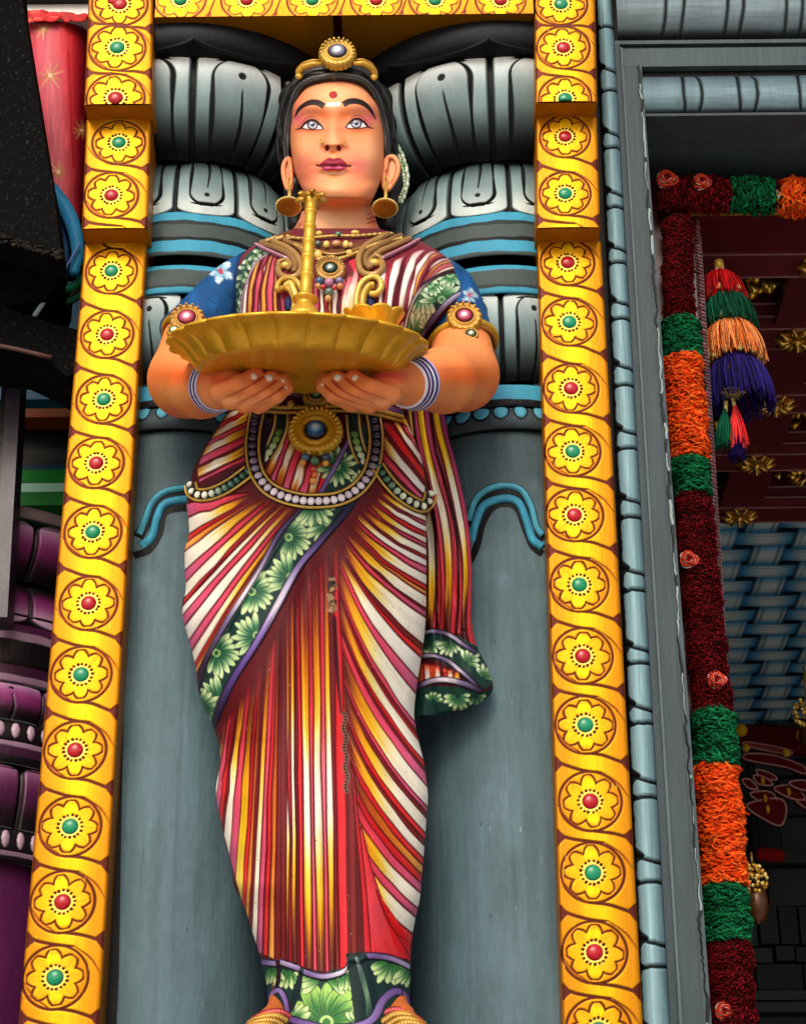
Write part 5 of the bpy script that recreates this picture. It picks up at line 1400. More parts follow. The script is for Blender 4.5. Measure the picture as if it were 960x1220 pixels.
def shell(name, rows, nc, xl, xr, depth, backY, canvas, mat, parent, hk, nb=10, open_ends=False, tweak=None):
    """closed body: modelled front from edge to edge plus a plain rounded back"""
    ys = np.asarray(rows, float); u = np.linspace(-1, 1, nc)
    s = .72*u+.28*np.sin(u*math.pi/2)
    S, Yy = np.meshgrid(s, ys)
    l, r = xl(Yy), xr(Yy)
    X = (l+r)/2+(r-l)/2*S
    D = depth(S, Yy, X)
    col = canvas.sample(X, Yy); h = canvas.sample(X, Yy, 'h')
    edge = np.clip((1-np.abs(S))*14, 0, 1)
    D = D-hk*h*edge
    F_ = at(X, Yy, D)
    tb = np.linspace(0, 1, nb+2)[1:-1]
    e0, e1 = D[:, -1], D[:, 0]
    Xb = r[:, :1]+(l[:, :1]-r[:, :1])*(.5-.5*np.cos(tb*math.pi))[None]
    Yb = (e0[:, None]*(1-tb)+e1[:, None]*tb)+backY*np.sin(tb*math.pi)[None]
    B_ = at(Xb, Yy[:, :1]+0*Xb, Yb)
    P = np.concatenate([F_, B_], 1); C = P.shape[1]
    cb = np.repeat(col[:, :1]*.7, nb, 1)
    cc = np.concatenate([col, cb], 1)
    F = gridF(len(ys), C, wrap=True)
    V = P.reshape(-1, 3); cc = cc.reshape(-1, 3)
    n = len(ys)
    caps = [list(range(C))[::-1], [(n-1)*C+k for k in range(C)]]
    return obj(name, V, [tuple(f) for f in F.tolist()]+[tuple(c) for c in caps] if not open_ends else F, mat, parent, cc)
rows = np.arange(446, 1221, .95)
sari = shell('sari', rows, 300, silL, silR, lambda s, y, x: sari_depth(s, y), .06, cv, M['enamel'], ST, .0042, open_ends=True)

# --- hanging end of the sari
DL = [(470, 478), (560, 488), (605, 496), (690, 500), (760, 500), (850, 488)]
DR = [(470, 524), (490, 529), (520, 534), (560, 545), (600, 554), (640, 560), (680, 562), (740, 561.5), (762, 565), (775, 570), (792, 579), (806, 585), (818, 588), (828, 585), (836, 574), (844, 560), (850, 540), (853, 520)]
dL, dR = smoothed(DL), smoothed(DR, 2.5)
cv2 = Canvas(470, 460, 600, 865, 3.4, '#451018')
keyY = [(0, '#d8b020'), (.28, '#e6b81c'), (.36, '#fbeec0'), (.5, '#fdf4e6'), (.62, '#fbeeb8'), (.72, '#eab822'), (.86, '#d08a18'), (.93, '#5a2018'), (1, '#4a1a1c')]
pk = [(0, '#a83a78'), (.2, '#b8406a'), (.5, '#d0405e'), (.8, '#dc3c48'), (1, '#c23038')]
for pts, w, k in (([(480, 470), (488, 520), (500, 570), (508, 610), (520, 660), (522, 720), (516, 756)], 9, pk),
                  ([(486, 470), (490, 500), (494, 520)], 7, [(0, '#c8a81c'), (1, '#e8c860')]),
                  ([(498, 470), (504, 520), (516, 570), (529, 620), (535, 680), (533, 755)], 10, keyY), ([(507, 470), (513, 520), (525, 570), (538, 620), (542, 680), (540, 755)], 8, pk),
                  ([(492, 540), (503, 590), (513, 640), (514, 700), (510, 755)], 10, keyY), ([(492, 470), (498, 520), (509, 570), (521, 620), (527, 680), (526, 755)], 6, pk),
                  ([(517, 470), (522, 510), (535, 560), (546, 610), (555, 670), (553, 750)], 9, keyY), ([(513, 490), (519, 530), (529, 570), (541, 620), (548, 680), (546, 755)], 5, pk),
                  ([(526, 480), (531, 510), (544, 560), (555, 610), (562, 680), (560, 745), (568, 780)], 9, pk)):
    cv2.stroke(pts, w, k, hp=1.0, edge=('#571019', 1.1), jit=.05)
for pts in ([(490, 470), (496, 530), (512, 590), (519, 650), (520, 760)], [(512, 470), (518, 530), (531, 580), (543, 630), (546, 700), (543, 760)]): cv2.line(pts, 3.2, '#33080f')
# lower borders: upper floral band, lining, lower floral roll
cv2.poly([(494, 755), (520, 752), (545, 757), (568, 770), (590, 815), (575, 822), (545, 800), (520, 786), (494, 784)], '#1f3a34')
for (x, y, r, a0, a1, n) in ((512, 768, 14, -.6, 2.2, 5), (535, 765, 17, .4, 3.2, 7), (556, 790, 18, -2.2, .4, 6), (576, 808, 16, -2.4, .2, 5), (500, 772, 12, .2, 3.0, 4)):
    cv2.daisy(x, y, r, n, a0, a1, '#4a7a4a', '#dcedc0', 5, 2.5, .1, '#16302c')
for pts in ([(494, 757), (516, 752), (536, 757), (552, 768), (568, 778)], [(494, 784), (514, 781), (534, 788), (556, 806), (572, 822)]):
    cv2.stroke(pts, 6.5, [(0, '#4a3c66'), (.2, '#cfc6dc'), (.35, '#5a4878'), (.6, '#d8d0e2'), (.8, '#6a5a88'), (1, '#3a2e50')], hp=.8, edge=('#171018', 1.3))
cv2.poly([(494, 790), (520, 792), (545, 806), (560, 818), (530, 812), (494, 816)], '#8a1c20')
for x0, c in ((500, '#e86a3a'), (508, '#fbeee0'), (514, '#d84a20'), (520, '#fbe8dc'), (528, '#c02a3a'), (535, '#fdf0d8'), (543, '#e8b43a')):
    cv2.stroke([(x0, 790+(x0-500)*.25), (x0+1, 803), (x0+1, 813)], 5, [(0, '#c8441c'), (.45, c), (1, c)], jit=.1)
cv2.line([(524, 788), (527, 806), (530, 816)], 3, '#4a0a14')
cv2.stroke([(494, 820), (512, 812), (530, 810), (550, 814), (574, 824)], 8, [(0, '#3a3050'), (.3, '#c8bcd6'), (.5, '#f0ecf2'), (.7, '#7a6a96'), (1, '#2a2238')], hp=.8, edge=('#171018', 1.3))
cv2.poly([(492, 822), (515, 817), (545, 818), (572, 826), (592, 818), (588, 836), (560, 850), (520, 858), (492, 856)], '#173a32')
for (x, y, r, a0, a1, n) in ((516, 836, 13, -2.6, 0, 5), (545, 830, 17, -.3, 3.4, 8), (567, 830, 13, -.4, 2.6, 4)):
    cv2.daisy(x, y, r, n, a0, a1, '#3c7a4c', '#d8ecb4', 5, 3, .1, '#16302c')
cv2.done(1)
def drape_depth(s, y, x):
    d = np.interp(y, [470, 600, 750, 800, 853], [.03, .03, .032, .05, .02])
    fold = .008*np.cos((x-470-(y-470)*.12)*.30)*np.interp(y, [470, 560, 760, 800], [.6, 1, 1, .3])
    return .03-d*np.clip(1-np.abs(s)**2.5, 0, 1)**.5+fold*(1-s*s)
shell('sari_end', np.arange(470, 852.5, 1.0), 110, dL, dR, drape_depth, .025, cv2, M['enamel'], ST, .004)

# --- bead loops and belts (modelled)
def chain(name, pts, gold, beads, bead_r, gold_r, gap, off=.004, parent=ST, fn=front):
    """two gold cords following a curve on the cloth with a row of stones between; pts in photo px, gap px"""
    P = poly(pts, 120); d = np.gradient(P, axis=0); d /= np.linalg.norm(d, axis=1)[:, None]; n = np.stack([-d[:, 1], d[:, 0]], 1)
    mb = MB()
    for s_ in (-1, 1):
        Q = P+n*gap*s_
        mb.tube(at(Q[:, 0], Q[:, 1], fn(Q[:, 0], Q[:, 1])-off), gold_r, 8, gold, flat=1.0)
    o = mb.build(name, M['gold'], parent)
    bb = MB(); tot = np.linalg.norm(np.diff(P, axis=0), axis=1).sum(); k = int(tot/(bead_r*2.02*1.0))
    B = poly(pts, k+1)
    dB = np.gradient(B, axis=0)
    for i in range(k+1):
        p = at(B[i, 0], B[i, 1], fn(B[i, 0], B[i, 1])-off*.6)
        t = i/k; c = beads(t, B[i, 0], B[i, 1])
        a = math.atan2(dB[i, 1], dB[i, 0]); pm = ppm(B[i, 0], B[i, 1], -.1)
        ax = np.array([[math.cos(a), 0, -math.sin(a)], [0, 1, 0], [math.sin(a), 0, math.cos(a)]])
        bb.ball(p, (bead_r*1.02/pm, .0036, bead_r*1.16/pm), np.clip(hx(c)*random.uniform(.9, 1.08), 0, 1), 10, 6, ax)
    so_ = bb.build('stone_row', M['gem2'], o)
    return o
M['gem2'] = paint('painted_stone_beads', .28, 0, .12, .1, 300, coat=.3)
def mixc(a, b, t): 
    c = hx(a)*(1-t)+hx(b)*t; return '#%02x%02x%02x' % tuple(int(round(v*255)) for v in np.clip(c, 0, 1))
o = chain('waist_loop', [(308, 486), (303, 510), (301, 535), (305, 560), (317, 579), (335, 590), (358, 596), (380, 597), (404, 594), (425, 583), (439, 566), (446, 545), (448, 520), (444, 492)], '#cda648',
      lambda t, x, y: mixc('#3a2c4a', '#efe4f2', float(sstep(520, 592, y))) if y > 0 else '#fff', 4.4, .0022, 7.6)
o['label'] = 'big gold edged loop of lilac stones'
o = chain('waist_loop', [(227, 577), (230, 587), (241, 590), (256, 587), (274, 578), (296, 562)], '#c9a040', lambda t, x, y: mixc('#eef2dc', '#1e5a44', float(sstep(.25, .8, t))), 4.2, .0022, 6.8)
o['label'] = 'left hip loop of pale to green stones'
o = chain('waist_loop', [(450, 556), (462, 573), (476, 588), (492, 599), (504, 603), (511, 597), (513, 588)], '#c9a040', lambda t, x, y: mixc('#28604a', '#e4efd0', float(sstep(.1, .6, t))), 4.2, .0022, 6.8)
o['label'] = 'right hip loop of green to pale stones'
# belt
mb = MB()
for dy, r, c in ((0, .0034, '#caa03a'), (5.5, .0028, '#b88a30')):
    P = poly([(270, 478+dy), (310, 484+dy), (345, 486+dy), (376, 485+dy), (410, 484+dy), (445, 488+dy), (480, 497+dy)], 80)
    mb.tube(at(P[:, 0], P[:, 1], front(P[:, 0], P[:, 1])-.008), r, 8, c)
P = poly([(310, 463), (340, 460), (362, 463)], 30); mb.tube(at(P[:, 0], P[:, 1], front(P[:, 0], P[:, 1])-.006), .002, 6, '#b88a30')
for (x, y) in ((347, 481), (412, 484)):
    p = at(x, y, front(x, y)-.014); mb.lathe([(.001, .006), (.006, .002), (.005, -.006), (.001, -.01)], p, 10, col='#d2a83e')
mb.build('belt', M['gold'], ST)
def medallion(name, x, y, r, gem_r, gold, ringc, gem, fn, parent, petals=26, off=.012, label=None, squash=1.0, gem_stops=None, rot=0):
    pm = ppm(x, y, fn(x, y)); c = at(x, y, float(fn(x, y))-off); R = r/pm
    mb = MB()
    n = 120
    def sc(P, a):
        rr = P[:, 0][:, None]*np.ones(n); k = P[:, 0]/R
        return rr*(1+.035*np.sin(petals*a)[None]*sstep(.6, 1, k)[:, None])
    prof = [(R, -.010), (R*1.0, 0), (R*.93, .0045), (R*.80, .006), (R*.72, .0025), (R*.66, .0025), (R*.6, .0058), (R*.52, .006), (gem_r/pm*1.08, .002), (gem_r/pm*.9, .001), (.0003, .001)]
    mb.lathe([(p[0], p[1]) for p in prof], c, n, (0, -1, .12), gold, scal=sc)
    for k in range(petals):
        a = 2*math.pi*k/petals
        p0 = c+R*.82*np.array([math.cos(a), 0, math.sin(a)])+np.array([0, -.0065, 0]); p1 = c+R*.98*np.array([math.cos(a+.12), 0, math.sin(a+.12)])+np.array([0, -.003, 0])
        mb.tube([p0, (p0+p1)/2+np.array([0, -.0016, 0]), p1], [R*.05, R*.065, R*.04], 6, mixc(ringc, gold, random.random()))
    o = mb.build(name, M['gold'], parent)
    if label: o['label'] = label
    g = MB(); G_ = gem_r/pm
    prof = [(G_*math.sin(a), G_*.55*math.cos(a)) for a in np.linspace(math.pi/2, .03, 9)]
    n2 = 28
    g.lathe(prof, c+np.array([0, -.002, 0]), n2, (0, -1, .12))
    cols = []
    for p in prof:
        k = p[0]/G_
        for (t0, t1, ca, cb) in gem_stops or [(0, 1.01, gem, gem)]:  # gem colour in bands from centre to rim
            if t0 <= k <= t1: cc = mixc(ca, cb, (k-t0)/(t1-t0)); break
        cols += [hx(cc)]*n2
    g.C[-1] = np.array(cols)
    g.build('gem', M['gem'], o)
    return o
medallion('medallion', 376, 513, 31.5, 13.5, '#d9a526', '#f0cc50', '#123', front, ST, 30, .016, 'large round gold medallion with a blue stone, pale at its centre', gem_stops=[(0, .2, '#f4fbff', '#d8f0fa'), (.2, .5, '#b8e0f0', '#4a90c0'), (.5, .72, '#3a78b0', '#1a4a80'), (.72, 1.01, '#101c30', '#0a1220')])
medallion('belt_brooch', 377, 471, 16, 9, '#a8802e', '#c8a046', '#123', front, ST, 18, .020, 'small gold belt brooch with a dark green stone', gem_stops=[(0, .45, '#b8d8b0', '#7aa888'), (.45, .7, '#4a7a5a', '#1c3a2c'), (.7, 1.01, '#0e1412', '#0a0e0c')])
mb = MB()
for (x, y, r, c) in ((364, 545, 5.5, '#3a6a84'), (375, 549, 5.5, '#4a7a60'), (388, 545, 5.5, '#284a60'), (361, 551, 4, '#e0903a'), (388, 552, 4, '#e8a83c'), (374, 559, 3.6, '#d84a3a'), (375, 566, 4, '#e06a3a'), (373, 573, 4.5, '#e8902e'), (368, 540, 3, '#d8b040'), (383, 540, 3, '#d8b040')):
    p = at(x, y, float(front(x, y))-.012); mb.ball(p, r/ppm(x, y, -.15), c, 12, 8)
mb.build('bead_drop', M['gem2'], ST)
# ================================================================== bodice, sleeves
TL = [(268, 335), (275, 330), (282, 316), (290, 302), (300, 290), (312, 283), (330, 279), (350, 278), (380, 277), (440, 280), (470, 280)]
TL = [(262, 352), (276, 340), (284, 312), (292, 298), (302, 290), (318, 284), (340, 281), (380, 279), (460, 268), (490, 270)]
tl = smoothed(list(zip([272, 278, 284, 290, 298, 306, 318, 340, 373, 420, 470, 488], [352, 335, 318, 305, 294, 287, 281, 276, 277, 284, 286, 276])), 2.5)
tr_ = smoothed(list(zip([272, 278, 285, 302, 318, 338, 352, 366, 400, 440, 470, 488], [448, 470, 497, 527, 545, 558, 562, 556, 514, 490, 484, 484])), 2.5)
cvb = Canvas(255, 265, 580, 495, 3.6, '#7a2430')
wp = {**PAL, 'w': [(0, '#c88a90'), (.15, '#f6e6dc'), (.6, '#fdf6ee'), (1, '#f2ded0')], 'g': [(0, '#b8804a'), (.3, '#d89a4a'), (.7, '#e0a840'), (1, '#c07a2a')],
      'k': [(0, '#b04858'), (.4, '#d4586c'), (1, '#c84868')], 'c': [(0, '#c82838'), (.5, '#d82c3a'), (1, '#c4303c')], 'b': [(0, '#3a141c'), (1, '#4a1a22')]}
E2 = ('#5a1420', 1.3)
# left breast
fan(cvb, [(0, (302, 296), (277, 382)), (.5, (322, 300), (306, 382)), (1, (336, 312), (342, 384))], 'k4 w8 b2 w8 g8 b2 k8 w3 g8 k9 g7 b4 k6', .62, .35, (-5, -6), pal=wp, edge=E2)
# right breast and shoulder
fan(cvb, [(0, (452, 326), (448, 382)), (.25, (478, 306), (462, 382)), (.5, (506, 296), (478, 384)), (.75, (530, 304), (496, 352)), (1, (556, 322), (506, 340))], 'g4 w10 b2 c5 w14 k3 b2 k4 w13 k4 b2 w8 g6 k5 b3 w4 g5 k6 w5 b2', .55, .12, (-4, -6), pal=wp, edge=E2)
cvb.poly([(505, 335), (520, 318), (545, 300), (562, 330), (548, 318), (525, 325)], '#c08a62', alpha=.25)
# centre
fan(cvb, [(0, (352, 326), (352, 384)), (.5, (392, 336), (394, 384)), (1, (446, 322), (440, 384))], 'k5 w5 g5 b3 c6 k6 w7 c5 g4 w6 b3 k6 w6 g6 c5 w6 b4', .5, .5, pal=wp, edge=E2)
cvb.poly([(300, 270), (500, 270), (500, 284), (470, 297), (440, 318), (420, 330), (395, 340), (370, 330), (350, 322), (330, 306), (305, 294)], '#6a4028'); cvb.poly([(350, 262), (455, 262), (470, 276), (400, 296), (345, 284)], '#6a2a34')
cvb.poly([(372, 306), (392, 310), (418, 306), (428, 320), (395, 340), (364, 326)], '#6a1c2a')
cvb.poly([(425, 300), (445, 300), (428, 326)], '#b83040'); cvb.poly([(415, 310), (432, 306), (424, 330)], '#c83048')
for pts in ([(418, 330), (412, 350), (408, 384)], [(428, 312), (420, 345), (416, 384)]): cvb.stroke(pts, 5, [(0, '#d04a5c'), (.5, '#fbeee0'), (1, '#e8b040')])
# waist below the tray
fan(cvb, [(0, (286, 384), (274, 490)), (1, (512, 384), (486, 490))], 'k9 w8 g7 b3 c9 w9 k8 g9 w8 b4 k9 c9 w10 g8 k9 w9 b4 c9', .5, .5, pal=wp, edge=E2)
# left floral edge
band(cvb, [(312, 291), (296, 302), (284, 322), (278, 350), (275, 384)], [(325, 295), (306, 308), (294, 326), (286, 352), (283, 384)], '#2c4a40', streak=.1, jit=0)
for k in range(20):
    t = k/19; p = np.array([np.interp(t, [0, .3, .6, 1], [318, 297, 286, 279]), np.interp(t, [0, .3, .6, 1], [294, 308, 334, 380])])
    cvb.petal(p[0], p[1], 2.2+.4*math.sin(k)+(-1.4 if k % 2 else .5), 0, 9, 4.6, '#6a8a6a', '#dce8cc', '#1a2e28')
cvb.stroke([(328, 297), (308, 310), (297, 328), (289, 354), (286, 384)], 2.6, [(0, '#c8b8c8'), (.5, '#f2ecec'), (1, '#c8b8c8')], edge=('#1c1418', .8))
# right floral panel, purple band
PN = [(504, 336), (525, 326), (552, 322), (562, 330), (566, 346), (548, 348), (530, 362), (516, 380), (504, 398), (494, 412), (478, 412), (484, 378), (492, 356)]
cvb.poly(PN, '#1d3430'); bk = cvb.c.copy()
for (x, y, r, a0, a1, n, w) in ((500, 346, 34, .9, 2.5, 7, 7.5), (526, 357, 26, -3.4, .2, 11, 6.5), (497, 402, 30, -2.6, -.5, 7, 7.5), (536, 326, 17, -.3, 3.4, 8, 6), (558, 330, 15, .6, 3.4, 6, 5), (515, 390, 16, -3.2, -1.4, 5, 5.5), (512, 338, 16, .2, 1.6, 4, 5)):
    cvb.daisy(x, y, r, n, a0, a1, '#4a8a52', '#d6ecc4', w, 4, .08, '#142824', '#a8cc96')
mk = Canvas(255, 265, 580, 495, 3.6, '#000000'); mk.poly(PN, '#ffffff'); mk = blur(mk.c, 1); cvb.c = cvb.c*mk+bk*(1-mk)
cvb.stroke([(478, 412), (486, 376), (496, 352), (508, 338), (528, 326), (556, 322)], 4.5, [(0, '#e8e0e0'), (.5, '#f4eeee'), (.7, '#3a2030'), (1, '#2a1a24')], edge=('#2a1018', 1.2))
cvb.stroke([(496, 412), (505, 398), (518, 378), (534, 360), (550, 350), (568, 347)], 8, [(0, '#cfc4dc'), (.25, '#3c3058'), (.45, '#7a68a8'), (.7, '#c8c0dc'), (1, '#8a78b4')], hp=.8, edge=('#1c1420', 1.3))
# broad gold yoke (collar bands) under the necklaces
for (a, b_) in (([(345, 278), (318, 284), (303, 291)], [(352, 300), (338, 306), (332, 316)]),):
    pass
cvb.done(1)
def chest_depth(s, y, x=None):
    d = sinterp(y, [272, 285, 310, 345, 385, 430, 488], [.050, .075, .118, .145, .14, .11, .10])
    prof = np.clip(1-np.abs(s)**2.3, 0, 1)**.55
    br = sinterp(y, [300, 335, 360, 395], [0, 1, 1, .2])
    b = -.022*br*(np.exp(-((s-.36)/.22)**2)+np.exp(-((s+.52)/.22)**2))
    return -.02-d*prof+b*prof
def chest(px, py):
    c = (tl(py)+tr_(py))/2; w = (tr_(py)-tl(py))/2
    return chest_depth(np.clip((px-c)/w, -1, 1), py)
shell('bodice', np.arange(272, 488, .9), 300, tl, tr_, chest_depth, .06, cvb, M['enamel'], ST, .0038, open_ends=True)

def limb(name, pts, radii, nseg, canvas, mat, parent, ny=60, flat=1.0):
    """tapered limb along 3-D points, colour sampled from the painted canvas"""
    C = poly(pts, ny); r = np.interp(np.linspace(0, 1, ny), np.linspace(0, 1, len(radii)), radii)
    mb = MB(); mb.tube(C, r, nseg, flat=flat)
    V = mb.V[0]; px, py = proj(V)
    return obj(name, V, mb.F, mat, parent, canvas.sample(px, py))
cvs = Canvas(195, 285, 600, 440, 3.4, '#1c4f86')
yy, xx = np.mgrid[0:cvs.H, 0:cvs.W]; cvs.c *= (1+.10*vnoise2((cvs.H, cvs.W), 60, 30))[..., None]
def flower5(cx, cy, r, rot, c='#cfe2ee', e='#c01a2a'):
    for k in range(5): cvs.petal(cx, cy, rot+k*2*math.pi/5, 1, r, r*.62, '#8ab4cc', c, '#12304e')
    for k in range(7): cvs.ell(cx+random.uniform(-2.2, 2.2), cy+random.uniform(-2.2, 2.2), 1.5, 1.5, e)
flower5(263, 323, 15, .5); flower5(518, 398, 10, .4); flower5(560, 352, 9, 1.2); flower5(530, 366, 9, .2, '#6aa0c0')
cvs.line([(276, 350), (262, 362), (258, 372)], 1.4, '#12304e'); cvs.line([(240, 348), (256, 362)], 1.0, '#16406a')
cvs.stroke([(290, 300), (284, 330), (280, 372)], 10, '#152c52', alpha=.8)
cvs.stroke([(508, 420), (512, 400), (524, 378), (546, 362), (566, 362)], 5, '#122448')
cvs.done(1)
pm0 = ppm(540, 380, -.05)
limb('sleeve', [at(306, 322, .03), at(284, 340, .005), at(262, 362, -.02), at(240, 386, -.045), at(220, 405, -.06)], [28/pm0, 33/pm0, 35/pm0, 36/pm0, 36/pm0], 60, cvs, M['enamel'], ST)
limb('sleeve', [at(520, 340, .02), at(532, 352, -.01), at(542, 374, -.03), at(548, 396, -.045), at(551, 410, -.05)], [36/pm0, 38/pm0, 37/pm0, 37/pm0, 38/pm0], 60, cvs, M['enamel'], ST)
mb = MB()
def ringpts(c, ax, r, n=60, a0=0, a1=2*math.pi, ell_=1.0):
    ax = np.asarray(ax, float); ax /= np.linalg.norm(ax); u = np.cross(ax, [0, -1.0, .1]); u /= np.linalg.norm(u); v = np.cross(ax, u)
    a = np.linspace(a0, a1, n); return np.asarray(c)+r*(np.cos(a)[:, None]*u+ell_*np.sin(a)[:, None]*v)
armR = at(551, 410, -.05)-at(548, 396, -.045); armL = at(220, 405, -.06)-at(236, 386, -.045)
for c_, ax, nm in ((at(551, 409, -.05), armR, 'r'), (at(228, 404, -.06), armL, 'l')):
    mb = MB()
    kr = 1 if nm == 'r' else .90
    mb.tube(ringpts(c_, ax, 39.5*kr/pm0, 80), .0058, 10, '#d8a82c', closed=False); mb.tube(ringpts(c_+ax/np.linalg.norm(ax)*.008, ax, 38.5*kr/pm0, 80), .0032, 8, '#b8801e', closed=False)
    mb.build('cuff_band', M['gold'], ST)
zero = lambda Y: (lambda x, y: Y)
pk_ = [(0, .25, '#fbe8ee', '#f0b8c8'), (.25, .6, '#d87890', '#a83a58'), (.6, .8, '#a02e48', '#6a1424'), (.8, 1.01, '#4a0e18', '#2a080e')]
gn_ = [(0, .3, '#e8f0d8', '#b8c8a0'), (.3, .7, '#6a7a54', '#3a4a30'), (.7, 1.01, '#1a1e14', '#101410')]
medallion('armlet_jewel', 553, 378, 21, 11.5, '#c8922c', '#e0b850', '#123', zero(-.105), ST, 16, .0, gem_stops=pk_)
medallion('armlet_jewel', 561, 399, 9, 7.5, '#c89a3a', '#e0b850', '#123', zero(-.112), ST, 10, .0, gem_stops=gn_)
medallion('armlet_jewel', 223, 380, 21, 12.5, '#b8862c', '#d0a848', '#123', zero(-.125), ST, 16, .0, gem_stops=pk_)
medallion('armlet_jewel', 208, 395, 9, 7.5, '#c89a3a', '#e0b850', '#123', zero(-.13), ST, 10, .0, gem_stops=[(0, .5, '#f4f6d8', '#dfe6b0'), (.5, 1.01, '#6a7a40', '#20281a')])

# ================================================================== skin: painted canvas
cf_ = Canvas(330, 78, 490, 300, 6.0, '#f2b88a')
S_ = '#f2b98c'
yy, xx = np.mgrid[0:cf_.H, 0:cf_.W]; PX = xx/6+330; PY = yy/6+78
cf_.c[:] = hx('#e9a374')
def soft(x, y, rx, ry, col, a, rot=0): cf_.ell(x, y, rx, ry, col, rot, soft=1, alpha=a)
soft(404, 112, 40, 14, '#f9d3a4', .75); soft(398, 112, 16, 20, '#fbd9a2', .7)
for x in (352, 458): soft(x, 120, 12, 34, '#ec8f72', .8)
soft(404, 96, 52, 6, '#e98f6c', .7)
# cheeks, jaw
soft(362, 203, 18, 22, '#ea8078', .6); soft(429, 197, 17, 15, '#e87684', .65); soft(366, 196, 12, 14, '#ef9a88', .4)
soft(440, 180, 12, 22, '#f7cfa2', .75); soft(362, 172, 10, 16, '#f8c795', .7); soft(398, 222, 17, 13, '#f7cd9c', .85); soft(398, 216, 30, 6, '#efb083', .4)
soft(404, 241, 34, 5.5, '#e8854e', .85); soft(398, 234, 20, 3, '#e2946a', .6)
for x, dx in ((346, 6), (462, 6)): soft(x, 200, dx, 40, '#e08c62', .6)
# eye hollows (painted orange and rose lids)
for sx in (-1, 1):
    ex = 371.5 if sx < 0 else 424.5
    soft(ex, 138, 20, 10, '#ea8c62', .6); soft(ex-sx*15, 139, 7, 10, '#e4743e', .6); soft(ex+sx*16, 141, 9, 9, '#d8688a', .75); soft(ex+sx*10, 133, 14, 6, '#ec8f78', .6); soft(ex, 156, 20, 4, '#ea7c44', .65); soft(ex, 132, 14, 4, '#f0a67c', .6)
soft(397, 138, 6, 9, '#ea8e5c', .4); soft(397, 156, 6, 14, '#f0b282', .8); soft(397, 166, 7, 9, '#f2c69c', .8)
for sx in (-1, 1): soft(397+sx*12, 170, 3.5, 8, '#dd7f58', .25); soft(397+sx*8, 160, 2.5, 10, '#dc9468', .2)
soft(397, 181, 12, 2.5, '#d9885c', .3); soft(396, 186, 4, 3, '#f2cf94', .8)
for x in (389.8, 403.6): cf_.ell(x, 176.5, 2.4, 3.5, '#6a1c14', .2*(1 if x < 396 else -1)); soft(x, 176, 3, 4, '#5a1410', .6)
cf_.c = np.clip(cf_.c*np.array([.985, .89, .835], np.float32), 0, 1)
# brows
def brow(pts, w): cf_.stroke(pts, w, '#251a18', streak=.15); 
brow([(386, 126.5), (379, 122.6), (370, 122), (361, 126), (355, 132), (351.5, 139.5)], [6.8, 7, 6.4, 5, 3.4, .8])
brow([(409, 124.5), (416, 121), (425, 120.6), (434, 124), (441.5, 131), (447.5, 142)], [6.8, 7, 6.4, 5, 3.4, .8])
cf_.stroke([(389, 124.6), (405, 124)], 4.6, [(0, '#fbf0d8'), (.5, '#fff8ea'), (1, '#fbe6d0')])
cf_.ell(397, 113, 4.9, 4.3, '#a01812'); cf_.ell(396.4, 112.4, 2.6, 2.2, '#b4241a')
# eyes
def eye(cx, cy, sx):
    # sx: +1 outer corner to the right
    up = [(cx-13.5*sx, cy+5.4), (cx-10*sx, cy+1.2), (cx-4*sx, cy-3.8), (cx+2*sx, cy-4.7), (cx+8*sx, cy-1.7), (cx+14*sx, cy+4.6)]
    lo = [(cx+14*sx, cy+4.6), (cx+6*sx, cy+6.0), (cx-2*sx, cy+6.6), (cx-9*sx, cy+6.4), (cx-13.5*sx, cy+5.4)]
    U_ = poly(up, 40); Lw = poly(lo, 40)
    shp = np.vstack([U_, Lw])
    bk = cf_.c.copy()
    cf_.poly(shp, '#fbf4ee')
    ix = cx-.6*sx
    cf_.ell(ix, cy+.2, 6.9, 6.2, '#2a1c1e'); cf_.ell(ix, cy+.2, 5.6, 5.0, '#6e6878'); cf_.ell(ix, cy-.2, 4.1, 3.8, '#9a9cac')
    cf_.ell(ix, cy+.6, 2.4, 2.2, '#3a3844'); cf_.ell(ix-1.4, cy-1.8, 1.5, 1.2, '#f6f8fa'); cf_.stroke([(ix-4.4, cy+1.5), (ix, cy+4.6), (ix+4.4, cy+1.5)], 1.2, '#d8dce4')
    m = Canvas(330, 78, 490, 300, 6.0, '#000000'); m.poly(shp, '#ffffff'); m = blur(m.c, 1); cf_.c = cf_.c*m+bk*(1-m)
    cf_.stroke(up+[(cx+20*sx, cy+6.6)], [1.4, 2.8, 3.5, 3.5, 3.0, 2.4, .6], [(0, '#2c1518'), (.7, '#3a1a22'), (1, '#6a2238')])
    cf_.stroke(lo, [1.6, 1.1, .9, .9, 1.2], [(0, '#4a1a22'), (.4, '#8a3a3a'), (1, '#5a2020')])
    cf_.stroke([(cx-9*sx, cy-4.8), (cx-2*sx, cy-8.6), (cx+6*sx, cy-7.6), (cx+14*sx, cy-.5), (cx+18*sx, cy+3)], [.6, 1.3, 1.4, 1.3, .5], [(0, '#9a4a30'), (1, '#a04058')])
eye(372, 148, -1); eye(425, 146.5, 1)
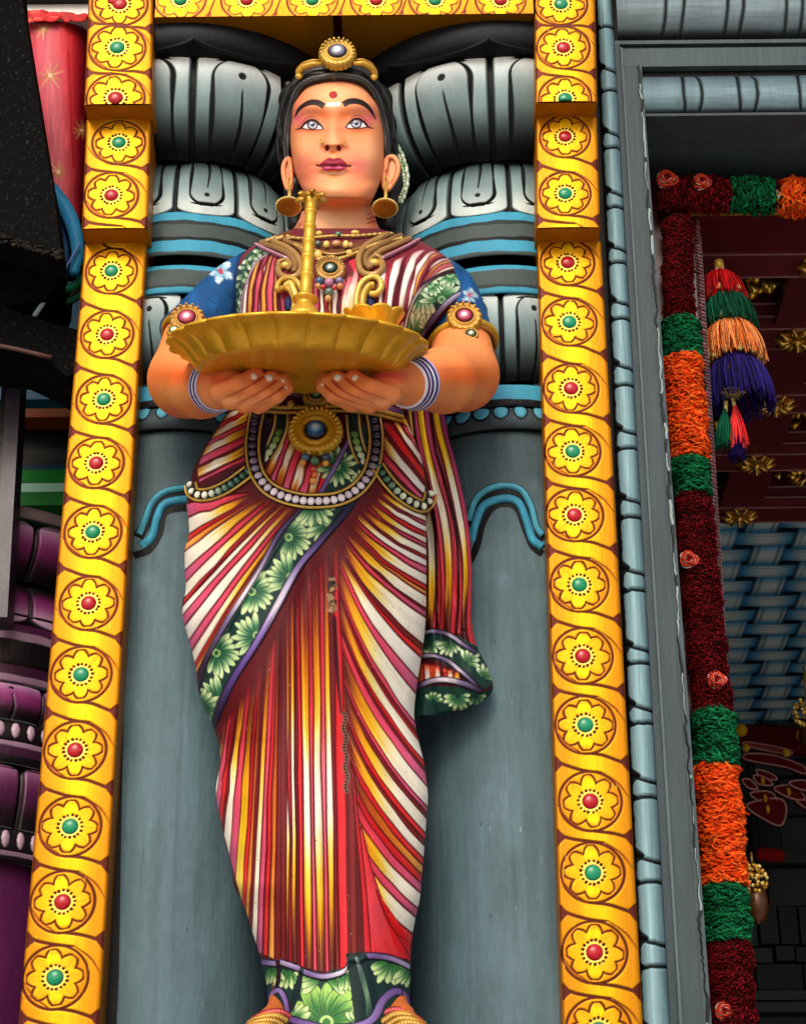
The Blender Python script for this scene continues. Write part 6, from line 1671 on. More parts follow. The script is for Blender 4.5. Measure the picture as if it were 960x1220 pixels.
# lips
lipU = [(379, 197.5), (384, 193), (390, 188.6), (394, 188), (397.5, 189.4), (401, 188), (406, 188.6), (411, 193), (416, 198.3)]
cf_.poly(np.vstack([poly(lipU, 50), poly([(416, 198.3), (409, 197.6), (403, 196.4), (397.2, 198.2), (391, 196.6), (386, 197.4), (379, 197.5)], 40)]), '#8e1a34')
cf_.ell(390, 192.5, 5, 2.2, '#a82c4a', soft=1, alpha=.7); cf_.ell(404.5, 192.3, 5, 2.2, '#a82c4a', soft=1, alpha=.7)
lipL = np.vstack([poly([(382, 198.4), (390, 197.6), (397.2, 198.8), (404, 197.4), (413, 199)], 40), poly([(413, 199), (409.6, 202.2), (403, 203.8), (397.2, 203), (391, 203.8), (385, 201.8), (382, 198.4)], 40)])
cf_.poly(lipL, '#b0305a'); cf_.ell(391, 200, 4.6, 1.8, '#dd6f9a', soft=1, alpha=.9); cf_.ell(403.5, 199.8, 4.8, 1.8, '#e07aa2', soft=1, alpha=.9)
cf_.stroke([(377.6, 197), (383, 198.6), (390, 197.4), (397.2, 198.8), (404, 197.3), (411, 198.4), (417.4, 198)], [1.6, 1.4, .9, 1.1, .9, 1.3, 1.5], '#4a0c1c'); 
cf_.ell(378, 197, 1.5, 1.3, '#4a0c1c'); cf_.ell(417, 197.8, 1.5, 1.3, '#4a0c1c')
cf_.stroke([(384, 204.6), (391, 206.8), (397, 206.3), (404, 206.8), (411, 204)], 1.7, [(0, '#f0c49a'), (.5, '#f9e2c4'), (1, '#f0c49a')]); soft(397, 210, 10, 2.4, '#dc9560', .7)
soft(397, 235.5, 21, 1.6, '#c9825a', .8); soft(397, 232, 13, 2, '#f3c69a', .6)
# neck
cf_.poly([(345, 247), (370, 249), (405, 250), (440, 248), (470, 243), (470, 300), (340, 300)], '#f2a476')
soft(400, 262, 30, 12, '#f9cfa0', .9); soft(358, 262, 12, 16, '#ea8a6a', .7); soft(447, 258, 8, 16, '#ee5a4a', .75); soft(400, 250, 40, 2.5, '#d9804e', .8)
for y in (252, 258, 263): cf_.stroke([(452, y), (444, y+1), (436, y+4)], [2.2, 1.6, .4], '#a83a2c')
# ears
cf_.ell(467, 204, 9, 22, '#f0a070', .25); soft(466, 196, 5, 12, '#f8c89a', .9); cf_.stroke([(463, 188), (470, 194), (470, 208), (465, 219)], 2, '#c8643a'); cf_.stroke([(458, 206), (463, 200), (464, 192)], 2.4, '#b8502c'); soft(459, 218, 4, 8, '#ee9a6c', .9)
cf_.ell(342, 206, 6, 20, '#e8986a', -.1)
cf_.done(1)

ca = Canvas(165, 370, 605, 515, 3.4, '#ee9a62')
def softa(x, y, rx, ry, col, a, rot=0): ca.ell(x, y, rx, ry, col, rot, soft=1, alpha=a)
for (ex, k) in ((215, 1), (555, 1)):
    softa(ex, 448, 46, 13, '#e0662c', .85); softa(ex, 418, 30, 8, '#f0a272', .6); softa(ex, 474, 40, 12, '#f0a870', .8); softa(ex, 488, 40, 6, '#ee8e5c', .5)
softa(184, 468, 8, 24, '#ea8450', .7); softa(196, 494, 18, 4, '#e8606a', .7); softa(588, 470, 8, 24, '#ea8450', .7); softa(580, 484, 16, 4, '#ea6a5a', .6); softa(540, 440, 40, 4, '#c8683e', .35)
for (hx_, sg) in ((290, 1), (440, -1)):
    softa(hx_, 462, 46, 22, '#f09058', .8); softa(hx_-sg*10, 478, 40, 7, '#f4ae82', .9); softa(hx_-sg*30, 452, 18, 6, '#e8603a', .75); softa(hx_+sg*15, 443, 24, 5, '#e8663e', .5)
softa(462, 447, 26, 4, '#d83a44', .8)
FL = [[(262, 468), (285, 459), (304, 446)], [(275, 477), (303, 464), (322, 450)], [(292, 482), (318, 469), (335, 455)], [(308, 484), (330, 472), (342, 462)]]
FR = [[(466, 470), (440, 463), (422, 449)], [(455, 478), (422, 467), (403, 450)], [(440, 482), (406, 470), (391, 455)], [(420, 482), (397, 472), (384, 460)]]
for Fs, d in ((FL, 1), (FR, -1)):
    for i in range(3):
        if d == 1 and i == 0: ca.c = np.clip(ca.c*np.array([1.0, .93, .85], np.float32), 0, 1)
        a, b_ = np.array(Fs[i]), np.array(Fs[i+1]); m_ = (a+b_)/2
        ca.stroke([tuple(m_[0]+np.array([0, 1])), tuple(m_[1]), tuple(m_[2]+np.array([1.5*d, 1]))], [.8, 1.8, 2.6], [(0, '#c8603a'), (1, '#a83020')], alpha=.85)
NAILS = [(301, 449.5, 5.4), (320, 450.5, 5.0), (334.5, 454.5, 4.8), (339.5, 463, 3.6)], [(424.5, 451, 5.2), (403, 450, 4.8), (392.5, 456, 4.6), (385.5, 459.5, 3.4)]
ca.done(1)
# ------------------------------------------------------------------ sculpting by distance field, surfaced with a small surface-nets routine
def surface_nets(D, org, h):
    nx, ny, nz = D.shape
    ins = D < 0
    cs = np.zeros((nx-1, ny-1, nz-1), np.uint8)
    for i in (0, 1):
        for j in (0, 1):
            for k in (0, 1): cs += ins[i:nx-1+i, j:ny-1+j, k:nz-1+k]
    act = (cs > 0) & (cs < 8); idx = np.full(act.shape, -1, np.int64); A = np.argwhere(act); idx[act] = np.arange(len(A))
    acc = np.zeros((len(A), 3)); cnt = np.zeros(len(A))
    off = [(0, 0, 0), (1, 0, 0), (0, 1, 0), (1, 1, 0), (0, 0, 1), (1, 0, 1), (0, 1, 1), (1, 1, 1)]
    for a in range(8):
        for ax in range(3):
            o = off[a]
            if o[ax]: continue
            o2 = list(o); o2[ax] = 1
            d0 = D[A[:, 0]+o[0], A[:, 1]+o[1], A[:, 2]+o[2]]; d1 = D[A[:, 0]+o2[0], A[:, 1]+o2[1], A[:, 2]+o2[2]]
            m = (d0 < 0) != (d1 < 0); t = np.where(m, d0/np.where(d0 == d1, 1, d0-d1), 0)
            p = np.array(o, float)[None]+np.zeros((len(A), 1)); p[:, ax] += t
            acc[m] += p[m]; cnt[m] += 1
    V = (A+acc/np.maximum(cnt, 1)[:, None])*h+org
    F = []
    for ax in range(3):
        sl0 = [slice(1, -1)]*3; sl0[ax] = slice(0, -1)
        sl1 = [slice(1, -1)]*3; sl1[ax] = slice(1, None)
        a0, a1 = ins[tuple(sl0)], ins[tuple(sl1)]
        E = np.argwhere(a0 != a1); fl = a0[a0 != a1]
        off0 = np.ones(3, int); off0[ax] = 0
        E = E+off0
        b, c = (ax+1) % 3, (ax+2) % 3
        def cell(db, dc):
            q = E.copy(); q[:, b] -= db; q[:, c] -= dc; return idx[q[:, 0], q[:, 1], q[:, 2]]
        q = np.stack([cell(1, 1), cell(0, 1), cell(0, 0), cell(1, 0)], 1)
        q[~fl] = q[~fl][:, ::-1]
        F.append(q)
    F = np.vstack(F); F = F[(F >= 0).all(1)]
    return V, F.astype(np.int32)
class SDF:
    def __init__(s, lo, hi, h):
        s.lo = np.asarray(lo, float); s.h = h; s.n = np.ceil((np.asarray(hi)-s.lo)/h).astype(int)+1
        s.D = np.full(s.n, .05, np.float32)
    def cone(s, a, b, ra, rb, k=.006, sub=False):
        a, b = np.asarray(a, float), np.asarray(b, float); R = max(ra, rb)+.03
        i0 = np.maximum(0, np.floor((np.minimum(a, b)-R-s.lo)/s.h).astype(int)); i1 = np.minimum(s.n, np.ceil((np.maximum(a, b)+R-s.lo)/s.h).astype(int)+1)
        if (i1 <= i0).any(): return
        g = np.meshgrid(*[np.arange(i0[q], i1[q])*s.h+s.lo[q] for q in range(3)], indexing='ij')
        P = np.stack(g, -1)-a; d = b-a; L2 = d@d
        t = np.clip(P@d/L2, 0, 1) if L2 > 1e-12 else np.zeros(P.shape[:-1])
        dist = np.linalg.norm(P-t[..., None]*d, axis=-1)-(ra+(rb-ra)*t)
        sl = tuple(slice(i0[q], i1[q]) for q in range(3)); o = s.D[sl]
        hh = np.clip(.5+.5*(o-dist)/k, 0, 1); s.D[sl] = o*(1-hh)+dist*hh-k*hh*(1-hh)
    def chain(s, pts, rad, k=.006):
        for i in range(len(pts)-1): s.cone(pts[i], pts[i+1], rad[i], rad[i+1], k)
    def mesh(s): return surface_nets(s.D, s.lo, s.h)
body_V, body_F, body_C = [], [], []
def body_add(V, F, C):
    n = sum(len(v) for v in body_V); body_V.append(V); body_F.append(np.asarray(F)+n); body_C.append(C)
YH = -.30      # depth of the hands
pa = ppm(215, 450, -.1)
arms = {'L': dict(sh=at(232, 392, -.05), el=at(223, 452, -.08), mid=at(240, 458, -.17), wr=at(262, 460, -.27), rs=[34, 45, 38, 25]),
        'R': dict(sh=at(549, 398, -.045), el=at(551, 447, -.08), mid=at(528, 453, -.17), wr=at(490, 457, -.26), rs=[35, 42, 37, 26])}
for side in 'LR':
    A_ = arms[side]; sg = 1 if side == 'L' else -1
    pts = [A_['sh'], A_['el'], A_['mid'], A_['wr']]; rr = [r/pa for r in A_['rs']]
    Fs = FL if side == 'L' else FR
    palm = [at(275, 461, YH), at(296, 466, YH-.005)] if side == 'L' else [at(462, 461, YH), at(436, 466, YH-.005)]
    lo = np.minimum.reduce(pts+palm)-.09; hi = np.maximum.reduce(pts+palm)+.09
    sd_ = SDF(lo, hi, .0021)
    sd_.chain(pts, rr, .014)
    sd_.cone(A_['wr'], palm[0], 23/pa, 19/pa, .012); sd_.cone(palm[0], palm[1]+np.array([0, .015, 0]), 19/pa, 15/pa, .010)
    rad = [[11.5, 10.6, 8.6], [10.8, 10, 8.2], [10, 9.2, 7.8], [8.6, 7.8, 6.2]]
    for i, f in enumerate(Fs):
        dep_ = YH-.024+.004*i
        P3 = [at(f[0][0], f[0][1], dep_+.010), at(f[1][0], f[1][1], dep_-.012), at(f[2][0], f[2][1]+1, dep_-.004)]
        sd_.chain(P3, [r*1.02/pa for r in rad[i]], .0035)
        tip = at(f[2][0]+sg*2, f[2][1]-5, dep_+.012); sd_.cone(P3[2], tip, rad[i][2]/pa, rad[i][2]*.9/pa, .0035)
    # thumb lies along the side of the palm, under the tray
    th0 = at(268 if sg > 0 else 470, 452, YH+.01); th1 = at(284 if sg > 0 else 450, 440, YH+.05); th2 = at(302 if sg > 0 else 430, 436, YH+.075)
    sd_.chain([th0, th1, th2], [12/pa, 10/pa, 8/pa], .006)
    V, F = sd_.mesh(); px, py = proj(V)
    body_add(V, F, ca.sample(px, py))

# ------------------------------------------------------------------ head and neck (front modelled as relief over a rounded skull)
fl_ = lambda y: sinterp(y, [84, 95, 110, 130, 150, 170, 190, 205, 218, 228, 238, 246, 252, 262, 272, 290], [362, 352, 348, 346, 345.5, 346, 348.5, 351.5, 356.5, 362, 370, 376, 360, 356, 350, 330])
frr = lambda y: sinterp(y, [84, 95, 110, 130, 150, 170, 190, 205, 218, 228, 238, 246, 252, 262, 272, 290], [434, 443, 449, 454, 456.5, 457.5, 457.5, 456, 452.5, 448.5, 444, 442, 446, 448, 452, 474])
def gss(x, y, cx, cy, sx, sy): return np.exp(-.5*(((x-cx)/sx)**2+((y-cy)/sy)**2))
def head_depth(s, y, x):
    mid = sinterp(y, [84, 92, 100, 115, 130, 145, 165, 190, 205, 215, 226, 234, 240, 247, 254, 262, 275, 290], [.012, .002, -.004, -.010, -.012, -.007, -.008, -.014, -.012, -.010, -.014, -.011, .006, .034, .042, .044, .040, .020])
    dd = sinterp(y, [84, 100, 150, 200, 225, 240, 250, 290], [.05, .066, .076, .070, .062, .052, .050, .045])
    Y = mid+dd*(1-np.clip(1-np.abs(s)**2.7, 0, 1)**.55)
    # nose
    bri = sinterp(y, [128, 140, 152, 164, 171, 176, 182], [0, .003, .007, .0125, .0140, .0075, 0])
    wn = sinterp(y, [128, 150, 170, 182], [5, 5, 6.6, 7.5])
    Y = Y-bri*np.exp(-.5*((x-397)/wn)**2)
    Y = Y-.007*gss(x, y, 387.5, 171, 3.4, 4.2)-.007*gss(x, y, 406, 171, 3.4, 4.2)+.004*(gss(x, y, 389.8, 177, 2.2, 2.2)+gss(x, y, 403.6, 177, 2.2, 2.2))
    # eyes: socket, ball, lids
    for ex, ey in ((371.5, 148), (425, 147)):
        Y = Y+.006*gss(x, y, ex, ey-6, 13, 6)-.0065*gss(x, y, ex, ey+.5, 9, 5.6)+.003*gss(x, y, ex, ey+9, 13, 3)
    Y = Y-.004*gss(x, y, 371, 126, 16, 4)-.004*gss(x, y, 425, 125, 16, 4)
    # cheeks, lips, chin
    Y = Y-.006*gss(x, y, 362, 178, 12, 14)-.006*gss(x, y, 436, 177, 12, 14)
    Y = Y-.007*gss(x, y, 397, 193, 13, 3.6)-.0075*gss(x, y, 397, 200.6, 11, 2.8)+.003*gss(x, y, 397, 197.6, 11, .9)+.004*gss(x, y, 397, 208, 13, 3)-.006*gss(x, y, 398, 223, 15, 8)+.0028*gss(x, y, 397, 185, 2.4, 4)
    Y = Y+.0014*gss(x, y, 377, 198, 3.5, 3.5)+.0014*gss(x, y, 418, 198, 3.5, 3.5)
    return Y-.075
ys = np.arange(84, 291, .55); u = np.linspace(-1, 1, 240); s = .7*u+.3*np.sin(u*math.pi/2)
S, Yy = np.meshgrid(s, ys); l, r = fl_(Yy), frr(Yy); X = (l+r)/2+(r-l)/2*S
Dh = head_depth(S, Yy, X); colh = cf_.sample(X, Yy)
nb = 16; tb = np.linspace(0, 1, nb+2)[1:-1]
Xb = r[:, :1]+(l[:, :1]-r[:, :1])*(.5-.5*np.cos(tb*math.pi))[None]
bk_ = np.interp(ys, [84, 110, 170, 230, 250, 290], [.06, .085, .085, .06, .035, .03])
Yb = Dh[:, -1:]*(1-tb)+Dh[:, :1]*tb+bk_[:, None]*np.sin(tb*math.pi)[None]
P = np.concatenate([at(X, Yy, Dh), at(Xb, Yy[:, :1]+0*Xb, Yb)], 1); C_ = P.shape[1]
cc = np.concatenate([colh, np.broadcast_to(hx('#ee9a6c'), Xb.shape+(3,))], 1)
body_add(P.reshape(-1, 3), gridF(len(ys), C_, True), cc.reshape(-1, 3))
# ears
for (pts, rr, sg) in (([(461, 190), (468, 187), (473.5, 194), (473.5, 206), (469, 216), (462, 226), (458, 224), (457, 212), (459, 200)], 3.2, 1), ([(345, 190), (340, 192), (337.5, 200), (338.5, 212), (342, 224), (346, 226), (347, 212)], 2.8, -1)):
    pe = ppm(465, 205, 0); Q = poly(pts, 40, closed=True)
    mb = MB(); Yc = -.022
    A3 = at(Q[:, 0], Q[:, 1], Yc); cen = A3.mean(0)
    mb.tube(A3, rr/pe, 8, closed=True)
    n = len(A3); mb.add(np.vstack([A3+np.array([0, .002, 0]), cen+np.array([0, .006, 0])]), [(i, (i+1) % n, n) for i in range(n)])
    V = np.vstack(mb.V); px, py = proj(V)
    tri = [f for f in mb.F if len(f) == 3]; qd = [f for f in mb.F if len(f) == 4]
    body_add(V, np.array(qd), cf_.sample(px, py)); n0 = sum(len(v) for v in body_V)-len(V)
    body_F.append(np.array([[f[0], f[1], f[2], f[2]] for f in tri])+n0)
# feet
for pts, rr, sg in (([(333, 1162, .0), (334, 1196, -.045), (324, 1216, -.085), (309, 1232, -.13), (301, 1240, -.15)], [11, 12.5, 15, 15, 11], -1), ([(470, 1158, .0), (470, 1191, -.045), (478, 1212, -.085), (492, 1229, -.13), (500, 1238, -.15)], [11, 12.5, 15, 15, 11], 1)):
    pf = ppm(400, 1200, -.1); P3 = [at(*p) for p in pts]
    sd_ = SDF(np.min(P3, 0)-.06, np.max(P3, 0)+.06, .0024); sd_.chain(P3, [r/pf for r in rr], .010)
    for q in range(5): 
        t0 = P3[4]+np.array([(q-2)*.011, .0, 0]); sd_.cone(P3[3]+np.array([(q-2)*.008, 0, 0]), t0+np.array([0, -.02+.004*abs(q-1.5), -.006]), .008, .0062, .003)
    V, F = sd_.mesh(); body_add(V, F, np.broadcast_to(hx('#b8622c'), V.shape))
# hidden thin faces added only to join arms, head and feet inside the clothes
big = np.vstack(body_V); offs = np.r_[0, np.cumsum([len(v) for v in body_V])]
def near(k, p): 
    d = np.linalg.norm(body_V[k]-p, axis=1); return [int(q)+int(offs[k]) for q in np.argsort(d)[:2]]
hub = near(2, at(400, 288, .02))
for k in range(len(body_V)):
    if k == 2: continue
    c0 = body_V[k].mean(0); tgt = at(235, 390, -.03) if k == 0 else at(546, 396, -.03) if k == 1 else c0+np.array([0, .02, .03])
    q = near(k, tgt); body_F.append(np.array([[q[0], q[1], hub[0], hub[1]]]))
FF = []
for f in body_F:
    for q in f.tolist():
        FF.append(tuple(q) if q[2] != q[3] else tuple(q[:3]))
obj('body', np.vstack(body_V), FF, M['skin'], ST, np.vstack(body_C))
# sandal straps
for k, pts in enumerate(([(302, 1215), (318, 1207), (334, 1206), (346, 1212)], [(452, 1212), (466, 1204), (482, 1205), (500, 1216)])):
    mb = MB()
    for j in range(5):
        Q = poly([(p[0]+(-5*j if k == 0 else 5*j), p[1]+5.2*j) for p in pts], 30)
        bulge = -.082-.020*j-.018*np.sin(np.linspace(0, math.pi, 30))
        mb.tube(at(Q[:, 0], Q[:, 1], bulge), .0056, 8, ['#8a2a24', '#c8923a', '#a8742a', '#c08a34', '#b07c2c'][j])
        for i in range(0, 30, 2): mb.ball(at(Q[i, 0], Q[i, 1], bulge[i]-.006), .0040, '#d8a84a' if j else '#d85a5a', 8, 6)
    mb.build('sandal_strap', M['gold'], ST)
# nails
for side, nl in enumerate(NAILS):
    mb = MB()
    for i, (x, y, r) in enumerate(nl):
        mb_ = at(x, y, YH-.024+.004*i-.0118-.004*(i < 2)); mb.ball(mb_, (r/pa, .0042, r*.92/pa), '#fbe6da', 12, 8)
    mb.build('fingernails', M['skin'], ST)

# bangles
for c_, d_, n_ in ((at(259, 460, -.255), at(275, 461, YH)-at(240, 458, -.17), 3), (at(491, 457, -.255), at(462, 461, YH)-at(528, 453, -.17), 4)):
    d_ = d_/np.linalg.norm(d_)
    mb = MB()
    for q in range(n_):
        mb.tube(ringpts(c_+d_*(q-1)*.0092, d_, (28.5-1.4*q)/pa, 70), .0043, 8, ['#b8aee0', '#e8e4f2', '#c4bce4', '#f0eef6'][q])
        if q < n_-1: mb.tube(ringpts(c_+d_*(q-.5)*.0092, d_, (29.6-1.4*q)/pa, 70), .0020, 6, '#2c2460')
    mb.build('bangles', M['enamel'], ST)
# ================================================================== hair
def hair_obj():
    lo = at(325, 290, -.15); hi = at(495, 60, .16); lo, hi = np.minimum(lo, hi), np.maximum(lo, hi)
    sd_ = SDF(lo-.04, hi+.03, .0024)
    ph = ppm(400, 150, -.05)
    # skull cap behind the face
    sd_.cone(at(403, 126, .03), at(403, 170, .045), 58/ph, 52/ph, .01)
    sd_.cone(at(353, 224, .045), at(353, 268, .055), 13/ph, 11/ph, .012); sd_.cone(at(349, 160, .04), at(352, 225, .045), 10/ph, 13/ph, .012)
    sd_.cone(at(466, 224, .045), at(462, 268, .055), 16/ph, 12/ph, .012); sd_.cone(at(462, 160, .04), at(467, 225, .045), 10/ph, 15/ph, .012)
    # waves framing the face
    Lh = [(398, 91, -.082), (385, 93, -.080), (371, 96, -.076), (360, 103, -.066), (353, 114, -.052), (348.5, 128, -.034), (345, 144, -.020), (343, 160, -.010), (342.5, 174, -.004), (343, 186, .004), (344, 198, .014)]
    Rh_ = [(398, 91, -.082), (412, 92, -.080), (428, 95, -.076), (439, 103, -.066), (446.5, 114, -.052), (452, 130, -.034), (456, 146, -.020), (459, 162, -.010), (460, 176, -.004), (460, 188, .004), (459, 200, .014)]
    for Hh in (Lh, Rh_):
        sg = -1 if Hh is Lh else 1
        for q, (dn, dy_, r0) in enumerate(((0, 0, 5.2), (4.2, .008, 5.0), (8.0, .018, 5.4), (10.5, .032, 6.0))):
            P = [at(p[0]+sg*dn*min(1, max(0, (p[1]-92)/16))*(.75 if p[1] > 140 else 1), p[1]-dn*(1 if p[1] < 100 else .45), p[2]+dy_) for p in Hh]; C = poly(P, 60)
            wv = (1.5 if q else 1.0)*np.sin(np.arange(60)*.5+q*2.1)/ph
            C = C+np.outer(wv, [sg*1.0, 0, .2])
            for i in range(59):
                sd_.cone(C[i], C[i+1], r0/ph, r0/ph, .0016)
    V, F = sd_.mesh(); px, py = proj(V)
    c = Canvas(320, 50, 500, 300, 4, '#1b1a1b')
    for Hh, sg in ((Lh, -1), (Rh_, 1)):
        for k, (dx, col, w) in enumerate(((0, '#565250', 1.8), (-4, '#0c0b0c', 1.6), (4, '#6a6562', 1.2), (8, '#0a0a0b', 1.4), (-8, '#2e2c2c', 1.2), (12, '#4a4744', 1.2))):
            c.stroke([(p[0]+sg*dx*(.2 if p[1] < 100 else 1), p[1]-(dx if p[1] < 100 else dx*.3)) for p in Hh], w, col, alpha=.9)  # grey strokes paint a sheen along the hair, dark ones part the strands
    c.stroke([(398, 84), (397.5, 96)], 2.0, '#6a5a4c')
    for x0 in range(340, 365, 4): c.stroke([(x0, 200), (x0+1, 240), (x0, 280)], .9, '#302a30')
    for x0 in range(452, 484, 4): c.stroke([(x0, 200), (x0+1, 240), (x0-2, 280)], .9, '#302a30')
    c.done(1)
    return obj('hair', V, F, M['hair'], ST, c.sample(px, py))
hair_obj()
# jasmine string behind the ear
mb = MB()
for j, (off, r) in enumerate(((0, 2.3), (-4.2, 2.2), (-8, 1.9))):
    P = poly([(469+off*.6, 167-off*.3), (478+off, 182), (484+off, 200), (485.5+off, 216), (482+off, 232), (478+off*.6, 240)], 26 if j == 0 else 20)
    for i, p in enumerate(P):
        if j == 2 and (i < 4 or i > 15): continue
        mb.ball(at(p[0]+random.uniform(-.5, .5), p[1], .03+.004*j), (r/650, r/650, r*1.3/650), random.choice(['#d2dcc8', '#b8c8ac', '#e4ead8', '#9ab894'] if j < 2 else ['#6a9a7a', '#8ab090']), 8, 6)
mb.build('jasmine_string', M['enamel'], ST)
# tiara
pt = ppm(403, 65, -.1)
ti = medallion('tiara', 402, 63.5, 22, 12.5, '#caa03a', '#e6c25a', '#123', zero(-.10), ST, 22, 0, gem_stops=[(0, .25, '#ffffff', '#e6e8f0'), (.25, .6, '#a8acbc', '#70748a'), (.6, .8, '#5a5468', '#3c3444'), (.8, 1.01, '#241a20', '#160e12')])
mb = MB()
for pts in ([(383, 76), (372, 76.5), (362, 80), (355.5, 86), (355, 91)], [(421, 76), (432, 75.5), (441, 80), (446.5, 87), (447, 92)]):
    mb.tube(at(np.array([p[0] for p in pts]), np.array([p[1] for p in pts]), np.array([-.098, -.096, -.088, -.078, -.074])), [.0035, .0052, .006, .0062, .0048], 10, '#cf9f34')
    mb.tube(at(np.array([p[0] for p in pts]), np.array([p[1]-4 for p in pts]), np.array([-.092, -.090, -.082, -.072, -.068])), [.002, .0034, .004, .004, .003], 8, '#b8862a')
    q = pts[-1]; mb.ball(at(q[0]+(1.5 if q[0] < 400 else -1.5), q[1]-1, -.076), (.007, .005, .0085), '#d8a83a', 12, 8)
    mb.build('scroll', M['gold'], ti); mb = MB()
# earrings
for (x, y, hx_, hy) in ((344, 245, 345, 216), (458.5, 247, 459.5, 215)):
    c_ = at(x, y, -.035); pe = ppm(x, y, -.035)
    mb = MB()
    mb.lathe([(.0004, .004), (5/pe, .009), (11/pe, .006), (14.2/pe, 0), (14.6/pe, -.003), (13/pe, -.0045), (6/pe, -.0022), (.0004, -.0016)], c_, 40, (0, .25, 1), '#b8761c')
    for k in range(30):
        a = k*2*math.pi/30; n_ = np.array([0, .25, 1])/np.hypot(.25, 1); u = np.cross(n_, [0, -1.0, 0.01]); u /= np.linalg.norm(u); v = np.cross(n_, u)
        mb.ball(c_+(14.6/pe)*(math.cos(a)*u+math.sin(a)*v)-n_*.002, .0022, '#ecd480', 7, 5)
    mb.tube([at(hx_, hy+6, -.03), at((x+hx_)/2+.5, (y+hy)/2+3, -.034), c_+np.array([0, 0, .006])], [.0026, .0034, .0030], 8, '#c8a04a')
    Q = poly([(hx_, hy-5), (hx_+2.6, hy), (hx_, hy+6), (hx_-2.6, hy)], 20, closed=True); mb.tube(at(Q[:, 0], Q[:, 1], -.026), .0016, 6, '#c89a3c', closed=True)
    mb.build('earring', M['gold'], ST)
# nose rings
mb = MB()
for (x, y) in ((383, 168), (411.5, 170.5)):
    Q = poly([(x, y-3), (x+2.3, y), (x, y+3), (x-2.3, y)], 18, closed=True); mb.tube(at(Q[:, 0], Q[:, 1], float(head_depth(np.array(0.1), np.array(y), np.array(x)))-.0055), .0011, 6, '#c89a3a', closed=True)
    mb.build('nose_ring', M['gold'], ST); mb = MB()
# necklaces --------------------------------------------------------
def on_chest(P, off): 
    P = np.asarray(P, float); return at(P[:, 0], P[:, 1], chest(P[:, 0], P[:, 1])-off)
mb = MB()
P = poly([(341, 281), (356, 284), (375, 283), (400, 281), (425, 281), (450, 279), (468, 278)], 60); mb.tube(on_chest(P, .010), .0024, 8, '#c8a44a')
for i in range(1, 60, 3): mb.ball(on_chest(P[i:i+1], .012)[0], .0030, '#dcbc62', 8, 6)
P = poly([(347, 289), (372, 297), (392, 303), (412, 301), (440, 292), (470, 284)], 60); mb.tube(on_chest(P, .009), .0030, 8, '#a87c3e')
P = poly([(352, 292), (374, 303), (394, 309), (415, 305), (445, 292), (478, 284)], 60)
for i in range(0, 60): mb.ball(on_chest(P[i:i+1], .012)[0], (.0030, .003, .0034), random.choice(['#d8bc62', '#c8a44e', '#b8903c']), 8, 6)
mb.build('necklace', M['gold'], ST)
nk = bpy.data.objects['necklace']
mb = MB()
for (x, y, rx, ry, c) in ((403, 279, 4.6, 3.4, '#3a6a4c'), (379, 290, 4.5, 4, '#3c4a40'), (389, 291, 4, 4.6, '#d8b64a'), (401, 290, 6, 4.4, '#b87a3a'), (412, 291, 4, 5, '#e0c252'), (418, 292, 2.6, 4, '#c89a5a'), (380, 278, 4, 3.4, '#d8b64e'), (423, 277, 5, 3, '#dcb84a'), (379, 303, 4.6, 6, '#d8b040'), (416, 301, 4, 4, '#e2c04c'), (395, 308, 6, 4, '#dab44a'), (381, 309, 5, 2.6, '#c89a44')):
    MB().ball(at(x, y, float(chest(x, y))-.016), (rx/680, .004, ry/680), c, 12, 8).build('pendant_stone', M['gem2'], nk)
medallion('pendant', 393.5, 321, 18, 9, '#b88a3c', '#e6d08a', '#123', chest, nk, 26, .016, gem_stops=[(0, .35, '#dfeae0', '#a8beb0'), (.35, .7, '#5a7466', '#2c3c34'), (.7, 1.01, '#141a18', '#0c100e')])
mb = MB()
for (x, y, r, c) in ((380.5, 335, 5, '#3a6488'), (392, 337, 5.5, '#b87aa8'), (404.5, 335, 5, '#7a6a9a'), (379, 341, 3.6, '#d89a5a'), (405, 341, 3.8, '#d88a4a'), (385, 342, 3, '#c83a3a'), (392, 348.5, 5.5, '#5a7a62'), (391, 355.5, 3.8, '#e0a868'), (398, 343, 3, '#c8303a')):
    mb.ball(at(x, y, float(chest(x, y))-.014), r/690, c, 12, 8)
mb.build('bead_drop', M['gem2'], nk)
# yoke scrolls
def scroll(mbk, pts, r, col, off=.010, n=60):
    P = poly(pts, n); mbk.tube(on_chest(P, off), r, 8, col)
mb = MB()
TAN, TAN2, DK = '#9a7440', '#b48a4e', '#4a2418'
for pts, r, c, o_ in (([(330, 283), (318, 288), (312, 290), (330, 296), (345, 304), (352, 315), (350, 324)], .0055, TAN, .008), ([(338, 283), (326, 288), (340, 294), (353, 304), (359, 318), (354, 328), (344, 331), (334, 327), (331, 319)], .0055, TAN2, .010),
                      ([(348, 284), (340, 287), (355, 294), (363, 306), (362, 322)], .0045, TAN, .008), ([(331, 319), (333, 312), (341, 310), (346, 315), (343, 321)], .004, TAN2, .012),
                      ([(462, 279), (452, 284), (436, 293), (428, 305), (428, 318), (434, 326), (446, 327), (455, 321), (455, 312)], .0055, TAN2, .010), ([(477, 281), (462, 288), (447, 296), (437, 304), (436, 314), (441, 320)], .0055, TAN, .009), ([(488, 284), (470, 292), (454, 299), (446, 305)], .0050, TAN2, .008), ([(455, 312), (452, 306), (444, 306), (440, 312), (444, 317)], .004, TAN2, .012)):
    scroll(mb, pts, r, c, o_)
for (x, y, rx, ry) in ((340.5, 316, 6.5, 5), (446, 313, 7.5, 5.5)): mb.ball(at(x, y, float(chest(x, y))-.012), (rx/680, .005, ry/680), '#c8a03e', 12, 8)
GO, GO2 = '#caa23c', '#e0be56'
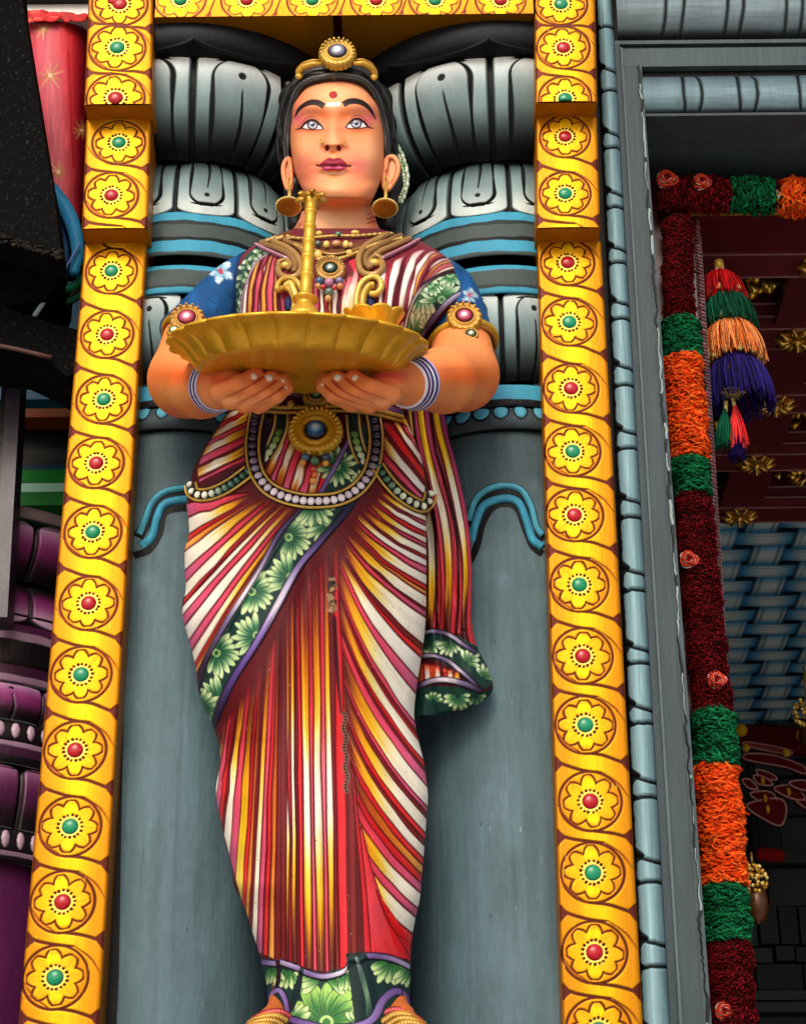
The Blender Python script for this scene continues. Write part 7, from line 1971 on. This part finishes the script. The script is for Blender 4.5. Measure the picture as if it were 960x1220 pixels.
for pts, r, c, o_ in (([(349, 374), (351, 358), (345, 345), (338, 343), (331, 346), (331, 340), (337, 333), (348, 332), (357, 340), (362, 356), (361, 374)], .0050, GO, .012), ([(340, 341), (346, 338), (350, 346), (355, 360), (356, 374)], .0058, GO2, .014),
                      ([(424, 372), (425, 352), (431, 337), (443, 330), (452, 333), (454, 343), (448, 350), (441, 350)], .0052, GO2, .012), ([(431, 372), (433, 352), (440, 341), (446, 340)], .0062, GO, .014)):
    scroll(mb, pts, r, c, o_)
mb.build('yoke_scrolls', M['gold'], ST)
mb = MB()
for pts in ([(306, 292), (318, 298), (332, 304), (341, 308)], [(498, 286), (486, 293), (470, 301), (455, 308)]):
    P = poly(pts, 34)
    for i, p in enumerate(P):
        q = at(p[0], p[1], float(chest(p[0], p[1]))-.009); a = .9 if pts[0][0] < 400 else -.9
        mb.ball(q, (.0026, .005, .0066), '#e8bccb' if i % 2 else '#8a2c58', 8, 6, np.array([[math.cos(a), 0, math.sin(a)], [0, 1, 0], [-math.sin(a), 0, math.cos(a)]]))
    mb.build('rope_trim', M['enamel'], ST); mb = MB()
mb = MB()
for (x, y) in ((344, 362), (442, 361)): MB().ball(at(x, y, float(chest(x, y))-.006), (4.5/680, .004, 10/680), '#1c2654', 12, 8).build('tassel_bead', M['enamel'], ST)

# ================================================================== tray, lamp and bowl
ex = np.array([1.0, 0, 0])
TILT = R_(16.5)
nrm = np.array([0, -math.sin(TILT), math.cos(TILT)])      # front edge hangs lower
tc_ = at(355, 429, -.315); pR = ppm(355, 414, -.315); RT = 153/pR
tx = np.array([math.cos(.02), 0, -math.sin(.02)])
ty = np.cross(nrm, tx); ty /= np.linalg.norm(ty)
tray = empty('tray', tc_, 'broad fluted brass tray with scalloped rim held on both hands of the statue', 'tray')
n = 720; a = np.linspace(0, 2*math.pi, n, endpoint=False); NF = 22
prof = [(.02, 0), (.3, 0), (.6, .0005), (.72, .0012), (.765, .003), (.79, .0075), (.825, .018), (.88, .0295), (.94, .037), (1.0, .041), (1.010, .0435), (.995, .045), (.95, .042), (.86, .030), (.80, .014), (.76, .009), (.5, .007), (.02, .007)]
prof = [(a_, b_*.97) for a_, b_ in prof]
prof = poly(np.array(prof), 90)
fl = (np.abs(np.sin(NF*a/2)))
V = []
for r, hgt in prof:
    w = float(sstep(.76, .99, r)); w0 = float(sstep(.74, .80, r))
    rr = RT*r*(1+.022*w*(fl**.6-.6))
    hz = hgt+.006*w*(fl**.6-.6)*0+w0*(1-w)*.0
    bulge = .0085*w0*(fl**.35-.65)
    rr = rr+bulge*.8
    V.append(tc_+rr[:, None]*(np.cos(a)[:, None]*tx+np.sin(a)[:, None]*ty)+(hz-.02-bulge*.5)[:, None]*nrm if np.ndim(hz) else tc_+rr[:, None]*(np.cos(a)[:, None]*tx+np.sin(a)[:, None]*ty)+(hz-.02-bulge*.5)[:, None]*nrm)
V = np.array(V); m_ = len(prof)
col = np.broadcast_to(hx('#d8a428'), V.shape).copy()
col[:] = hx('#f0b224')
obj('dish', V, [tuple(f) for f in gridF(m_, n, True).tolist()]+[tuple(range(n)), tuple((m_-1)*n+k for k in range(n))[::-1]], M['brass'], tray, col)
# lamp stand: turned column with rings and a leafy cup
Yl = -.33
def lz(y): return at(367, y, Yl)
pl_ = ppm(367, 300, Yl)
base = at(362, 384, Yl); top = at(371.5, 232, Yl)
axl = (top-base); hl = np.linalg.norm(axl); axl /= hl
lamp = empty('lamp_stand', base, 'tall slim brass lamp stand with ringed stem rising from the tray', 'lamp stand')
pr = [(20, 0), (22, .02), (19, .05), (15.5, .085), (12, .115), (10.5, .135), (12, .15), (15, .165), (15.5, .175), (14, .183), (9.5, .195), (7.6, .21)]
for k, yk in enumerate((.36, .50, .62, .74, .86)):
    pr += [(7.4-.2*k, yk-.018), (8.3-.2*k, yk-.010), (8.5-.2*k, yk), (8.3-.2*k, yk+.008), (7.2-.2*k, yk+.018)]
pr += [(6.4, .90), (7.4, .93), (9.5, .95), (8, .965)]
mb = MB(); mb.lathe([(.0003, 0)]+[(r/pl_, h_*hl) for r, h_ in pr]+[(.0003, .97*hl)], base, 40, axl, '#e2ae30'); mb.build('stem', M['brass'], lamp)
mb = MB()
for k in range(7):
    aa = k*2*math.pi/7+.3; u = np.array([1.0, 0, 0]); v = np.cross(axl, u); d = math.cos(aa)*u+math.sin(aa)*v
    t0 = base+axl*hl*.95
    mb.tube([t0+d*.004, t0+d*.011+axl*.004, t0+d*.020+axl*.005, t0+d*.026+axl*.001], [.004, .0068, .006, .0022], 8, '#b58622', flat=.6)
mb.lathe([(.0003, -.004), (.010, -.002), (.014, .008), (.011, .010), (.0003, .006)], base+axl*hl*.96, 24, axl, '#c08e26')
mb.build('cup', M['brass'], lamp)
# bowl
bc = at(446, 401, -.29); pb = ppm(446, 380, -.30)
bowl = empty('offering_bowl', bc, 'small lobed brass bowl standing at the right end of the tray', 'bowl')
n = 300; a = np.linspace(0, 2*math.pi, n, endpoint=False); lob = np.abs(np.sin(4*a+.4))**.7
prof = poly(np.array([(.35, -.004), (.55, .0), (.72, .010), (.82, .020), (.90, .026), (1.0, .034), (1.02, .037), (.97, .038), (.85, .029), (.6, .008), (.05, .006)]), 50)
V = []
for r, h_ in prof:
    w = float(sstep(.6, 1.0, r)); rr = 35/pb*r*(1+.10*w*(lob-.5))
    V.append(bc+rr[:, None]*(np.cos(a)[:, None]*tx+np.sin(a)[:, None]*ty)+(h_+.005*w*(lob-.5))[:, None]*nrm)
V = np.array(V); obj('bowl', V, [tuple(f) for f in gridF(len(prof), n, True).tolist()]+[tuple(range(n))], M['brass'], bowl, np.broadcast_to(hx('#e6b02a'), V.shape))
